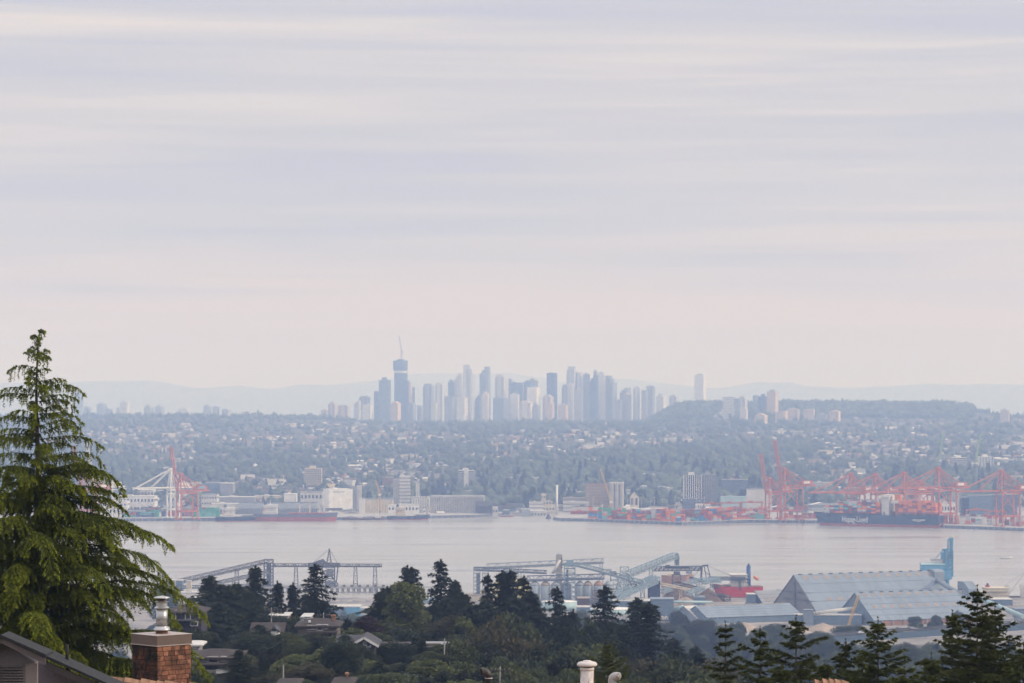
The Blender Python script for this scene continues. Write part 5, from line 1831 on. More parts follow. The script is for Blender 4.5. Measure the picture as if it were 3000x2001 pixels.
def build_near_ships():
    # red ship behind the loader
    Y = 2395
    s = Y / F
    t = thing('cargo_ship', 'bright red cargo ship with a white bridge and tall blue funnel', 'ship', (X(2233, Y), Y, 0), R(180))
    L = (2233 - 2100) * s
    hull(t, L, 20, Z(1717, Y), 0.6, 'red', 'redlow', 2, 4, deckm='rust')
    zd = Z(1719, Y)
    zt = bridge_house(t, 13, 27, 18, zd, 4, mat('ship_cream_white', (0.66, 0.63, 0.57), rough=0.5), (11.5, 1.9, Z(1657, Y) - zd, zd), 'funnel', 9)
    mb = MB()
    for k in range(2):
        x = 26 + k * 9.5
        mb.box(x, x + 7, -7, 7, zd - 0.1, zd + 1.6)
    mb.obj('hatch_cover', M['rust'], t)
    m = MB()
    for k in range(40):
        x = 1 + k * L / 41
        m.box(x, x + 0.12, 9.0, 9.15, zd - 0.1, zd + 1.3)
    m.box(0.5, L * 0.9, 9.0, 9.15, zd + 1.3, zd + 1.42)
    m.obj('railing', M['white'], t)
    lb = MB().lathe([(0.1, 0), (1.1, 1.0), (1.3, 3), (1.1, 5), (0.1, 6)], 10).obj('lifeboat', M['orange'], t)
    lb.location = (3.5, 8.5, zd + 6)
    lb.rotation_euler = (0, R(55), 0)
    m = MB().beam((26, 6, zt - 3), (12, 7, zt - 3), 0.6).beam((4, 8, zt - 3), (2, 9, zt - 2.4), 0.8)
    m.obj('bridge_wing', M['white'], t)
    # salmon ship peeping over the yard
    Y = 2440
    t = thing('cargo_ship', 'pale salmon ship hull with a white dome house, half hidden under the loader bridge', 'ship', (X(1938, Y), Y, 0))
    hull(t, (2022 - 1938) * Y / F, 14, Z(1686, Y), 1.0, 'salmon', 'salmon', 1, 3)
    zd = Z(1688, Y)
    MB().box(3, 16, -4, 4, zd, zd + 1.2).box(5, 12, -3, 3, zd + 1.203, zd + 2.4).obj('superstructure', M['cream'], t)
    MB().tube([(8, 0, zd + 2.4), (8, 0, zd + 6)], 0.15, 6).obj('mast', M['white'], t)
    # cream ship at the right edge, with cranes
    Y = 2385
    s = Y / F
    t = thing('cargo_ship', 'cream ship with a red funnel and white crane posts, beyond the blue tube', 'ship', (X(2868, Y), Y, 0))
    hull(t, 120, 22, Z(1764, Y) + 4, 0.8, 'navy', 'redlow', 2, 5)
    zd = Z(1758, Y)
    zt = bridge_house(t, 4, 23, 20, zd, 4, M['cream'], (7.2, 2.1, 6.2, Z(1736, Y)), 'redlow', 12)
    for px in (2951, 2995):
        x = (px - 2868) * s
        po = MB().box(x - 1.6, x + 1.6, -1.6, 1.6, zd - 1, Z(1719, Y)).box(x - 2.4, x + 1.2, -1.4, 1.4, Z(1719, Y) + 0.003, Z(1714, Y)).obj('crane_post', M['pale'], t)
        a, b = Vector((x + 2, 0, Z(1738, Y))), Vector((x + 2 + 45 * s, 0, Z(1676, Y)))
        MB().beam(a + Vector((0, -0.6, 0)), b + Vector((0, -0.3, 0)), 0.7).beam(a + Vector((0, 0.6, 0)), b + Vector((0, 0.3, 0)), 0.7).obj('jib', M['pale'], po)
        MB().beam((x - 1.5, 0, Z(1714, Y)), b, 0.18).beam((x - 1.5, 0.6, Z(1714, Y)), b, 0.18).obj('stay_cable', M['steel'], po)
    # motorboat
    Y = 3000
    t = thing('motor_boat', 'small white motor boat out on the open water', 'boat', (X(2931, Y), Y, 0), 0)
    hull(t, 11.6, 4.0, 1.9, 0.25, 'white', 'navy', 0.8, 1.4, deckm='white')
    MB().xprism([(-1.5, 1.8), (1.5, 1.8), (1.1, 3.2), (-1.1, 3.2)], 2.2, 6.8).box(2.0, 5.0, -1.0, 1.0, 3.203, 3.5).obj('cabin', M['white'], t)
    MB().box(2.6, 6.2, -1.36, -1.30, 2.2, 2.75).box(2.6, 6.2, 1.30, 1.36, 2.2, 2.75).obj('cabin_window', M['dglass'], t)
    MB().tube([(3, 0, 3.5), (2.6, 0, 4.9)], 0.06, 6).obj('radar_mast', M['white'], t)


build_near_ships()


def build_blue_loader():
    Y = 2400
    s = Y / F
    t = thing('ship_loader', 'bright blue ship loader with its boom raised upright and a gabled engine house', 'ship loader', (X(2760, Y), Y, G0))
    def P(px, py, y=0):
        v = sub(t, W(px, py, Y))
        v.y += y
        return v
    a, b = P(2697, 1672), P(2768, 1650)
    w = (2768 - 2697) * s
    zc, ze = a.z, P(0, 1654).z
    MB().xprism([(-4, zc), (4, zc), (4, ze), (0, ze + 1.6), (-4, ze)], a.x, a.x + w).obj('engine_house', M['blue'], t)
    MB().xprism([(-4.3, ze), (0, ze + 1.75), (4.3, ze), (4.3, ze + 0.3), (0, ze + 2.05), (-4.3, ze + 0.3)], a.x - 0.3, a.x + w + 0.3).obj('house_roof', M['tank'], t)
    m = MB().tower((P(2779, 0).x, 0), 22 * s, 6, P(0, 1690).z, P(0, 1612).z, 9, 0.75)
    m.box(P(2770, 0).x, P(2790, 0).x, -3, 3, P(0, 1672).z, P(0, 1640).z)
    m.obj('lift_mast', M['blue'], t)
    bo = MB()
    for sg in (-1.4, 1.4):
        bo.beam(P(2786, 1668, sg), P(2789, 1580, sg), 1.6, 1.2)
    bo.truss(P(2783.5, 1664), P(2785.5, 1580), 2.6, 2.4, 16, 0.4)
    bo.box(P(2781, 0).x, P(2792, 0).x, -1.8, 1.8, P(0, 1584).z, P(0, 1575.5).z)
    bo.obj('raised_boom', M['blue'], t)
    m = MB().beam(P(2773, 1611), P(2762, 1652), 0.9).beam(P(2760, 1612), P(2776, 1611), 2.2).beam(P(2762, 1612), P(2741, 1636), 0.5).box(P(2757, 0).x, P(2772, 0).x, -2, 2, P(0, 1640).z, P(0, 1618).z)
    m.obj('back_frame', M['blue'], t)
    MB().truss(P(2727, 1643), P(2770, 1645), 4, 1.6, 8, 0.35).obj('maintenance_platform', M['steel'], t)
    m = MB().box(P(2752, 0).x, P(2786, 0).x, -5, 5, P(0, 1697).z, P(0, 1673).z)
    m.add([(P(2756, 0).x, -4, P(0, 1697).z), (P(2782, 0).x, -4, P(0, 1697).z), (P(2766, 0).x, -2, P(0, 1704).z), (P(2758, 0).x, -2, P(0, 1704).z)], [(0, 1, 2, 3)])
    m.obj('slewing_base', M['blue'], t)
    for x, y in ((2759, -4), (2759, 4), (2776, -4), (2776, 4)):
        MB().beam((P(x, 0).x, y, -3.5), (P(x, 0).x, y, P(0, 1697).z - 0.05), 1.5).obj('leg', M['blue'], t)
    MB().beam(P(2759, 1722), P(2776, 1700), 0.8).obj('brace', M['blue'], t)
    m = MB()
    for py in (1639, 1651, 1663, 1675):
        m.cbox((P(2782, 0).x, -3.3, P(0, py).z), (1.0, 0.3, 0.7))
    m.obj('floodlight', M['white'], t)


build_blue_loader()


def tank(label, px, r, yt, Y, h0=-1, m='tank'):
    t = thing('round_tank', label, 'tank', (X(px, Y), Y, G0), 0, 'low round tanks')
    R_ = r * Y / F
    zt = Z(yt, Y) - G0
    MB().lathe([(R_, h0), (R_, zt)], 36).obj('shell', M[m], t, True)
    MB().lathe([(R_ * 1.005, zt + 0.003), (R_ * 0.98, zt + 0.25), (R_ * 0.3, zt + R_ * 0.07), (0.5, zt + R_ * 0.08)], 36).obj('tank_roof', M['white'], t, True)
    m_ = MB()
    for k in range(36):
        a = 2 * math.pi * k / 36
        m_.beam((R_ * 1.02 * math.cos(a), R_ * 1.02 * math.sin(a), zt), (R_ * 1.02 * math.cos(a), R_ * 1.02 * math.sin(a), zt + 1.1), 0.08)
    m_.obj('railing', M['steel'], t)


tank('widest pale teal tank in front of the first silos', 1638, 53, 1762, 2190)
tank('pale teal tank to the right of the single ragged fir', 1790, 62, 1783, 2150)
tank('flat pale tank nearest the grey transfer house', 1878, 34, 1772, 2165)
tank('small white-topped tank in front of the end silo', 1784, 5, 1723, 2240)
tank('pale teal tank showing between the pale leafy tree and the airy fir', 1256, 26, 1751, 2290)


def on_slope(px, yb, lo=4200.0, hi=8800.0):
    """distance at which the far slope shows on row yb"""
    for i in range(40):
        m = (lo + hi) / 2
        if HY + (CH - gz(px, m)) * F / m > yb:
            lo = m
        else:
            hi = m
    return lo


def block(label, px0, px1, yt, yb, Y, dep, mt, rm='pale', name='building', cat='building', wins=None, rz=0.0, group=None, base=None, gable=None, bandm='dglass'):
    """plain industrial or residential block; wins = (columns, rows) of windows on the front"""
    if Y > 4290:
        Y = on_slope((px0 + px1) / 2, yb)
    s = Y / F
    w = (px1 - px0) * s
    zb = base if base is not None else float(ground(X((px0 + px1) / 2, Y), Y))
    zb = min(zb, Z(yb, Y) + 0.0) if base is None else zb
    t = thing(name, label, cat, (X((px0 + px1) / 2, Y), Y + dep / 2, zb), R(rz), group)
    h = Z(yt, Y) - zb
    a, d2 = w / 2, dep / 2
    m = MB().box(-a, a, -d2, d2, -4, h)
    if gable == 'x':
        k = h * 0.28
        m = MB().xprism([(-d2, -4), (d2, -4), (d2, h - k), (0, h - 0.1), (-d2, h - k)], -a, a)
        r = MB().xprism([(-d2 - 0.5, h - k - 0.1), (0, h), (d2 + 0.5, h - k - 0.1), (d2 + 0.5, h - k + 0.3), (0, h + 0.4), (-d2 - 0.5, h - k + 0.3)], -a - 0.4, a + 0.4)
    elif gable == 'y':
        k = h * 0.28
        m = MB().prism([(-a, -4), (a, -4), (a, h - k), (0, h - 0.1), (-a, h - k)], -d2, d2)
        r = MB().prism([(-a - 0.5, h - k - 0.1), (0, h), (a + 0.5, h - k - 0.1), (a + 0.5, h - k + 0.3), (0, h + 0.4), (-a - 0.5, h - k + 0.3)][::-1], -d2 - 0.4, d2 + 0.4)
    else:
        r = MB().box(-a - 0.25, a + 0.25, -d2 - 0.25, d2 + 0.25, h + 0.003, h + 0.7)
        if w > 14:
            r.box(-a * 0.4, -a * 0.1, -d2 * 0.3, d2 * 0.3, h + 0.703, h + 2.4)
    m.obj('wall', M[mt], t)
    r.obj('roof', M[rm], t)
    if wins:
        nc, nr = wins
        for j in range(nr):
            ww = MB()
            z = h * (j + 0.35) / nr
            for i in range(nc):
                x = -a + w * (i + 0.2) / nc
                ww.box(x, x + w / nc * 0.5, -d2 - 0.12, -d2 - 0.004, z, z + h / nr * 0.34)
                if i < dep / (w / nc) :
                    y = -d2 + (w / nc) * (i + 0.2)
                    for xx in (-a - 0.12, a + 0.004):
                        ww.box(xx, xx + 0.116, y, min(y + w / nc * 0.5, d2), z, z + h / nr * 0.34)
            ww.obj('glazing', M[bandm], t)
    else:
        n = max(2, min(14, int(w / 7)))
        ww = MB()
        for i in range(n + 1):
            x = -a + w * i / n
            ww.box(x - 0.15, x + 0.15, -d2 - 0.15, -d2 - 0.004, -3, h * (0.72 if gable else 1))
        ww.obj('wall_rib', M[mt], t)  # pilaster strips up the front of windowless blocks
    return t


block('light blue-grey long shed beyond the purple-leaved tree', 958, 1010, 1779, 1815, 2120, 20, 'shedwall', 'pale', 'warehouse')
block('brighter blue half of the long shed, beside the low banded building', 1010, 1054, 1779, 1812, 2122, 20, 'blue', 'pale', 'warehouse')
block('low white building with dark window bands next to the blue shed', 1054, 1098, 1784, 1806, 2130, 18, 'white', 'pale', wins=(9, 3))
block('long low slate shed behind the flat tanks', 1795, 1908, 1762, 1778, 2190, 24, 'shedwall', 'pale', 'warehouse')
block('slate blue block between the round tanks', 1690, 1732, 1780, 1800, 2165, 14, 'shedwall', 'pale', 'warehouse')
block('dark flat-topped box on the gravel behind the thin blue tube', 2035, 2066, 1752, 1764, 2205, 18, 'shedwall', 'shed', 'warehouse')
block('pale blue block under the small white-topped tank', 1262, 1290, 1748, 1768, 2270, 16, 'tank', 'pale', 'warehouse')
block('long pink-roofed shed before the corner lattice tower', 1372, 1420, 1745, 1768, 2290, 20, 'cream', 'sand', 'warehouse')
block('rust-red machinery building in front of the further silos', 1692, 1728, 1754, 1784, 2210, 14, 'rust', 'sand', wins=(4, 2))
t = thing('crusher_tower', 'rusty open crusher tower in front of the orange-stained silo', 'tower', (X(1749, 2235), 2235, G0))
MB().tower((0, 0), 7, 5, -1, 12, 4, 0.45).obj('lattice_frame', M['rust'], t)
for i, px in enumerate((2092, 2112, 2130)):
    q = thing('quay_hopper', '%s brown hopper frame on the quay before the red hull' % ('first', 'second', 'third')[i], 'hopper', (X(px, 2290), 2290, G0), 0, 'hopper frames on the quay')
    MB().tower((0, 0), 5, 5, -1, 7 - i, 3, 0.45).obj('lattice_frame', M['rust'], q)
    MB().lathe([(0.6, 3), (2.2, 5.5 - i), (2.2, 6.6 - i)], 8).obj('hopper', M['dsteel' if i == 1 else 'tan'], q)
MB().box(-2.6, 2.4, -2, 2, 4, 6.5).box(-1.8, 3, -2, 2, 9, 11).lathe([(0.5, 6.6), (2.0, 8.6), (2.0, 8.9)], 10).obj('crusher', M['tan'], t)


M['spoil'] = mat('brown_ore', (0.17, 0.12, 0.10), rough=0.95, var=0.3, scale=0.3)


def heap(label, px, r, yt, Y, m, sq=0.6, name='gravel_heap', cat='gravel heap', seed=1):
    """loose conical heap with an uneven surface"""
    s = Y / F
    R_, x = r * s, X(px, Y)
    zb = float(ground(x, Y)) - 0.5
    h = Z(yt, Y) - zb
    rr = np.random.default_rng(seed)
    V, Fc = [], []
    nr, na = 9, 40
    ph = rr.uniform(0, 6, 4)
    for i in range(nr + 1):
        f = i / nr
        for k in range(na):
            a = 2 * math.pi * k / na
            w = 1 + 0.10 * math.sin(3 * a + ph[0]) + 0.06 * math.sin(7 * a + ph[1]) + rr.normal(0, 0.012)
            V.append((R_ * f * w * math.cos(a), R_ * f * w * sq * math.sin(a), h * (1 - f) ** 0.85 * (1 + 0.05 * math.sin(5 * a + ph[2]) * f)))
    for i in range(nr):
        for k in range(na):
            k2 = (k + 1) % na
            Fc.append((i * na + k, (i + 1) * na + k, (i + 1) * na + k2, i * na + k2))
    o = MB().add(V, Fc).obj(name, M[m], None, True)
    o.location = (x, Y, zb)
    tag(o, label, cat)


heap('broad tan gravel heap in front of the low long shed', 2180, 62, 1822, 1960, 'sand', seed=2)
heap('tall rounded gravel heap in front of the slate wing', 2410, 62, 1824, 1950, 'sand', seed=3)
heap('low grey gravel heap beside the tall rounded one', 2345, 45, 1845, 1930, 'sand', seed=4)
heap('dark brown ore heap under the loader bridge', 1985, 60, 1712, 2300, 'spoil', 0.3, 'ore_heap', 'ore heap', seed=8)
heap('long brown ore heap beside the red ship', 2075, 55, 1722, 2290, 'spoil', 0.3, 'ore_heap', 'ore heap', seed=9)
heap('flat tan spoil heap on the yard behind the thin blue tube', 2010, 60, 1748, 2230, 'sand', 0.4, seed=5)
heap('big pale yellow sulphur heap behind the corner lattice tower', 1492, 98, 1679, 2330, 'sulphur', 0.5, 'sulphur_heap', 'sulphur heap', 6)
heap('low skirt of yellow sulphur at the foot of the lattice tower', 1405, 36, 1726, 2310, 'sulphur', 0.5, 'sulphur_heap', 'sulphur heap', 7)
gallery('leaning yellow lattice crane jib before the second shed gable', ((2488, 1834, 2010), (2518, 1745, 2010)), 1.6, 1.4, 'yellow', name='lattice_crane', t0=0.35, bay=2.4, deck='yellow', cat='crane')


# ------------------------------------------------------------------ loading pier on the left
def build_pier():
    Y = 2455
    s = Y / F
    t = thing('pier', 'long low concrete pier on piles under the high conveyor', 'pier', (X(890, Y), Y, 0))
    def P(px, py, y=0):
        v = sub(t, W(px, py, Y))
        v.y += y
        return v
    MB().box(P(690, 0).x, P(1141, 0).x, -6, 6, 3.6, 5.2).obj('deck', M['concrete'], t)
    for i in range(28):
        x = P(690 + 451 * (i + 0.5) / 28, 0).x
        MB().box(x - 1.0, x + 1.0, -4.5, 4.5, -4, 3.597).obj('pile', M['concrete'], t)
    m = MB()
    for i in range(90):
        x = P(690 + 451 * i / 90, 0).x
        m.box(x, x + 0.1, -5.9, -5.8, 5.2, 6.3)
    m.box(P(690, 0).x, P(1141, 0).x, -5.9, -5.8, 6.2, 6.3)
    m.obj('railing', M['psteel'], t)
    for i in range(9):
        MB().cbox((P(940 + i * 23, 0).x, -5, 5.203), (2.4, 2.4, 1.5)).obj('pipe_manifold', M['psteel'], t)
    t = thing('jetty', 'thin approach trestle standing in the water beside the tall airy fir', 'pier', (X(1255, Y), Y, 0))
    MB().box(-16 * s, 40 * s, -2, 2, 4.2, 5.0).obj('deck', M['concrete'], t)
    for k in (-14, 8, 32):
        MB().box(k * s - 0.7, k * s + 0.7, -1.5, 1.5, -4, 4.197).obj('pile', M['concrete'], t)
    gallery('long sloping conveyor rising from the shore to the pier transfer tower', ((470, 1722, 2350), (560, 1702, 2380), (780, 1651, Y)), 5, 3.4, 'psteel', (0.28, 0.62, 0.8), deck='psteel', bay=5)
    gallery('lower sloping conveyor running under the long one', ((640, 1711, 2400), (785, 1680, Y - 6)), 4, 2.4, 'psteel', (0.3, 0.6))
    gallery('flat low conveyor along the shore behind the broad clump', ((480, 1726, 2330), (620, 1722, 2330), (770, 1718, 2400)), 4, 2.2, 'psteel', ())
    gallery('high level conveyor bridge on trestles over the pier', ((800, 1660, Y), (905, 1660, Y), (1118, 1661, Y)), 4.5, 2.4, 'psteel', (0.32, 0.53, 0.82, 0.955), deck='psteel')
    t = thing('transfer_tower', 'tall scaffolded transfer tower where the sloping conveyors meet the pier bridge', 'tower', (X(787, Y), Y, 0))
    MB().tower((0, 0), 26 * s, 8, 3, P(0, 1640).z, 9, 0.5).obj('lattice_frame', M['psteel'], t)
    MB().box(-5 * s, 7 * s, -3, 3, 3, P(0, 1650).z).obj('tower_core', M['dsteel'], t)
    MB().box(-13 * s, 13 * s, -4.5, 4.5, P(0, 1641).z, P(0, 1638).z).obj('roof', M['psteel'], t)
    # ship loader on the pier
    t = thing('ship_loader', 'grey lattice ship loader with a tall pointed mast on the left pier', 'ship loader', (X(960, Y), Y, 5.2))
    def Q(px, py, y=0):
        v = sub(t, W(px, py, Y))
        v.y += y
        return v
    m = MB()
    for sy in (-2.4, 2.4):
        for px in (957, 971):
            m.beam(Q(px, 1652, sy), Q(965, 1607, sy * 0.2), 0.6)
    for k in range(6):
        f = k / 6
        for sy in (-1, 1):
            m.beam(Q(957 + 8 * f, 1652 - 45 * f, 2.4 * (1 - f) * sy), Q(971 - 6 * (f + 1 / 6), 1652 - 45 * (f + 1 / 6), 2.4 * (1 - f) * sy), 0.35)
    m.obj('mast', M['psteel'], t)
    MB().truss(Q(903, 1661), Q(995, 1661), 5, 3.2, 14, 0.55).obj('boom', M['psteel'], t)
    MB().beam(Q(965, 1608), Q(918, 1648), 0.3).beam(Q(965, 1608), Q(992, 1656), 0.3).obj('stay_cable', M['psteel'], t)
    MB().beam(Q(918, 1652), Q(946, 1642), 2.6).beam(Q(944, 1640), Q(956, 1652), 2.0).obj('counterweight_arm', M['psteel'], t)
    m = MB().tower((Q(962, 0).x, 0), 36 * s, 9, 0, Q(0, 1662).z, 5, 0.6)
    m.beam(Q(990, 1662), Q(986, 1708, -4), 0.8).beam(Q(972, 1690), Q(992, 1712, -4), 0.8).beam(Q(908, 1662), Q(914, 1684), 1.2)
    m.obj('portal', M['psteel'], t)
    MB().box(Q(956, 0).x, Q(976, 0).x, -3, 3, Q(0, 1690).z, Q(0, 1668).z).box(Q(952, 0).x, Q(984, 0).x, -4, 4, 0.1, Q(0, 1702).z).obj('drive_house', M['grey'], t)
    # rail cars on the shore
    Yr = 2290
    for i in range(6):
        px = 940 + i * 38
        c = thing('hopper_car', 'rounded grey hopper rail car, %s in the string by the shore' % ('first', 'second', 'third', 'fourth', 'fifth', 'sixth')[i], 'rail car', (X(px, Yr), Yr, Z(1774, Yr)), 0, 'string of hopper rail cars')
        l = 36 * Yr / F
        MB().tube([(-l / 2 + 0.3, 0, 2.5), (-l / 2 + 0.7, 0, 2.5), (l / 2 - 0.7, 0, 2.5), (l / 2 - 0.3, 0, 2.5)], [1.2, 1.75, 1.75, 1.2], 14).obj('car_body', M['concrete'], c, True)
        for k in (-0.25, 0.0, 0.25):
            MB().add([(k * l - 1.2, -1.2, 1.4), (k * l + 1.2, -1.2, 1.4), (k * l + 1.2, 1.2, 1.4), (k * l - 1.2, 1.2, 1.4), (k * l - 0.3, -0.3, 0.35), (k * l + 0.3, -0.3, 0.35), (k * l + 0.3, 0.3, 0.35), (k * l - 0.3, 0.3, 0.35)],
                     [(0, 1, 5, 4), (1, 2, 6, 5), (2, 3, 7, 6), (3, 0, 4, 7), (4, 5, 6, 7)]).obj('hopper', M['concrete'], c)
        for k in (-0.36, 0.36):
            MB().box(k * l - 1.2, k * l + 1.2, -0.9, 0.9, -0.2, 0.7).obj('bogie', M['dark'], c)
    e = MB().poly([(X(900, 2300), 2276), (X(1190, 2300), 2276), (X(1190, 2300), 2304), (X(900, 2300), 2304)], 1.0, Z(1774, Yr) - 0.2)
    structure('rail_embankment', e, M['sand'])
    # clutter of the shore works beyond the cedar
    for lab, a, b, yt, yb, Y_, d, m_ in (
        ('grey-blue machine house with thin aerial masts, beyond the cedar tip of the lone bough', 490, 512, 1702, 1730, 2330, 10, 'grey'), ('dark blue box beside the machine house', 512, 534, 1702, 1728, 2340, 10, 'shedwall'),
        ('cream tower foot under the long sloping conveyor', 546, 559, 1704, 1735, 2320, 6, 'cream'), ('long white shed front by the shore, behind the metal flue', 520, 610, 1738, 1752, 2260, 14, 'white'),
        ('low grey shed below the white shore shed', 565, 640, 1753, 1766, 2200, 14, 'pale'), ('teal-roofed low shed at the foot of the flat conveyor', 540, 600, 1772, 1786, 2130, 14, 'tank')):
        block(lab, a, b, yt, yb, Y_, d, m_, 'pale', wins=(3, 1) if d == 10 else None)
    for i, px in enumerate((492, 503, 514, 522)):
        pole('thin aerial mast rising over the machine house, %s of four' % ('first', 'second', 'third', 'last')[i], px, 1684 + i % 2 * 6, 2325, 0, 'mast', 'mast')


build_pier()


# ------------------------------------------------------------------ road with its wall, cars on it
def build_road():
    pts = [(2380, 1868, 1660), (2460, 1862, 1672), (2540, 1857, 1684), (2640, 1850, 1700), (2760, 1842, 1716), (2900, 1832, 1735), (3010, 1826, 1748)]
    P = [W(*p) for p in pts]
    wall, deck, par = MB(), MB(), MB()
    for a, b in zip(P, P[1:]):
        n = Vector((-(b - a).y, (b - a).x, 0)).normalized() * 11
        v = [a, b, b + n, a + n]
        deck.add([(p.x, p.y, p.z) for p in v], [(0, 1, 2, 3)])
        lo = [(p.x, p.y, p.z - 4.2) for p in (a, b)]
        wall.add([tuple(a - Vector((0, 0.01, 0.3))), tuple(b - Vector((0, 0.01, 0.3))), lo[1], lo[0]], [(3, 2, 1, 0)])
        par.beam(a + Vector((0, -0.2, 0.35)), b + Vector((0, -0.2, 0.35)), 0.35, 0.9)
        par.beam(a + n + Vector((0, 0.2, 0.35)), b + n + Vector((0, 0.2, 0.35)), 0.35, 0.9)
    structure('road', deck, mat('asphalt', (0.06, 0.06, 0.062), rough=0.9))
    structure('retaining_wall', wall, mat('slate_blue_painted_wall', (0.075, 0.12, 0.18), var=0.1, scale=0.1))
    structure('road_parapet', par, M['dark'])
    def at(px):
        k = np.interp(px, [p[0] for p in pts], range(len(pts)))
        i = min(int(k), len(pts) - 2)
        return P[i].lerp(P[i + 1], k - i), (P[i + 1] - P[i])
    cols = dict(white=mat('white_car_paint', (0.7, 0.7, 0.7), rough=0.25), silver=mat('silver_car_paint', (0.36, 0.37, 0.38), rough=0.3), dark=mat('black_car_paint', (0.03, 0.03, 0.035), rough=0.25))
    tyre = mat('tyre_rubber', (0.02, 0.02, 0.02), rough=0.9)
    for px, off, c, lab in ((2446, 3.5, 'silver', 'silver car on the overpass, just right of the bushy grey-green tree'), (2536, 3.5, 'white', 'white car on the overpass behind the neat pointed fir'), (2700, 7.5, 'silver', 'silver car on the road before the big fir'), (2725, 3.5, 'dark', 'dark car on the road close to the small dark fir'),
                            (2984, 4, 'white', 'white car on the road at the far right edge'), (2962, 8, 'silver', 'silver car on the far lane at the right edge')):
        p, d = at(px)
        n = Vector((-d.y, d.x, 0)).normalized()
        p = p + n * off
        t = thing('parked_car' if False else 'car', lab, 'car', (p.x, p.y, p.z + 0.004), math.atan2(d.y, d.x), 'cars on the road')
        MB().prism([(-2.2, 0.3), (2.2, 0.3), (2.25, 0.75), (1.3, 0.92), (-2.0, 0.95), (-2.25, 0.8)], -0.9, 0.9).prism([(-1.7, 0.95), (1.1, 0.93), (0.5, 1.45), (-1.2, 1.48)], -0.8, 0.8).obj('body', cols[c], t)
        MB().prism([(-1.55, 0.98), (0.95, 0.98), (0.45, 1.38), (-1.15, 1.4)], -0.83, 0.83).obj('window', M['dglass'], t)
        for x in (-1.35, 1.35):
            for y in (-0.85, 0.85):
                MB().tube([(x, y - 0.1, 0.33), (x, y + 0.1, 0.33)], 0.33, 10).obj('wheel', tyre, t)


build_road()
# ------------------------------------------------------------------ the far shore (3.7 to 4.4 km away)
QZ = 4.0
QL = [(150, 1528), (640, 1525), (1000, 1523), (1130, 1521), (1380, 1516), (1480, 1510), (1645, 1507)]
QR = [(1640, 1526), (1700, 1527), (2000, 1538), (2190, 1531), (2390, 1533), (2755, 1539), (2766, 1547), (3000, 1556), (3160, 1558)]


def qy(px):
    tab = QL if px < 1640 else QR
    py = np.interp(px, [p[0] for p in tab], [p[1] for p in tab])
    return 160.0 * F / (py - HY)


def build_quays():
    for pts, back in ((QL, 4420), (QR, 4420)):
        front = [(X(px, 160.0 * F / (py - HY)), 160.0 * F / (py - HY)) for px, py in pts]
        if pts is QR:
            front = [(front[0][0] - 8, front[0][1] + 40)] + front
        poly = front + [(X(pts[-1][0] + 40, back), back), (X(pts[0][0] - 20 if pts is QL else 1660, back), back)]
        mb = MB().poly(poly, -3, QZ - 0.4, 1).poly([(x, y) for x, y in poly], QZ - 0.397, QZ, 0)
        n = 0
        for (x0, y0), (x1, y1) in zip(front, front[1:]):
            d = math.hypot(x1 - x0, y1 - y0)
            for k in range(int(d / 9)):
                f = k * 9 / d
                mb.box(x0 + (x1 - x0) * f - 0.8, x0 + (x1 - x0) * f + 0.8, y0 + (y1 - y0) * f - 0.55, y0 + (y1 - y0) * f + 0.3, -3, QZ - 0.6, 2)
        structure('quay', mb, [M['concrete'], M['dsteel'], M['concrete']])


build_quays()

# ---- shipping containers: 300 as things of their own, the rest as one
CC = {}
for nm, c in (('orange', (0.72, 0.20, 0.05)), ('rust red', (0.42, 0.07, 0.045)), ('maroon', (0.22, 0.05, 0.06)), ('grey', (0.50, 0.52, 0.54)), ('blue', (0.05, 0.20, 0.45)), ('green', (0.03, 0.34, 0.20)), ('teal', (0.14, 0.42, 0.40)), ('white', (0.75, 0.74, 0.71)), ('brown', (0.23, 0.11, 0.07)), ('navy', (0.03, 0.06, 0.16))):
    CC[nm] = mat(nm.replace(' ', '_') + '_container_paint', c, rough=0.5, var=0.22, scale=0.3)


def container_mb(mb, c=(0, 0, 0), rz=0.0, m=0, rich=True):
    L, B, H = 6.06, 2.42, 2.55
    q = MB()
    q.box(-L / 2 + 0.06, L / 2 - 0.06, -B / 2 + 0.06, B / 2 - 0.06, 0.12, H - 0.04)
    if rich:
        for x in (-L / 2, L / 2 - 0.18):
            for y in (-B / 2, B / 2 - 0.18):
                q.box(x, x + 0.18, y, y + 0.18, 0, H)
        for y in (-B / 2 + 0.01, B / 2 - 0.13):
            q.box(-L / 2 + 0.18, L / 2 - 0.18, y, y + 0.12, 0.003, 0.16).box(-L / 2 + 0.18, L / 2 - 0.18, y, y + 0.12, H - 0.14, H - 0.01)
        for k in range(8):
            x = -L / 2 + 0.5 + k * (L - 1.0) / 7
            q.box(x - 0.12, x + 0.12, -B / 2 + 0.02, -B / 2 + 0.058, 0.17, H - 0.15)
    cs, sn = math.cos(rz), math.sin(rz)
    mb.add([(c[0] + x * cs - y * sn, c[1] + x * sn + y * cs, c[2] + z) for x, y, z in q.v], q.f, m)
    return mb


CNAMES = list(CC)
CMESH = {n: container_mb(MB()).mesh('shipping_container', CC[n]) for n in CNAMES}
CONT = []          # (rank, x, y, z, rz, colour, where)


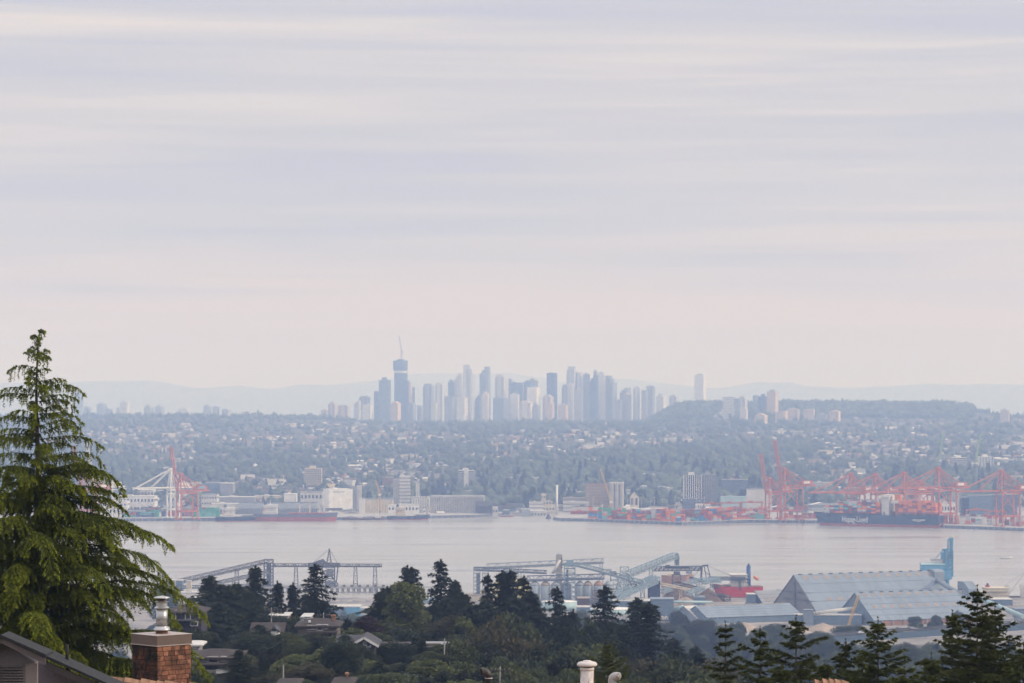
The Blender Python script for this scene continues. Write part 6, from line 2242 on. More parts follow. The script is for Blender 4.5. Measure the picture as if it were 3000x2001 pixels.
def stack(px0, px1, back0, rows, hi, pal, where, ang=0.0, step=6.5, rank=0.0, skip=0.1, lowfront=True):
    """container rows along the quay between two columns, starting back0 metres behind its edge"""
    for r in range(rows):
        Y0 = qy((px0 + px1) / 2) + back0 + r * 6.2
        x, x1 = X(px0, Y0), X(px1, Y0)
        k = rnd.randint(2, hi)
        run = rnd.choice(pal)
        while x < x1:
            px = 1500 + x / Y0 * F
            Y = qy(px) + back0 + r * 6.2 + (x * 0)
            if rnd.random() < 0.45:
                k = max(1, min(hi, k + rnd.choice((-2, -1, 1, 1, 2))))
            h = min(k, 2 + r + rnd.randint(0, 2)) if lowfront and r < 2 else k
            if rnd.random() > skip:
                for z in range(h):
                    if rnd.random() < 0.5:
                        run = rnd.choice(pal)
                    CONT.append((rank + r * 10 - z * 1.2 + rnd.random(), x, Y, QZ + 0.01 + z * 2.52, ang, run, where))
            x += step


PM = ['orange', 'orange', 'rust red', 'rust red', 'maroon', 'maroon', 'grey', 'green', 'blue', 'brown', 'teal', 'orange']
stack(1735, 2150, 12, 9, 6, PM, 'the point yard of the far terminal')
stack(1800, 2260, 72, 5, 6, ['orange', 'orange', 'rust red', 'maroon', 'brown', 'grey', 'orange'], 'the rows behind the point yard', rank=25)
stack(2150, 2245, 30, 3, 4, ['white', 'grey', 'rust red', 'orange', 'teal', 'white'], 'the stacks beside the raised pair of cranes', rank=8)
stack(2290, 2400, 60, 3, 4, PM, 'the stacks under the raised pair of cranes', rank=14)
stack(2770, 3010, 60, 5, 5, ['orange', 'rust red', 'maroon', 'grey', 'grey', 'white', 'teal', 'brown'], 'the yard right of the moored ship', rank=4)
stack(365, 470, 40, 3, 5, ['green', 'green', 'maroon', 'rust red', 'green', 'navy', 'teal'], 'the green stacks left of the white crane', rank=5, skip=0.02)
stack(570, 640, 40, 3, 5, ['green', 'green', 'teal', 'maroon', 'green'], 'the green stacks right of the red crane', rank=5, skip=0.02)
stack(480, 570, 60, 2, 3, ['navy', 'maroon', 'green', 'rust red'], 'the low stacks under the red crane', rank=12)


# ---- the large moored container ship, broadside on
def build_box_ship():
    A, B_ = Vector((X(2762, 3758), 3758 + 16, 0)), Vector((X(2388, 3838), 3838 + 16, 0))
    d = B_ - A
    L, rz = d.length, math.atan2(d.y, d.x)
    t = thing('container_ship', 'large dark blue container ship loaded high, moored below the lowered cranes', 'ship', A, rz)
    D = 15.5
    ho = hull(t, L - 9, 30, D, 3.4, 'navy', 'redlow', 3.0, 9.5, 0.9)
    # lettering on the visible side
    def text(body, x, z, size, name, ext=1.0):
        cu = bpy.data.curves.new(name, 'FONT')
        cu.body = body
        cu.size = size
        cu.extrude = 0.06
        cu.offset = 0.012 * size
        cu.materials.append(M['white'])
        tmp = bpy.data.objects.new(name, cu)
        C.objects.link(tmp)
        me = bpy.data.meshes.new_from_object(tmp.evaluated_get(bpy.context.evaluated_depsgraph_get()))
        bpy.data.objects.remove(tmp)
        o = link(name, me, ho)
        # the ship points left as seen, so the reading direction runs from bow to stern
        o.location = (x, 15.12, z)
        o.rotation_euler = (R(90), 0, R(180))
        o.scale = (0.80 * ext, 1, 1)
        return o
    text('Hapag-Lloyd', L * 0.745, 5.7, 10.8, 'lettering', 0.84)
    # the ship's name and port are far too small to read in the photograph: two short pale marks over a shorter one
    MB().box(L * 0.148, L * 0.192, 15.02, 15.12, 9.2, 10.5).box(L * 0.095, L * 0.142, 15.02, 15.12, 9.3, 10.6).obj('name_marking', M['white'], ho)
    MB().box(L * 0.125, L * 0.162, 15.02, 15.12, 7.4, 8.3).obj('port_marking', M['white'], ho)
    xb = L * 0.41
    zt = bridge_house(t, xb - 5, xb + 5, 24, D, 9, M['white'], None, mast=9, dh=3.0, taper=0.0)
    MB().box(xb - 4, xb + 2, -15.5, 15.5, zt - 2.9, zt - 0.1).obj('bridge_wing', M['white'], t)
    xf = L * 0.33
    MB().box(xf - 4, xf + 4, -4, 4, D, D + 27).box(xf - 4.5, xf + 4.5, -4.5, 4.5, D + 27.003, D + 27.6).obj('funnel', M['orange'], t)
    MB().box(xf - 6, xf + 6, -11, 11, D + 16, D + 19.5).obj('engine_casing', M['white'], t)
    lb = MB().tube([(L * 0.175, 12, D + 5.5), (L * 0.167, 14.5, D + 1.0)], [0.9, 1.2], 10).obj('lifeboat', M['orange'], t)
    m = MB()
    for i in range(14):
        x = 7 + i * (L - 32) / 13
        m.box(x - 0.35, x + 0.35, -14.4, 14.4, D, D + 4.5)
    m.obj('lashing_bridge', M['rust'], t)
    u = Vector((math.cos(rz), math.sin(rz), 0))
    n = Vector((-u.y, u.x, 0))
    bays = [(5.5 + 6.5 * i, h) for i, h in enumerate((6, 6, 7, 7, 7, 7, 7, 7, 6))] + [(xb + 9.5 + 6.5 * i, h) for i, h in enumerate((6, 6, 7, 7, 6, 6, 6, 6, 6, 5, 5, 4))]
    na = 9
    for bi, (x, h) in enumerate(bays):
        if abs(x - xf) < 7:
            continue
        for row in range(11):
            hh = h - (1 if rnd.random() < 0.3 and row else 0)
            for z in range(hh):
                y = 13.2 - row * 2.55
                p = A + u * x + n * y
                aft = bi < na
                pal = ['orange', 'orange', 'orange', 'orange', 'rust red', 'maroon'] if aft else ['rust red', 'grey', 'grey', 'orange', 'maroon', 'orange', 'navy', 'teal']
                col = rnd.choice(pal)
                if z == 0 and rnd.random() < 0.6:
                    col = 'maroon'
                top = z == hh - 1
                rk = -60 + bi * 0.1 if row == 0 else (60 if top else 300) + row
                CONT.append((rk, p.x, p.y, D + 2.0 + z * 2.52, rz, col, 'the %s ship bay %s the bridge' % (('first', 'second', 'third', 'fourth', 'fifth', 'sixth', 'seventh', 'eighth', 'ninth', 'tenth', 'eleventh', 'twelfth')[(na - 1 - bi) if aft else (bi - na)], 'behind' if aft else 'ahead of')))


build_box_ship()


def place_containers():
    CONT.sort(key=lambda c: c[0])
    tiers = ('lowest', 'second', 'third', 'fourth', 'fifth', 'sixth', 'top')
    for rk, x, y, z, rz, col, where in CONT[:299]:
        o = link('shipping_container', CMESH[col])
        o.location = (x, y, z)
        o.rotation_euler = (0, 0, rz)
        k = int(round((z - (QZ if z < 17.4 and 'ship bay' not in where else 17.5)) / 2.52))
        tag(o, '%s container on the %s tier of %s' % (col, tiers[max(0, min(k, 6))], where), 'container', 'shipping containers at the far terminal')
    mb = MB()
    for rk, x, y, z, rz, col, where in CONT[299:]:
        container_mb(mb, (x, y, z), rz, CNAMES.index(col), False)
    o = mb.obj('stacked_containers', [CC[n] for n in CNAMES])
    tag(o, 'many more stacked shipping containers behind the front rows', 'containers', None, 'stuff')


place_containers()


# ---- ship-to-shore cranes
def sts(label, px, Y, base, hg, ha, lb, raised, ang, m='crane', gauge=28.0, wid=13.0, back=22.0, house=True, cabm='white', sign=None):
    """quay crane; local +x is the water side, hg girder height, ha height of the apex, lb boom length"""
    t = thing('quay_crane', label, 'crane', (X(px, Y), Y, base), ang, 'ship-to-shore cranes of the far port')
    g, w = gauge / 2, wid / 2
    mm = M[m]
    for x in (g, -g):
        for y in (w, -w):
            b = MB().beam((x, y, 1.6), (x, y, hg), 1.6, 1.4)
            b.obj('leg', mm, t)
            MB().box(x - 1.5, x + 1.5, y - 3.6, y + 3.6, 0.0, 1.6).obj('bogie', mm, t)
    p = MB()
    for y in (w, -w):
        p.beam((-g, y, hg * 0.30), (g, y, hg * 0.30), 1.4, 2.2)
        p.beam((-g, y, hg * 0.96), (g, y, hg * 0.96), 1.2, 1.6)
        p.beam((-g, y, hg * 0.32), (g, y, hg * 0.94), 0.9) if y > 0 else p.beam((g, y, hg * 0.32), (-g, y, hg * 0.94), 0.9)
    for x in (-g, g):
        p.beam((x, -w, hg * 0.30), (x, w, hg * 0.30), 1.4, 2.4)
        p.beam((x, -w, hg * 0.97), (x, w, hg * 0.97), 1.4, 1.6)
    p.obj('portal_beam', mm, t)
    gd = MB()
    for y in (3.2, -3.2):
        gd.beam((-g - back, y, hg + 1.6), (g + 2, y, hg + 1.6), 1.0, 1.9)
    for k in range(6):
        x = -g - back + (gauge + back) * k / 5
        gd.beam((x, -3.2, hg + 2.5), (x, 3.2, hg + 2.5), 0.7)
    gd.obj('girder', mm, t)
    ap = MB()
    for y in (w * 0.8, -w * 0.8):
        ap.beam((g, y, hg), (g - 3, y * 0.25, ha), 1.5)
        ap.beam((-g * 0.2, y, hg), (g - 3.5, y * 0.25, ha - 1), 1.0)
        ap.beam((g - 0.5, y * 0.9, hg + (ha - hg) * 0.35), (g * 0.15, y * 0.85, hg + (ha - hg) * 0.35), 0.6)
    ap.box(g - 6, g - 0.5, -3, 3, ha - 1.5, ha + 1.2)
    ap.obj('apex_frame', mm, t)
    bo = MB()
    a = R(80) if raised else 0.0
    piv = Vector((g + 2, 0, hg + 1.6))
    tip = piv + Vector((math.cos(a), 0, math.sin(a))) * lb
    for y in (2.9, -2.9):
        v = Vector((0, y, 0))
        bo.beam(piv + v, tip + v, 1.0, 1.9)
    for k in range(11):
        q = piv.lerp(tip, (k + 0.3) / 10.5)
        q2 = piv.lerp(tip, min((k + 1.3) / 10.5, 1))
        bo.beam(q + Vector((0, -2.9, 0)), q + Vector((0, 2.9, 0)), 0.6)
        bo.beam(q + Vector((0, -2.9, 0)), q2 + Vector((0, 2.9, 0)), 0.4)
    bo.beam(tip + Vector((0, -3.4, 0)), tip + Vector((0, 3.4, 0)), 2.0, 2.8)
    bo.obj('boom', mm, t)
    st = MB()
    top = Vector((g - 3, 0, ha))
    for y in (2.0, -2.0):
        v = Vector((0, y, 0))
        st.beam(top + v, Vector((-g - back * 0.75, y, hg + 3)), 0.55)
        st.beam(top + v, Vector((-g, y, hg + 2.5)), 0.7)
        if raised:
            k1 = piv.lerp(tip, 0.45) + Vector((-2, 0, 0))
            st.beam(top + v, k1 + v, 0.4)
        else:
            st.beam(top + v, piv.lerp(tip, 0.92) + v + Vector((0, 0, 1)), 0.6)
            st.beam(top + v, piv.lerp(tip, 0.48) + v + Vector((0, 0, 1)), 0.6)
    st.obj('stay', mm, t)
    if house:
        h = MB().box(-g - back * 0.75, -g - 1, -4.5, 4.5, hg + 3.0, hg + 8.2)
        ho = h.obj('machinery_house', M[m], t)
        MB().box(-g - back * 0.55, -g - back * 0.15, 4.5, 4.7, hg + 4.2, hg + 7.4).box(-g - back * 0.55, -g - back * 0.15, -4.7, -4.5, hg + 4.2, hg + 7.4).obj('name_board', M[sign or 'white'], ho)
    MB().box(g - 8, g - 4.8, 1.2, 4.2, hg - 3.4, hg - 0.6).obj('operator_cab', M[cabm], t)
    ld = MB()
    for k in range(6):
        z = hg * (0.05 + 0.15 * k)
        ld.box(-g - 2.2, -g - 1.0, w - 0.9, w + 0.9, z, z + hg * 0.11)
    ld.obj('stair_tower', M['steel'], t)
    return t


A1 = math.atan2(-0.46, -0.89)
sts('taller of the two red cranes with raised booms, its boom highest of all', 2318, 3912, QZ, 46, 71, 62, True, A1, back=24)
sts('shorter red crane with a raised boom, just left of the tallest one', 2266, 3960, QZ, 36, 57, 52, True, A1, gauge=20, wid=10)
sts('red crane with lowered boom nearest the raised pair, over the ship bow', 2506, 3925, QZ, 37, 64, 62, False, A1, gauge=22, wid=12)
sts('red crane with lowered boom, second along from the raised pair', 2578, 3915, QZ, 37, 64, 60, False, A1, gauge=22, wid=12)
sts('red crane with lowered boom standing over the white ship bridge', 2662, 3905, QZ, 38, 66, 62, False, A1, gauge=22, wid=12)
sts('small red crane low down between two tall lowered cranes', 2706, 3985, QZ, 36, 53, 46, False, A1, gauge=20, wid=10)
sts('tall red crane with lowered boom over the ship stern, pale machinery house', 2768, 3785, QZ, 47, 75, 66, False, A1, back=25)
sts('tall red crane with lowered boom nearest the right edge', 2953, 3715, QZ, 45, 73, 66, False, A1, back=25)
A2 = math.atan2(-0.6, -0.8)
sts('red crane with raised boom standing alone by the green containers', 548, 3945, QZ, 38, 63, 60, True, A2, gauge=26, wid=13, sign='blue')
sts('white crane with lowered boom and fanned white stays behind the red one', 508, 4000, QZ, 41, 69, 54, False, A2, 'white', gauge=14, wid=10)
sts('red crane with raised boom seen through the cedar boughs', 262, 3955, QZ, 40, 64, 60, True, A2, gauge=24, wid=12)
sts('white crane with raised boom beside the red one seen through the cedar', 300, 3990, QZ, 42, 66, 62, True, A2, 'white', gauge=24, wid=12)


def gantry(label, px0, px1, yt, Y, m='crane'):
    s = Y / F
    t = thing('yard_gantry', label, 'crane', (X((px0 + px1) / 2, Y), Y, QZ), 0, 'yard gantry cranes')
    w, h = (px1 - px0) * s / 2, Z(yt, Y) - QZ
    for x in (-w, w):
        for y in (-4, 4):
            MB().beam((x, y, 1.0), (x, y, h - 1.5), 1.1).obj('leg', M[m], t)
        MB().box(x - 0.7, x + 0.7, -5.5, 5.5, 0.05, 1.0).obj('wheel_beam', M['dark'], t)
    MB().box(-w - 1, w + 1, -4.6, -3.4, h - 1.5, h).box(-w - 1, w + 1, 3.4, 4.6, h - 1.5, h).obj('bridge_beam', M[m], t)
    MB().box(-w * 0.3, w * 0.1, -3.3, 3.3, h - 0.8, h + 1.8).obj('trolley', M[m], t)


for lab, a, b, yt, Y in (('orange yard gantry left of the grey box building', 2062, 2112, 1474, 4010), ('wide orange yard gantry over the rows behind the point yard', 2112, 2168, 1472, 4030), ('orange yard gantry in front of the grey box building', 2172, 2232, 1470, 4040),
                         ('orange yard gantry beside the dark glass hall', 2832, 2892, 1492, 3860), ('orange yard gantry near the right edge tall crane', 2896, 2946, 1496, 3880)):
    gantry(lab, a, b, yt, Y)


# ---- ships along the left part of the far shore
def far_ships():
    for lab, x0, x1, yd, zb, up, hs, dk, c in (
            ('long bulk carrier with a dark hull over a red band', 742, 992, 1506, 6.0, 'dsteel', (14, 42), 4, 'white'),
            ('bulk carrier with a navy hull and a white stern bridge, left of the long one', 632, 752, 1514, 1.0, 'navy', (10, 34), 4, 'white'),
            ('small navy coaster with a cream bridge in front of the grain silos', 1134, 1262, 1512, 1.2, 'navy', (12, 34), 4, 'cream')):
        pxm = (x0 + x1) / 2
        Y = qy(x0 + 30) - 28 if x0 != 742 else qy(800) - 26
        s = Y / F
        t = thing('bulk_carrier' if x0 < 1000 else 'coaster', lab, 'ship', (X(x0, Y), Y, 0), R(1.5))
        L = (x1 - x0) * s
        D = Z(yd, Y)
        hull(t, L - 4, 22, D, zb, up, 'redlow', 2.5, 3, 0.9)
        a, b = hs
        bridge_house(t, a, b - 8, 19, D, dk, M[c], (a + 3, 2.0, 8, D + 8), 'navy', 8, 3.2)
        for k in range(4):
            x = b + 14 + k * (L - b - 30) / 3.4
            MB().box(x - 7, x + 7, -7, 7, D - 0.1, D + 1.8).obj('hatch_cover', M['redlow' if x0 == 742 else 'steel'], t)
            if x0 != 632 and k < 3:
                x += 9
                po = MB().box(x - 1, x + 1, -1, 1, D, D + 13).obj('crane_post', M['cream' if x0 == 742 else 'pale'], t)
                MB().beam((x, 0, D + 11), (x + 16, 0, D + 17), 0.8).obj('jib', M['pale'], po)
        MB().lathe([(0.2, 0), (1.2, 1), (1.4, 3), (1.2, 5), (0.2, 6)], 8).obj('lifeboat', M['orange'], t).location = (a + 2, -8, D + 3)
    t = thing('barge', 'low flat work barge with sheds, moored right of the long bulk carrier', 'barge', (X(1010, qy(1060) - 14), qy(1060) - 14, 0))
    Lb = 118 * qy(1060) / F
    MB().poly([(0, -7), (Lb - 4, -7), (Lb, -4), (Lb, 4), (Lb - 4, 7), (0, 7), (-3, 4), (-3, -4)], -1, 3.0).obj('hull', M['rust'], t)
    for k in range(4):
        MB().box(4 + k * 13, 12 + k * 13, -3, 4, 3.003, 5.2 + k % 2 * 1.5).obj('deck_house', M['white' if k % 2 else 'grey'], t)
    t = thing('tug_boat', 'dark little tug alone on the water below the white chimney', 'boat', (X(1602, 4060), 4060, 0), R(70))
    hull(t, 13, 5, 2.2, 0.4, 'dsteel', 'redlow', 1.0, 1.5, deckm='dark')
    MB().box(4, 9, -1.6, 1.6, 2.0, 4.6).box(5, 8, -1.3, 1.3, 4.603, 6.6).obj('wheel_house', M['dsteel'], t)
    MB().tube([(5, 0, 6.6), (5, 0, 9.5)], 0.15, 6).obj('mast', M['dark'], t)


far_ships()


def silo_row(label, px0, px1, n, yt, Y, m='concrete', group=None, roofm='pale'):
    """grain elevator: one fused bank of concrete cylinders under a gallery"""
    s = Y / F
    t = thing('grain_elevator', label, 'grain elevator', (X((px0 + px1) / 2, Y), Y, QZ), 0)
    w = (px1 - px0) * s
    r = w / n / 2
    h = Z(yt, Y) - QZ
    mb = MB()
    for i in range(n):
        x = -w / 2 + r * (2 * i + 1)
        mb.lathe([(r * 0.97, -2), (r * 0.97, h)], 14, (x, 0))
    mb.box(-w / 2, w / 2, r * 0.2, r * 5, -2, h - 0.3)
    mb.obj('cylinder_bank', M[m], t)
    MB().box(-w / 2, w / 2, -r * 0.7, r * 4, h + 0.003, h + 2.6).obj('gallery_house', M[roofm], t)
    wn = MB()
    for i in range(int(w / 4)):
        wn.box(-w / 2 + i * 4 + 1, -w / 2 + i * 4 + 3, -r * 0.7 - 0.08, -r * 0.7 - 0.004, h + 1.0, h + 1.9)
    wn.obj('glazing', M['dglass'], t)


silo_row('long bank of tall pale grain silos on the far shore', 1262, 1420, 24, 1456, 4190)
silo_row('lower ribbed grain bank left of the tall silos, behind the small coaster', 1060, 1152, 20, 1464, 4195, 'cream', roofm='steel')
silo_row('short bank of silos joining the two grain banks', 1205, 1260, 8, 1460, 4205, 'pale')
silo_row('fat grey silo cluster beside the old brick sugar warehouse', 1786, 1828, 3, 1418, 4230, 'concrete')

G7 = 'port and town buildings on the far shore'
for r in (
    # label, px0, px1, top, base, distance, depth, wall, roof, windows, gable
    ('big windowless grey hall behind the left container yard', 645, 682, 1417, 1460, 4330, 40, 'grey', 'pale', None, None),
    ('wide dark grey hall left of the windowless hall', 598, 645, 1416, 1458, 4360, 40, 'shedwall', 'grey', None, None),
    ('low grey flat building with square windows behind the red crane', 590, 636, 1450, 1478, 4230, 30, 'pale', 'grey', (6, 3), None),
    ('long low grey warehouse behind the left bulk carrier', 636, 745, 1457, 1474, 4260, 30, 'grey', 'pale', None, None),
    ('long white hall with dark bays left of the white crane', 330, 452, 1455, 1482, 4220, 40, 'white', 'pale', (12, 2), None),
    ('pale wide shed behind the long white hall', 320, 450, 1436, 1456, 4330, 30, 'pale', 'white', (14, 1), None),
    ('dark grey office with white window strip above the green containers', 395, 485, 1438, 1452, 4300, 20, 'dark', 'pale', (14, 1), None),
    ('white low block beside the cedar edge on the far shore', 300, 372, 1470, 1496, 4180, 30, 'white', 'pale', (7, 2), None),
    ('grey-blue warehouse with a big blue door behind the white crane', 486, 512, 1448, 1490, 4180, 30, 'steel', 'pale', (2, 2), None),
    ('white low terminal canopy on columns behind the left ships', 620, 700, 1476, 1492, 4140, 14, 'pale', 'white', (10, 1), None),
    ('long open steel quay gallery behind the long bulk carrier', 700, 930, 1472, 1482, 4130, 8, 'steel', 'dsteel', (40, 1), None),
    ('pale flat shed above the quay gallery', 832, 868, 1448, 1458, 4290, 24, 'white', 'white', None, None),
    ('tan low sheds behind the quay gallery', 745, 835, 1453, 1472, 4300, 24, 'cream', 'pale', (8, 1), None),
    ('grey works building left of the big white building', 880, 945, 1442, 1470, 4260, 24, 'pale', 'grey', (6, 2), None),
    ('grey concrete lift tower right of the big white building', 1028, 1045, 1427, 1478, 4230, 12, 'grey', 'grey', None, None),
    ('pale concrete shaft joined to the grey lift tower', 1045, 1058, 1424, 1475, 4232, 12, 'pale', 'pale', None, None),
    ('pale corner house at the start of the lower grain bank', 1052, 1068, 1464, 1486, 4180, 14, 'white', 'pale', None, None),
    ('tall pale grain head house with a faded blue mural patch', 1170, 1201, 1396, 1447, 4260, 14, 'pale', 'white', (8, 10), None),
    ('brown side wing of the tall grain head house', 1152, 1170, 1406, 1447, 4262, 14, 'concrete', 'concrete', None, None),
    ('rust-brown open works frame left of the grain head house', 1120, 1152, 1400, 1432, 4340, 14, 'brick', 'tan', (5, 6), None),
    ('slender pale grain shaft right of the head house', 1218, 1229, 1418, 1450, 4240, 8, 'pale', 'pale', None, None),
    ('white work sheds behind the cream bridge of the coaster', 1137, 1226, 1480, 1500, 4150, 12, 'white', 'pale', (9, 2), None),
    ('dark sloping coal shed at the end of the grain quay', 1392, 1448, 1470, 1500, 4160, 20, 'dark', 'dark', None, 'x'),
    ('small round-topped transfer house by the water right of the grain quay', 1443, 1459, 1486, 1512, 4100, 8, 'pale', 'white', (2, 2), None),
    ('long brown-roofed sheds on the slope left of the cream sugar house', 1518, 1588, 1454, 1470, 4330, 20, 'brick', 'white', (10, 1), None),
    ('cream sugar house tower left of the smokestack', 1586, 1600, 1448, 1478, 4270, 10, 'cream', 'cream', (2, 3), None),
    ('cream gabled sugar house below its tower', 1590, 1626, 1466, 1488, 4240, 14, 'cream', 'pale', (4, 2), 'y'),
    ('white flat works buildings below the cream gabled house', 1550, 1592, 1472, 1498, 4190, 14, 'white', 'pale', (7, 3), None),
    ('low white boat sheds at the water left of the smokestack', 1530, 1600, 1498, 1508, 4160, 10, 'pale', 'white', (8, 1), None),
    ('round grey tank shed on piles at the water', 1528, 1552, 1492, 1508, 4150, 8, 'steel', 'white', None, None),
    ('long red-roofed quay shed right of the smokestack', 1672, 1740, 1498, 1506, 4130, 10, 'redlow', 'crane', (9, 1), None),
    ('wide pale works with barred windows right of the smokestack', 1650, 1725, 1472, 1498, 4190, 14, 'pale', 'pale', (11, 3), None),
    ('glassy green-grey office behind the wide pale works', 1640, 1690, 1436, 1460, 4330, 14, 'steel', 'pale', (8, 3), None),
    ('pale office with a colonnade beside the old brick warehouse', 1690, 1716, 1442, 1462, 4310, 10, 'pale', 'pale', (8, 2), None),
    ('long tan-roofed warehouse above the wide pale works', 1650, 1716, 1460, 1474, 4270, 20, 'concrete', 'sand', None, None),
    ('tall old brown brick sugar warehouse with many small windows', 1716, 1782, 1420, 1476, 4250, 20, 'tan', 'brick', (12, 9), None),
    ('cream gabled packing house at the container yard corner', 1757, 1773, 1476, 1500, 4120, 8, 'cream', 'cream', (2, 2), 'y'),
    ('long dark low shed left of the cream packing house', 1676, 1757, 1484, 1500, 4150, 10, 'pale', 'dark', (10, 1), None),
    ('cream gabled block right of the fat grey silos', 1846, 1872, 1442, 1468, 4240, 10, 'cream', 'pale', (2, 1), 'y'),
    ('pale flat building on the slope behind the cream gabled block', 1828, 1850, 1436, 1462, 4300, 12, 'white', 'pale', (4, 3), None),
    ('long blue-grey flat offices right of the cream gabled block', 1850, 1950, 1426, 1446, 4420, 14, 'steel', 'pale', (14, 2), None),
    ('white cubic block with a stub tower left of the striped tower', 1948, 1976, 1430, 1445, 4330, 10, 'white', 'white', None, None),
    ('long white canopy roof over the container yard', 1785, 1960, 1491, 1496, 4080, 14, 'white', 'white', (20, 1), None),
    ('dark podium under the striped tower', 2000, 2062, 1462, 1474, 4290, 14, 'dsteel', 'grey', (8, 1), None),
    ('green-grey apartment block with a red top box, left of the grey box', 2116, 2192, 1406, 1456, 4380, 16, 'glass', 'steel', (18, 8), None),
    ('red box storeys on the green-grey apartment block', 2132, 2170, 1402, 1426, 4376, 12, 'redlow', 'redlow', (8, 4), None),
    ('red box storeys over the grey windowless box', 2192, 2224, 1412, 1430, 4380, 14, 'redlow', 'redlow', (8, 3), None),
    ('green glass block behind the shorter raised crane', 2224, 2256, 1408, 1436, 4385, 14, 'glass', 'steel', (8, 4), None),
    ('grey windowless box building left of the shorter raised crane', 2190, 2262, 1434, 1500, 4150, 20, 'pale', 'grey', None, None),
    ('pale long shed with a green-blue roof behind the yard gantries', 2112, 2190, 1456, 1476, 4240, 14, 'tank', 'tank', None, None),
    ('white canteen block right of the raised pair of cranes', 2380, 2420, 1440, 1458, 4300, 12, 'white', 'pale', (6, 2), None),
    ('red-roofed long market hall right of the raised pair', 2388, 2500, 1440, 1462, 4340, 18, 'pale', 'redlow', (16, 2), 'x'),
    ('white arched depot roof behind the ship bow', 2425, 2530, 1430, 1444, 4420, 20, 'pale', 'white', (12, 1), None),
    ('beige apartment slab right of the raised pair of cranes', 2378, 2440, 1414, 1440, 4460, 14, 'pale', 'pale', (12, 5), None),
    ('white office with dark bays behind the lowered cranes', 2516, 2602, 1450, 1474, 4140, 14, 'white', 'pale', (12, 2), None),
    ('white frame depot behind the white ship bridge', 2695, 2740, 1455, 1480, 4130, 12, 'white', 'white', (6, 2), None),
    ('tall grey-pink apartment block behind the stern crane', 2785, 2815, 1436, 1482, 4200, 12, 'concrete', 'pale', (5, 8), None),
    ('dark blue-grey glass hall, wide and flat, between the two tall lowered cranes', 2840, 2905, 1452, 1496, 4050, 18, 'glass', 'grey', None, None),
    ('navy flank of the wide glass hall', 2818, 2840, 1458, 1496, 4052, 18, 'navy', 'grey', None, None),
    ('dark long hall right of the wide glass hall', 2905, 2980, 1450, 1494, 4070, 18, 'dsteel', 'grey', None, None),
    ('white low sheds behind the rows right of the moored ship', 2758, 2800, 1474, 1500, 4000, 10, 'white', 'pale', (5, 2), None),
    ('white boxy warehouse on the slope above the stern crane', 2795, 2835, 1400, 1418, 4520, 14, 'white', 'pale', None, None),
    ('grey shopping block above the lowered cranes', 2635, 2672, 1400, 1424, 4480, 14, 'grey', 'steel', (8, 3), None),
    ('white apartment rows above the first lowered crane', 2510, 2536, 1376, 1392, 4700, 14, 'white', 'pale', (7, 4), None),
    ('white low apartment rows on the slope above the smokestack', 1530, 1608, 1400, 1416, 4640, 14, 'white', 'pale', (16, 3), None),
    ('grey and white apartment rows beside them on the slope', 1482, 1530, 1400, 1418, 4640, 14, 'grey', 'pale', (10, 3), None),
    ('white flat school with a small tower on the slope above the brick warehouse', 1660, 1706, 1394, 1406, 4720, 14, 'white', 'white', (10, 1), None),
    ('white stepped apartments on the slope above the fat grey silos', 1776, 1862, 1396, 1408, 4700, 14, 'white', 'pale', (16, 2), None),
    ('pale balconied apartments right of the white stepped ones', 1862, 1928, 1390, 1410, 4690, 14, 'cream', 'pale', (12, 4), None),
    ('long cream hall on the slope above the red raised crane', 550, 604, 1388, 1396, 4760, 14, 'cream', 'white', (12, 1), None),
    ('white long school roof on the slope above the striped tower', 2062, 2130, 1360, 1372, 5000, 16, 'white', 'white', (12, 2), None),
    ('white long flat roof beside the right twin apartments', 2912, 2980, 1346, 1354, 4900, 14, 'white', 'white', (14, 1), None),
):
    lab, a, b, yt, yb, Y, dep, wm, rm, wins, gb = r
    block(lab, a, b, yt, yb, Y, dep, wm, rm, 'building', 'building', wins, 0, G7, gable=gb)
t = block('big white building showing a broad front and a sunlit side, right of the quay gallery', 951, 1025, 1434, 1474, 4215, 26, 'white', 'white', 'building', 'building', None, 24)
MB().box(-12, 6, -13.3, -13.02, Z(1440, 4215) - t.location.z - 1, Z(1440, 4215) - t.location.z).obj('sign_strip', M['grey'], t)


def apartment(label, px0, px1, yt, yb, Y, dep, wm, gm='dglass', fins=0, bands=True, cap=True, rz=0.0, floors=None, name='apartment_tower', group='apartment towers on the far slope'):
    if Y > 4400:
        Y = on_slope((px0 + px1) / 2, yb + 14)
    s = Y / F
    w = (px1 - px0) * s
    x = X((px0 + px1) / 2, Y)
    zb = min(float(ground(x, Y)), Z(yb, Y)) - 1
    t = thing(name, label, 'tower block', (x, Y + dep / 2, zb), R(rz), group)
    h = Z(yt, Y) - zb
    a, d = w / 2, dep / 2
    MB().box(-a + 0.4, a - 0.4, -d + 0.4, d - 0.4, -3, h - 0.5).obj('window_wall', M[gm], t)
    if bands:
        n = floors or max(3, int(h / 3.2))
        m = MB()
        for i in range(n + 1):
            z = h * i / n
            m.box(-a, a, -d, d, z - 1.25, z)
        m.obj('balcony_band', M[wm], t)
    if fins:
        m = MB()
        for i in range(fins + 1):
            q = -a + 2 * a * i / fins
            m.box(q - w / fins * 0.16, q + w / fins * 0.16, -d - 0.35, -d - 0.003, -1, h)
            q = -d + 2 * d * i / fins
            m.box(a + 0.003, a + 0.35, q - dep / fins * 0.25, q + dep / fins * 0.25, -1, h)
            m.box(-a - 0.35, -a - 0.003, q - dep / fins * 0.25, q + dep / fins * 0.25, -1, h)
        m.obj('wall_fin', M[wm], t)
    if cap:
        MB().box(-a * 0.45, a * 0.25, -d * 0.5, d * 0.5, h + 0.003, h + 4).obj('roof_house', M[wm], t)
    return t


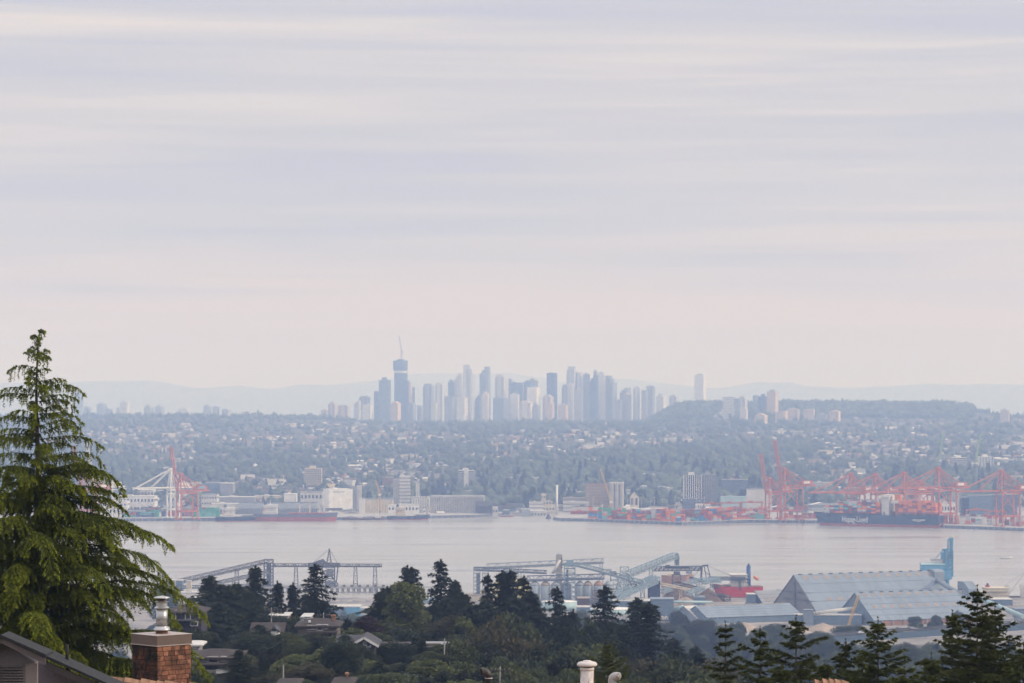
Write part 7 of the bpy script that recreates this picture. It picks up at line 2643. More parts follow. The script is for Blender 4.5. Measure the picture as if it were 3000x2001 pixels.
t = apartment('beige stepped apartment tower above the big white building', 893, 941, 1372, 1414, 4560, 20, 'cream', fins=9)
t = apartment('white apartment slab with dark windows and a solid shaft, above the grain silos', 1342, 1391, 1378, 1423, 4560, 16, 'white')
MB().box(-4, 3.5, -8.6, -8.01, 0, Z(1371, t.location.y) - t.location.z).obj('lift_shaft', M['white'], t)
t = apartment('striking tower block with black and white vertical stripes', 2004, 2054, 1392, 1461, 4300, 22, 'white', 'black', fins=8, bands=False)
t = apartment('grey and white further half of the striped tower block', 2056, 2098, 1390, 1459, 4312, 18, 'grey', 'dglass', fins=6)
apartment('white balconied apartment tower, first of the right pair on the slope', 2789, 2834, 1340, 1377, 4850, 16, 'white')
apartment('white apartment tower with a beige head, second of the right pair on the slope', 2868, 2911, 1338, 1374, 4870, 16, 'white', fins=5)
apartment('narrow pale apartment tower behind the nearer green crane jib', 2757, 2770, 1330, 1350, 5000, 12, 'pale')


def smokestack():
    Y = 4150
    s = Y / F
    t = thing('smokestack', 'tall slim white smokestack with a black rim, standing alone by the water', 'smokestack', (X(1631.5, Y), Y, QZ))
    h = Z(1410, Y) - QZ
    MB().lathe([(1.75, -1), (1.35, h - 5)], 18).obj('shaft', M['white'], t, True)
    MB().lathe([(1.38, h - 4.997), (1.35, h)], 18).obj('black_rim', M['black'], t)


smokestack()


def jib_crane(label, px0, py0, px1, py1, Y, m, legs=True, name='derrick_crane'):
    a, b = W(px0, py0, Y), W(px1, py1, Y)
    t = thing(name, label, 'crane', (a.x, Y, max(float(ground(a.x, Y)), QZ)))
    a, b = sub(t, a), sub(t, b)
    MB().truss(a, b, 1.8, 1.8, max(6, int((b - a).length / 3)), 0.6).obj('jib', M[m], t)
    if legs:
        MB().beam((-10, 0, 0), a, 0.9).beam((9, 0, 0), a, 0.9).beam((0, 6, 0), a, 0.9).obj('leg_frame', M[m], t)
    else:
        MB().tower((a.x, a.y), 2.0, 2.0, 0, max(a.z, 1), 6, 0.5).obj('mast', M['steel'], t)
    MB().box(a.x - 2.4, a.x + 2.4, a.y - 1.6, a.y + 1.6, a.z - 1, a.z + 1.6).obj('cab', M['white'], t)


jib_crane('tan floating derrick with splayed legs right of the lift tower', 1112, 1450, 1099, 1409, 4090, 'yellow')
jib_crane('yellow lattice jib leaning across the old brick warehouse', 1790, 1472, 1757, 1373, 4110, 'yellow')
jib_crane('lime green luffing crane jib above the stern crane', 2754, 1350, 2764, 1270, 4700, 'green', False, 'luffing_crane')
jib_crane('lime green luffing crane jib beside the second right tower', 2861, 1358, 2875, 1270, 4720, 'green', False, 'luffing_crane')


def tower_crane(label, px, yt, yb, x0, x1, Y, m='white'):
    Y = on_slope(px, yb)
    p = W(px, yt, Y)
    zb = min(float(ground(p.x, Y)), Z(yb, Y))
    t = thing('tower_crane', label, 'crane', (p.x, Y, zb), 0, 'tower cranes on the slope')
    h = p.z - zb
    MB().tower((0, 0), 2.0, 2.0, 0, h, 8, 0.8).obj('mast', M[m], t)
    s = Y / F
    MB().truss(((x0 - px) * s, 0, h), ((x1 - px) * s, 0, h + 1.5), 1.6, 1.6, 12, 0.7).obj('jib', M[m], t)
    MB().beam((0, 0, h), (0, 0, h + 6), 1.2).beam((0, 0, h + 6), ((x1 - px) * s * 0.7, 0, h + 1.5), 0.4).obj('tower_head', M[m], t)


tower_crane('white hammerhead crane on the slope above the tallest raised boom', 2325, 1266, 1292, 2314, 2354, 6300)
tower_crane('white hammerhead crane on the slope above the middle lowered crane', 2718, 1312, 1330, 2690, 2726, 5600)
tower_crane('white hammerhead crane on the slope left of the flying helicopter', 2530, 1304, 1328, 2516, 2565, 5700)


def helicopter():
    Y = 3600
    t = thing('helicopter', 'small dark helicopter flying over the slope above the lowered cranes', 'helicopter', W(2553, 1291, Y), R(8))
    s = Y / F
    MB().tube([(-1.8, 0, 0), (-1, 0, 0.1), (1.4, 0, 0.1), (2.8, 0, 0), (3.6, 0, -0.3)], [0.5, 1.0, 1.05, 0.85, 0.25], 12).obj('body', M['navy'], t, True)
    MB().tube([(-1.8, 0, 0.3), (-6.4, 0, 0.8)], [0.35, 0.14], 8).beam((-6.2, 0, 0.6), (-6.9, 0, 2.0), 0.25, 0.6).obj('tail_boom', M['navy'], t)
    MB().box(1.5, 2.9, -0.9, 0.9, 0.15, 0.75).obj('windscreen', M['white'], t)
    MB().box(-5, 5, -0.15, 0.15, 1.62, 1.70).box(-0.15, 0.15, -5, 5, 1.62, 1.70).lathe([(0.12, 1.1), (0.12, 1.75)], 8).obj('rotor', M['dark'], t)
    MB().tube([(-1.5, 0.9, -1.4), (2.2, 0.9, -1.4)], 0.08, 6).tube([(-1.5, -0.9, -1.4), (2.2, -0.9, -1.4)], 0.08, 6).beam((0, 0.9, -1.4), (0, 0.5, -0.7), 0.1).beam((0, -0.9, -1.4), (0, -0.5, -0.7), 0.1).obj('skid', M['dark'], t)


helicopter()


def light_masts():
    for i, px in enumerate((1722, 1738, 1838, 1852, 1880, 1906, 1917, 1940, 1978, 2040, 2050, 2064, 2158, 2187)):
        Y = qy(px) + 60 + (i % 3) * 30
        t = thing('light_mast', 'thin floodlight mast in the container yard, %s' % lm_of(px, [(0, 'left of the yellow jib'), (1800, 'below the fat grey silos'), (1870, 'below the cream gabled block'), (1930, 'left of the striped tower'), (2010, 'in front of the striped tower'), (2100, 'in front of the green-grey apartments')]), 'floodlight mast', (X(px, Y), Y, QZ), 0, 'floodlight masts of the container yard')
        h = Z(1452 + (i * 7) % 18, Y) - QZ
        MB().tube([(0, 0, 0), (0, 0, h)], [0.35, 0.2], 6).obj('pole', M['pale'], t)
        MB().box(-1.2, 1.2, -0.3, 0.3, h, h + 0.6).obj('lamp_head', M['white'], t)


light_masts()


def small_sheds():
    cols = [('white', 'white'), ('pale', 'pale grey'), ('cream', 'cream'), ('steel', 'steel grey'), ('tan', 'tan'), ('redlow', 'dull red'), ('shedwall', 'slate blue'), ('concrete', 'concrete')]
    where = [(0, 'by the cedar edge'), (380, 'behind the green stacks'), (600, 'behind the stern of the left bulk carrier'), (740, 'behind the long bulk carrier'), (930, 'by the big white building'), (1060, 'below the grain head house'), (1240, 'under the tall grain silos'), (1440, 'left of the cream sugar house'),
             (1640, 'right of the smokestack'), (1780, 'below the fat grey silos'), (1880, 'left of the striped tower'), (2100, 'below the green-grey apartments'), (2380, 'behind the ship bow'), (2520, 'behind the lowered cranes'), (2760, 'by the wide glass hall')]
    used = []
    n = 0
    while n < 95:
        px, Y = rnd.uniform(300, 2990), rnd.uniform(4090, 4345)
        if 1640 < px < 2280 and Y < 4170:
            continue
        w = rnd.uniform(18, 62)
        if any(abs(px - a) < (w + b) * 0.45 and abs(Y - c) < 22 for a, b, c in used):
            continue
        used.append((px, w, Y))
        c, cw = rnd.choice(cols)
        hh = rnd.uniform(4, 10)
        g0 = float(ground(X(px, Y), Y))
        yt = HY + (CH - g0 - hh) * F / Y
        gb = rnd.choice((None, None, 'x', 'y'))
        block('%s %s %s, %s' % ('long' if w > 40 else 'small', cw, 'gabled port shed' if gb else 'flat port shed', lm_of(px, where)), px - w / 2, px + w / 2, yt, yt + 10, min(Y, 4288), rnd.uniform(8, 14), c, rnd.choice(('pale', 'grey', 'white', 'dark', 'brownroof')), 'port_shed', 'shed', (max(2, int(w / 6)), 1), rnd.uniform(-20, 20), 'small sheds of the far port', gable=gb)
        n += 1


small_sheds()
# ------------------------------------------------------------------ the far slope: trees, houses, forest ridge
def ico(seed, sub=1):
    import bmesh
    bm = bmesh.new()
    bmesh.ops.create_icosphere(bm, subdivisions=sub, radius=1.0)
    V = np.array([v.co[:] for v in bm.verts])
    Fc = np.array([[v.index for v in f.verts] for f in bm.faces])
    bm.free()
    return V, Fc


IV, IF = ico(0, 2)
IV1, IF1 = ico(0, 1)


def crown_shape(kind, seed, V=None, Fc=None):
    """unit crown, base at z=0 and top at z=1, with a lumpy torn outline"""
    r = np.random.default_rng(seed)
    V, Fc = (IV1 if V is None else V).copy(), IF1 if Fc is None else Fc
    n = r.normal(0, 0.16, len(V)) + 0.16 * np.sin(V[:, 0] * 5 + seed) * np.cos(V[:, 1] * 4 - seed) + 0.1 * np.sin(V[:, 2] * 7 + seed)
    V = V * (1 + n)[:, None]
    z = (V[:, 2] + 1) / 2
    if kind == 'cone':
        k = (1 - np.clip(z, 0, 1)) ** 0.8 * 1.15 + 0.05
        V[:, 0] *= k
        V[:, 1] *= k
    V[:, 2] = z
    return V, Fc


def row_of(Y, z):
    return HY + (CH - z) * F / Y


def green_mask(px, Y):
    """parks and woods (1) against streets of houses (0)"""
    a = wob(px * 1.0, Y * 0.35, 300.0) + 0.5 * wob(px * 1.0 + 900, Y * 0.5, 110.0)
    b = np.interp(Y, [4300, 4700, 5200, 5600, 6200, 7000, 7600, 8300, 9100], [0.7, 0.9, 1.0, 0.3, -0.05, -0.10, 0.25, 0.45, 1.2])
    return a * 1.5 + b * 0.85


SLOPE2 = [(0, 'behind the cedar'), (330, 'above the white crane'), (560, 'above the bulk carriers'), (860, 'near the beige tower'), (1000, 'above the grain head house'), (1250, 'near the white slab'), (1460, 'above the slim smokestack'),
          (1680, 'above the old brick warehouse'), (1840, 'above the cream gabled block'), (1980, 'near the striped tower block'), (2120, 'above the green-grey apartments'), (2230, 'behind the raised booms'), (2400, 'above the ship bow'), (2560, 'above the white ship bridge'), (2700, 'near the green crane jibs'), (2860, 'near the right twin towers')]


def build_slope():
    # rows of the picture the slope covers, nearest first
    Ys = np.linspace(4360, 9150, 4000)
    rows = row_of(Ys, ground(np.zeros_like(Ys), Ys))
    dens = np.maximum(-np.gradient(rows), 0) + 0.012
    cdf = np.cumsum(dens)
    cdf /= cdf[-1]
    def sample(n):
        Y = np.interp(RG.random(n), cdf, Ys)
        px = RG.uniform(-120, 3120, n)
        return px, Y
    # ---- trees
    px, Y = sample(15500)
    g = green_mask(px, Y)
    keep = RG.random(len(px)) < np.clip(0.42 + 0.6 * g, 0.30, 1)
    px, Y, g = px[keep], Y[keep], g[keep]
    x = (px - 1500) / F * Y
    z = ground(x, Y)
    h = RG.uniform(7, 14, len(px)) * (1 + 0.35 * np.clip(g, 0, 1))
    cone = RG.random(len(px)) < 0.28
    h = np.where(cone, h * 1.45, h)
    r = np.where(cone, h * RG.uniform(0.20, 0.30, len(px)), h * RG.uniform(0.45, 0.75, len(px)))
    order = np.argsort(Y / h)
    solo = [i for i in order if 0 < px[i] < 3000][:230]
    big = []
    for k in range(8):
        big.append((broad_meshes(10, 5.2, 26, 70, 0.95, 'far', 0.08, 1, 0.42), broad_meshes(10, 4.4, 24, 70, 0.95, 'fard', 0.05, 1, 0.42))[k % 2] if k < 4 else
                   fir_meshes(10, lambda d: 0.2 + 0.30 * d, 9, clear=0.4, rise=0.1, droop=0.3, step=0.6, bl=0.4, bt=0.3, hang=0.3, pts=2, blade=(0.75, 0.24), nb=3, leaf='fard', r0=0.2, every=6))
    for i in solo:
        k = rnd.randint(4, 7) if cone[i] else rnd.randint(0, 3)
        w = '%s %s, %s' % (rnd.choice(('dark pointed', 'slim blue-green', 'tall pointed')) if cone[i] else rnd.choice(('round leafy', 'wide grey-green', 'low spreading', 'full rounded')), 'conifer' if cone[i] else 'tree', lm_of(px[i], SLOPE2))
        w += ', low down' if Y[i] < 4560 else ', higher up'
        t = tree('hillside_conifer' if cone[i] else 'hillside_tree', w, big[k], (x[i], Y[i], z[i] - 0.3), h[i] / 10, rnd.uniform(0, 6.28), 'nearest trees of the far slope', sxy=r[i] / (3.2 if cone[i] else 5.2))
    sset = set(solo)
    rest = np.array([i for i in range(len(px)) if i not in sset])
    shapes = [crown_shape('round', s) for s in range(6)] + [crown_shape('cone', s) for s in range(10, 14)]
    VV, FF, MI, off = [], [], [], 0
    for i in rest:
        V, Fc = shapes[RG.integers(6, 10) if cone[i] else RG.integers(0, 6)]
        a = RG.uniform(0, 6.28)
        c, s = math.cos(a), math.sin(a)
        P = np.stack([(V[:, 0] * c - V[:, 1] * s) * r[i] + x[i], (V[:, 0] * s + V[:, 1] * c) * r[i] + Y[i], V[:, 2] * h[i] + z[i] - 0.5], -1)
        VV.append(P)
        FF.append(Fc + off)
        MI.append(np.full(len(Fc), 1 if cone[i] or RG.random() < 0.3 else 0))
        off += len(P)
    o = link('woodland', npmesh('woodland', np.concatenate(VV), np.concatenate(FF), [LF['far'], LF['fard']], np.concatenate(MI)))
    tag(o, 'dense tree cover of the far slope between the streets', 'trees', None, 'stuff')
    # ---- houses
    px, Y = sample(5200)
    g = green_mask(px, Y)
    keep = (RG.random(len(px)) < np.clip(0.72 - 1.1 * g, 0.02, 0.95)) & (Y < 8900) & (Y > 4420)
    px, Y = px[keep], Y[keep]
    Y = np.round((Y + 0.08 * (px - 1500)) / 85.0) * 85.0 - 0.08 * (px - 1500) + RG.choice([-14, 14], len(Y)) + RG.normal(0, 4, len(Y))     # streets
    x = (px - 1500) / F * Y
    z = ground(x, Y)
    n = len(px)
    w, d, h = RG.uniform(8, 15, n), RG.uniform(7, 11, n), RG.uniform(4.5, 7.5, n)
    blk = RG.random(n) < 0.12                        # low apartment blocks
    w[blk] *= 2.4
    h[blk] *= 1.5
    wall = [M['white'], M['cream'], M['pale'], HW['gr'], M['tan'], mat('pink_render', (0.48, 0.33, 0.29))]
    roof = [M['dark'], M['brownroof'], M['grey'], M['pale'], M['brick']]
    wn = ['white', 'cream', 'pale grey', 'grey', 'tan', 'pink']
    rn = ['dark', 'brown', 'grey', 'pale', 'red-brown']
    wi, ri = RG.choice(6, n, p=[0.22, 0.18, 0.24, 0.18, 0.10, 0.08]), RG.choice(5, n, p=[0.22, 0.26, 0.26, 0.16, 0.10])
    rz = RG.choice([0, math.pi / 2], n) + RG.uniform(-0.25, 0.25, n) + 0.3
    order = np.argsort(Y / (w * h))
    solo = [i for i in order if 30 < px[i] < 2980][:285]
    proto = {}
    def house_parts(blocky, gl):
        wl, rf, wd = MB(), MB(), MB()
        if blocky:
            wl.box(-.5, .5, -.5, .5, -0.5, 0.94)
            rf.box(-.52, .52, -.52, .52, 0.943, 1.0)
        else:
            wl.xprism([(-.5, -0.5), (.5, -0.5), (.5, 0.62), (0, 0.96), (-.5, 0.62)], -.5, .5)
            rf.xprism([(-.58, 0.57), (0, 0.965), (.58, 0.57), (.58, 0.61), (0, 1.01), (-.58, 0.61)], -.55, .55)
        for i in range(3 if not blocky else 8):
            q = -0.42 + 0.88 * i / (3 if not blocky else 8)
            for z0 in ((0.2,) if not blocky else (0.1, 0.4, 0.7)):
                wd.box(q, q + (0.16 if not blocky else 0.06), -0.506, -0.501, z0, z0 + 0.2)
                wd.box(-0.506, -0.501, q, q + 0.1, z0, z0 + 0.2)
        return wl, rf, wd
    meshes = {}
    for b in (0, 1):
        wl, rf, wd = house_parts(b, 0)
        for k in range(6):
            meshes['w', b, k] = wl.mesh('wall', wall[k])
        for k in range(5):
            meshes['r', b, k] = rf.mesh('roof', roof[k])
    for i in solo:
        b = int(blk[i])
        lab = '%s-roofed %s %s, %s, %s' % (rn[ri[i]], wn[wi[i]], 'apartment block' if b else 'house', lm_of(px[i], SLOPE2), 'low down' if Y[i] < 5400 else ('half way up' if Y[i] < 6600 else 'high up'))
        t = thing('apartment_block' if b else 'slope_house', lab, 'apartment block' if b else 'house', (x[i], Y[i], z[i]), rz[i], 'houses of the far slope')
        t.scale = (w[i], d[i], h[i])
        link('wall', meshes['w', b, wi[i]], t)
        link('roof', meshes['r', b, ri[i]], t)
    sset = set(solo)
    mb = MB()
    for i in range(n):
        if i in sset:
            continue
        c, s = math.cos(rz[i]), math.sin(rz[i])
        for q, mi in zip(house_parts(int(blk[i]), 0)[:2], (wi[i], 6 + ri[i])):
            mb.add([(x[i] + (vx * c * w[i] - vy * s * d[i]), Y[i] + (vx * s * w[i] + vy * c * d[i]), z[i] + vz * h[i]) for vx, vy, vz in q.v], q.f, int(mi))
    o = mb.obj('hillside_houses', wall + roof)
    tag(o, 'hundreds of tiny pale houses higher up the far slope', 'houses', None, 'stuff')
    # ---- ridge tree line and the forest park
    VV, FF, MI, off = [], [], [], 0
    N1 = 5200
    px = RG.uniform(-100, 3100, N1)
    Y = RG.uniform(8850, 9350, N1)
    h = RG.uniform(5, 12, N1) * (0.7 + 0.75 * RG.random(N1) ** 2)
    m = (px > 1890) & (px < 2830)
    extra = 4200
    px = np.concatenate([px, RG.uniform(1895, 2850, extra)])
    Y = np.concatenate([Y, RG.uniform(8450, 9200, extra)])
    h = np.concatenate([h, RG.uniform(12, 24, extra)])
    x = (px - 1500) / F * Y
    z = ground(x, Y)
    for i in range(len(px)):
        co = RG.random() < 0.72
        V, Fc = shapes[RG.integers(6, 10) if co else RG.integers(0, 6)]
        rr = h[i] * (RG.uniform(0.17, 0.27) if co else RG.uniform(0.32, 0.5))
        VV.append(np.stack([V[:, 0] * rr + x[i], V[:, 1] * rr + Y[i], V[:, 2] * h[i] + z[i] - 0.5], -1))
        FF.append(Fc + off)
        MI.append(np.full(len(Fc), 1 if co else 0))
        off += len(V)
    o = link('forest', npmesh('forest', np.concatenate(VV), np.concatenate(FF), [LF['far'], LF['fard']], np.concatenate(MI)))
    tag(o, 'dark forest along the ridge line before the skyline', 'forest', None, 'stuff')


build_slope()

# ------------------------------------------------------------------ the skyline (9.4 to 12 km away)
M['sk_blue'] = mat('blue_curtain_wall', (0.10, 0.16, 0.24), rough=0.4, var=0.1, scale=0.02)
M['sk_light'] = mat('pale_grey_facade', (0.36, 0.39, 0.43), var=0.1, scale=0.02)
M['sk_mid'] = mat('grey_blue_facade', (0.18, 0.23, 0.30), var=0.1, scale=0.02)
M['sk_dark'] = mat('dark_blue_facade', (0.07, 0.10, 0.17), var=0.1, scale=0.02)
M['sk_warm'] = mat('warm_pale_facade', (0.66, 0.53, 0.42), var=0.1, scale=0.02)
M['sk_white'] = mat('white_facade', (0.80, 0.79, 0.77), var=0.08, scale=0.02)


def skytower(label, px0, px1, yt, Y, wall, frame, fins=5, step=None, cap=0, dep=None, bands=1, group='skyline towers'):
    s = Y / F
    turn = 14 + (px0 * 7 + px1 * 3) % 20
    w = (px1 - px0) * s
    dep = dep or max(w * 0.62, 13)
    w = (w - dep * math.sin(R(turn))) / math.cos(R(turn)) if w > 22 else w * 0.85
    x = X((px0 + px1) / 2, Y)
    zb = float(ground(x, Y)) - 4
    h = Z(yt, Y) - zb
    t = thing('skyline_tower', label, 'tower block', (x, Y + dep / 2, zb), -R(turn), group)
    a, d = w / 2, dep / 2
    b = MB()
    prof = [(-a, a, h)]
    if step == 'r':      # steps down to the right
        prof = [(-a, -a + 0.45 * w, h), (-a + 0.45 * w, -a + 0.7 * w, h * 0.93), (-a + 0.7 * w, a, h * 0.86)]
    elif step == 'l':
        prof = [(-a, -a + 0.3 * w, h * 0.88), (-a + 0.3 * w, -a + 0.6 * w, h * 0.94), (-a + 0.6 * w, a, h)]
    elif step == 't':
        prof = [(-a, -a + 0.2 * w, h * 0.94), (-a + 0.2 * w, a - 0.2 * w, h), (a - 0.2 * w, a, h * 0.95)]
    fr = MB()
    for x0, x1, hh in prof:
        b.box(x0, x1, -d, d, 0, hh - 0.5)
        n = max(3, int(hh / (6.5 * bands))) if bands else 0
        for i in range(1, n + 1):
            z = hh * i / n
            fr.box(x0 - (0.45 if x0 == -a else -0.01), x1 + (0.45 if x1 == a else -0.01), -d - 0.45, d + 0.45, z - 2.6, z)
        k = max(1, int(round(fins * (x1 - x0) / w)))
        for i in range(k + 1 if fins else 0):
            q = x0 + (x1 - x0) * i / k
            fr.box(max(q - w * 0.05, -a), min(q + w * 0.05, a), -d - 0.9, -d - 0.46, 0, hh - 0.02)
            if x1 == a:
                q2 = -d + 2 * d * i / k
                fr.box(a + 0.46, a + 0.9, max(q2 - dep * 0.05, -d), min(q2 + dep * 0.05, d), 0, hh - 0.02)
    b.obj('tower_body', M[wall], t)
    fr.obj('facade_frame', M[frame], t)
    if not cap and step is None and w > 18:
        cap = 3 + (px0 * 3) % 5
    if cap:
        MB().box(-a * 0.5, a * 0.35, -d * 0.5, d * 0.5, h + 0.003, h + cap).obj('roof_house', M[wall], t)
    return t


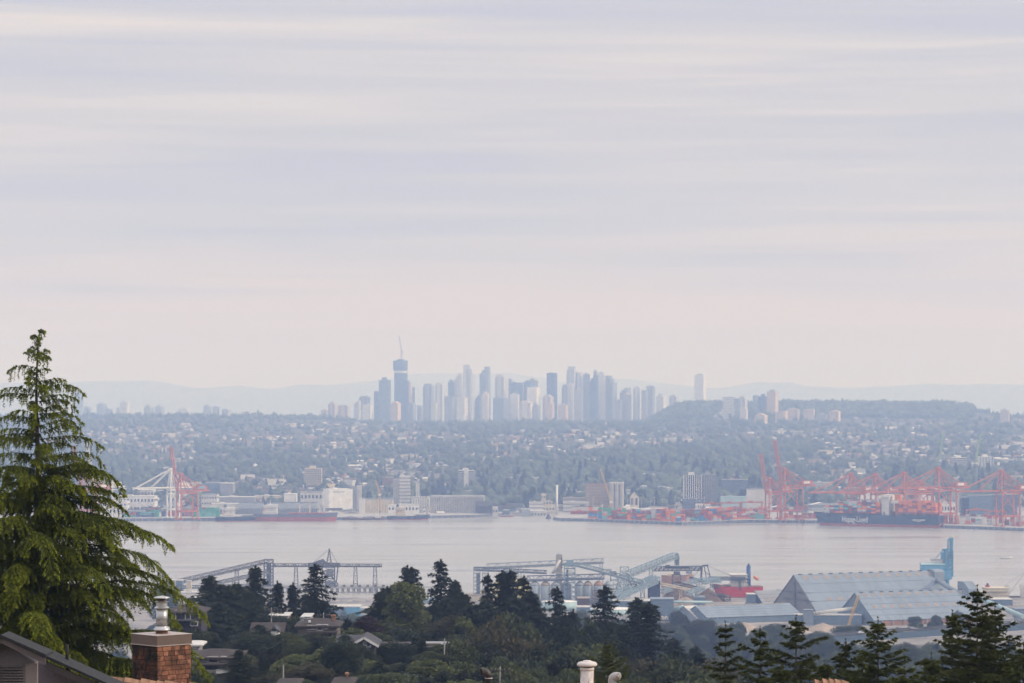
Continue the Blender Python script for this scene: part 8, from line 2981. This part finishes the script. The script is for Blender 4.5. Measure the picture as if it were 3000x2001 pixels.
TW = (
    # from, to, top row, distance, body, frame, fins, step, cap, words
    (940, 961, 1201, 9700, 'sk_light', 'sk_warm', 3, None, 0, 'small pale tower at the left end of the main skyline'),
    (961, 988, 1180, 9750, 'sk_light', 'sk_warm', 5, 't', 4, 'cream domed-top tower near the left end of the skyline'),
    (990, 1024, 1186, 9700, 'sk_light', 'sk_warm', 6, 't', 0, 'wide cream tower right of the cream domed-top tower'),
    (1036, 1056, 1174, 9800, 'sk_light', 'sk_white', 4, 'l', 0, 'pale stepped tower left of the rounded grey tower'),
    (1051, 1083, 1160, 10000, 'sk_mid', 'sk_light', 5, 't', 0, 'rounded grey tower before the dark blue pair'),
    (1062, 1091, 1186, 9650, 'sk_light', 'sk_white', 7, None, 0, 'low white ribbed tower below the rounded grey tower'),
    (1096, 1110, 1146, 10100, 'sk_dark', 'sk_blue', 2, None, 0, 'narrow dark tower joined to the flat-capped blue tower'),
    (1110, 1144, 1113, 10000, 'sk_blue', 'sk_mid', 6, None, 9, 'blue glass tower with a flat dark cap'),
    (1171, 1214, 1117, 10050, 'sk_dark', 'sk_blue', 5, 'r', 3, 'broad dark blue tower joined to the tallest tower'),
    (1198, 1206, 1121, 10040, 'sk_warm', 'sk_warm', 1, None, 0, 'pinkish strip tower set into the broad dark blue tower'),
    (1145, 1174, 1178, 9650, 'sk_warm', 'sk_warm', 6, 't', 3, 'pinkish low tower below the tallest tower'),
    (1192, 1217, 1180, 9680, 'sk_light', 'sk_mid', 5, 't', 0, 'pale low tower below the broad dark blue tower'),
    (1222, 1238, 1188, 9700, 'sk_light', 'sk_light', 3, None, 0, 'lowest pale tower in the gap after the dark blue pair'),
    (1239, 1271, 1124, 9950, 'sk_mid', 'sk_light', 6, 't', 0, 'pale grey tower, first after the gap'),
    (1274, 1305, 1121, 9900, 'sk_light', 'sk_white', 6, 't', 0, 'white ribbed tower, second after the gap'),
    (1302, 1330, 1161, 9800, 'sk_mid', 'sk_light', 5, None, 2, 'grey-blue low tower with white floors, below the stepped white tower'),
    (1313, 1331, 1118, 10050, 'sk_blue', 'sk_mid', 3, None, 0, 'blue slab between the white ribbed and the white gridded tower'),
    (1264, 1281, 1180, 9650, 'sk_light', 'sk_white', 4, None, 0, 'small pale tower at the foot of the first two after the gap'),
    (1330, 1360, 1093, 10050, 'sk_light', 'sk_white', 7, 'l', 0, 'white finely gridded tower beside the tall stepped one'),
    (1357, 1389, 1068, 10000, 'sk_mid', 'sk_white', 6, 'r', 0, 'tall white tower stepping down to the right like stairs'),
    (1338, 1370, 1164, 9650, 'sk_light', 'sk_white', 7, None, 0, 'low white ribbed tower at the foot of the stair-stepped tower'),
    (1391, 1413, 1158, 9800, 'sk_blue', 'sk_mid', 3, 'l', 0, 'low blue tower right of the stair-stepped tower'),
    (1405, 1436, 1074, 10050, 'sk_mid', 'sk_light', 4, 'l', 0, 'tall slim tower with a sloping top stepping up to the right'),
    (1413, 1433, 1153, 9700, 'sk_warm', 'sk_white', 4, None, 0, 'cream front tower at the foot of the slim sloping-top tower'),
    (1450, 1489, 1097, 10100, 'sk_light', 'sk_white', 6, 't', 0, 'pale double tower with a raised left half'),
    (1486, 1500, 1110, 10150, 'sk_mid', 'sk_light', 2, None, 0, 'thin tower against the pale double tower'),
    (1445, 1488, 1166, 9650, 'sk_light', 'sk_mid', 9, None, 0, 'wide low grey tower below the pale double tower'),
    (1497, 1519, 1121, 10000, 'sk_dark', 'sk_blue', 0, None, 3, 'dark office block with a pale roof'),
    (1517, 1531, 1121, 10020, 'sk_blue', 'sk_mid', 2, None, 0, 'blue office block beside the dark one'),
    (1534, 1560, 1118, 10030, 'sk_blue', 'sk_mid', 3, None, 0, 'blue tower behind the round-windowed pale tower'),
    (1546, 1575, 1114, 10060, 'sk_mid', 'sk_light', 4, None, 0, 'grey-blue tower behind the white-banded pale tower'),
    (1544, 1582, 1134, 9850, 'sk_mid', 'sk_white', 10, None, 0, 'pale tower with a dense window grid and white top bands'),
    (1494, 1521, 1155, 9700, 'sk_light', 'sk_white', 6, None, 0, 'low pale tower below the dark office block'),
    (1520, 1560, 1176, 9600, 'sk_warm', 'sk_white', 7, 't', 3, 'sunlit cream low tower group in mid skyline'),
    (1558, 1583, 1186, 9620, 'sk_light', 'sk_light', 4, None, 0, 'low grey tower right of the sunlit cream group'),
    (1602, 1632, 1093, 10000, 'sk_dark', 'sk_dark', 4, None, 2, 'tall plain dark slab tower standing by itself in mid skyline'),
    (1590, 1622, 1158, 9700, 'sk_light', 'sk_warm', 6, 't', 3, 'pale tower at the foot of the plain dark slab'),
    (1600, 1624, 1182, 9580, 'sk_warm', 'sk_warm', 4, None, 0, 'small cream tower in front of the plain dark slab'),
    (1634, 1664, 1186, 9650, 'sk_light', 'sk_warm', 6, None, 0, 'low pale tower right of the plain dark slab'),
    (1646, 1666, 1126, 9850, 'sk_mid', 'sk_light', 4, 't', 0, 'grey tower left of the tall white-lined tower'),
    (1663, 1682, 1124, 9900, 'sk_light', 'sk_white', 4, None, 0, 'white tower in front of the tall white-lined tower'),
    (1660, 1691, 1073, 10050, 'sk_mid', 'sk_white', 4, 't', 0, 'tall white-lined tower with a rounded top'),
    (1683, 1708, 1141, 9750, 'sk_warm', 'sk_light', 5, None, 3, 'cream tower with a flat crown at the foot of the white-lined tower'),
    (1691, 1720, 1090, 10050, 'sk_light', 'sk_white', 5, 'r', 0, 'pale tower stepping down beside the white-lined tower'),
    (1709, 1728, 1096, 10000, 'sk_light', 'sk_mid', 4, None, 0, 'pale slim tower before the dark blue slab'),
    (1727, 1753, 1099, 9900, 'sk_dark', 'sk_blue', 5, 'l', 0, 'dark blue slab in the right half of the skyline'),
    (1740, 1749, 1087, 10050, 'sk_mid', 'sk_light', 2, None, 5, 'thin tower with a spike behind the dark blue slab'),
    (1752, 1772, 1091, 9950, 'sk_light', 'sk_white', 6, None, 3, 'bright white gridded tower next to the dark blue slab'),
    (1774, 1807, 1100, 9950, 'sk_mid', 'sk_light', 6, 'r', 0, 'grey gridded tower, last of the high group'),
    (1816, 1848, 1136, 9900, 'sk_mid', 'sk_light', 5, 'l', 0, 'lower grey tower just after the high group'),
    (1826, 1850, 1156, 9700, 'sk_warm', 'sk_mid', 4, None, 0, 'pinkish tower in front of the lower grey tower'),
    (1800, 1822, 1172, 9680, 'sk_light', 'sk_light', 5, None, 0, 'low pale tower at the foot of the last high tower'),
    (1855, 1881, 1132, 9950, 'sk_light', 'sk_white', 5, 't', 0, 'pale rounded tower near the forest ridge'),
    (1880, 1897, 1143, 9900, 'sk_light', 'sk_light', 3, None, 0, 'pale low slab beside the rounded one near the forest ridge'),
    (1894, 1919, 1131, 10000, 'sk_mid', 'sk_light', 5, None, 2, 'grey tower at the edge of the forest ridge'),
    (1923, 1952, 1160, 10050, 'sk_light', 'sk_white', 7, None, 0, 'low pale block peeping over the forest edge'),
    (1961, 1985, 1158, 10100, 'sk_warm', 'sk_light', 4, 't', 0, 'pinkish low block peeping over the forest'),
    (2035, 2069, 1098, 10300, 'sk_mid', 'sk_white', 8, None, 4, 'lone white ribbed tower rising over the forest'),
    (2163, 2190, 1163, 8550, 'sk_light', 'sk_white', 4, 't', 3, 'pale tower against the flared banded building'),
    (2168, 2191, 1196, 8350, 'sk_light', 'sk_white', 5, None, 2, 'lower white tower in front of the forest'),
    (2207, 2222, 1158, 8600, 'sk_mid', 'sk_light', 2, None, 0, 'slim grey tower before the forest'),
    (2223, 2252, 1161, 8600, 'sk_dark', 'sk_blue', 3, None, 0, 'dark blue tower joined to the brown gridded tower'),
    (2248, 2281, 1147, 8500, 'sk_mid', 'sk_warm', 8, None, 5, 'brown gridded tower with a dark cap before the forest'),
    (2304, 2344, 1197, 8350, 'sk_light', 'sk_warm', 8, 't', 2, 'wide pale apartment tower right of the brown gridded one'),
    (2354, 2388, 1199, 8300, 'sk_light', 'sk_warm', 6, None, 2, 'pale apartment tower, further right before the forest'),
    (2392, 2426, 1213, 8300, 'sk_light', 'sk_light', 5, None, 0, 'low long pale block before the forest'),
    (2431, 2464, 1203, 8250, 'sk_warm', 'sk_warm', 6, 't', 2, 'pinkish apartment block alone before the forest'),
    (2212, 2250, 1214, 8200, 'sk_warm', 'sk_warm', 7, 't', 3, 'cream stepped apartments below the dark blue tower by the forest'),
    (2272, 2310, 1204, 8250, 'sk_warm', 'sk_warm', 7, 'l', 0, 'cream stepped apartments below the brown gridded tower'),
    (2932, 2960, 1201, 8500, 'sk_light', 'sk_warm', 3, None, 0, 'cream tower alone near the right end of the ridge'),
    (217, 242, 1151, 12400, 'sk_light', 'sk_mid', 4, None, 0, 'tall faint tower just right of the cedar top'),
    (246, 264, 1191, 12000, 'sk_light', 'sk_mid', 3, 't', 0, 'faint low tower beside the tall faint tower'),
    (283, 311, 1184, 12000, 'sk_light', 'sk_mid', 4, None, 0, 'faint wide tower, third from the cedar'),
    (304, 328, 1199, 11800, 'sk_light', 'sk_mid', 4, None, 0, 'faint lower block joined to the faint wide tower'),
    (341, 352, 1195, 11900, 'sk_light', 'sk_light', 2, None, 0, 'thin faint block left of the pale round-topped tower'),
    (350, 379, 1177, 11700, 'sk_light', 'sk_white', 5, None, 4, 'pale tower with a flat cap, alone on the left ridge'),
    (421, 448, 1190, 11700, 'sk_light', 'sk_light', 5, 't', 7, 'faint tower with a pointed roof on the left ridge'),
    (453, 480, 1191, 11700, 'sk_light', 'sk_light', 5, None, 0, 'faint square tower beside the pointed one'),
    (518, 562, 1196, 11600, 'sk_light', 'sk_white', 8, 't', 0, 'wide faint apartment pair on the left ridge'),
    (596, 617, 1187, 11600, 'sk_light', 'sk_light', 4, 't', 3, 'faint domed tower, first of two on the left ridge'),
    (622, 642, 1191, 11600, 'sk_light', 'sk_light', 4, None, 0, 'faint domed tower, second of two on the left ridge'),
    (649, 677, 1198, 11500, 'sk_light', 'sk_light', 5, 't', 0, 'faint low block right of the two domed towers'),
    (707, 741, 1205, 11400, 'sk_light', 'sk_warm', 6, 't', 0, 'faintest low block on the left ridge'),
)


def build_skyline():
    for a, b, yt, Y, wl, fr, fn, st, cp, lab in TW:
        skytower(lab, a, b, yt, Y, wl, fr, fn, st, cp)
    # the tallest tower, unfinished, with a crane on its roof
    Y = 10100
    s = Y / F
    t = skytower('tallest dark blue skyline tower, still being built, with a bare white storey band', 1155, 1191, 1092, Y, 'sk_dark', 'sk_blue', 4, None, 0)
    h0, h1 = Z(1092, Y) - t.location.z, Z(1056, Y) - t.location.z
    w = 36 * s / 2
    MB().box(-w * 0.9, w * 0.75, -12, 12, h0 + 0.003, h0 + 9).obj('bare_storey', M['sk_white'], t)
    MB().box(-w * 1.02, w * 0.95, -14, 14, h0 + 9.003, h1).box(-w * 0.4, w * 0.4, -8, 8, h1 + 0.003, h1 + 5).obj('screened_storey', M['sk_dark'], t)
    m = MB()
    for z in range(4):
        m.box(-w * 1.05, w * 0.98, -14.6, 14.6, h0 + 12 + z * 8, h0 + 13 + z * 8)
    m.obj('screen_band', M['sk_mid'], t)
    c = thing('tower_crane', 'thin luffing crane on the roof of the tallest skyline tower', 'crane', (X(1175, Y), Y + 12, Z(1051, Y)))
    MB().tower((0, 0), 2.6, 2.6, 0, 28, 6, 0.9).obj('mast', M['brick'], c)
    MB().truss((0, 0, 28), ((1168 - 1175) * s, 0, (1051 - 985) * s), 2, 2, 14, 0.8).obj('jib', M['sk_mid'], c)
    MB().beam((0, 0, 28), (8, 0, 22), 2.4).beam((8, 0, 22), (4, 0, 5), 0.8).obj('counter_jib', M['brick'], c)
    m = thing('hoist_mast', 'little hoist mast clinging to the right side of the tallest skyline tower', 'hoist', (X(1193, Y), Y - 4, Z(1092, Y)))
    MB().tower((0, 0), 2, 2, -40, 24, 8, 0.8).obj('mast', M['sk_mid'], m)
    MB().box(-3, 4, -1, 1, 14, 17).obj('cage', M['brick'], m)
    # flared building with white bands
    Y = 8450
    s = Y / F
    x = X(2141, Y)
    zb = float(ground(x, Y)) - 2
    t = thing('banded_tower', 'white banded building whose left side flares out like a ski slope', 'tower block', (x, Y + 12, zb))
    h = Z(1162, Y) - zb
    gl, bd = MB(), MB()
    n = 15
    for i in range(n):
        f = (i + 0.5) / n
        left = -22 - 58 * max(0, 1 - f * 1.55) ** 2.6
        gl.box(left * s, 10 * s, -12, 12, h * i / n + (0.003 if i else 0), h * (i + 1) / n)
        bd.box(left * s - 1, 10.5 * s, -12.6, -12.003, h * (i + 0.5) / n, h * (i + 1) / n)
    gl.obj('tower_body', M['sk_mid'], t)
    bd.obj('white_band', M['sk_white'], t)
    MB().box(10.5 * s, 23 * s, -10, 12, 0, h * 0.93).obj('side_wing', M['sk_mid'], t)


build_skyline()
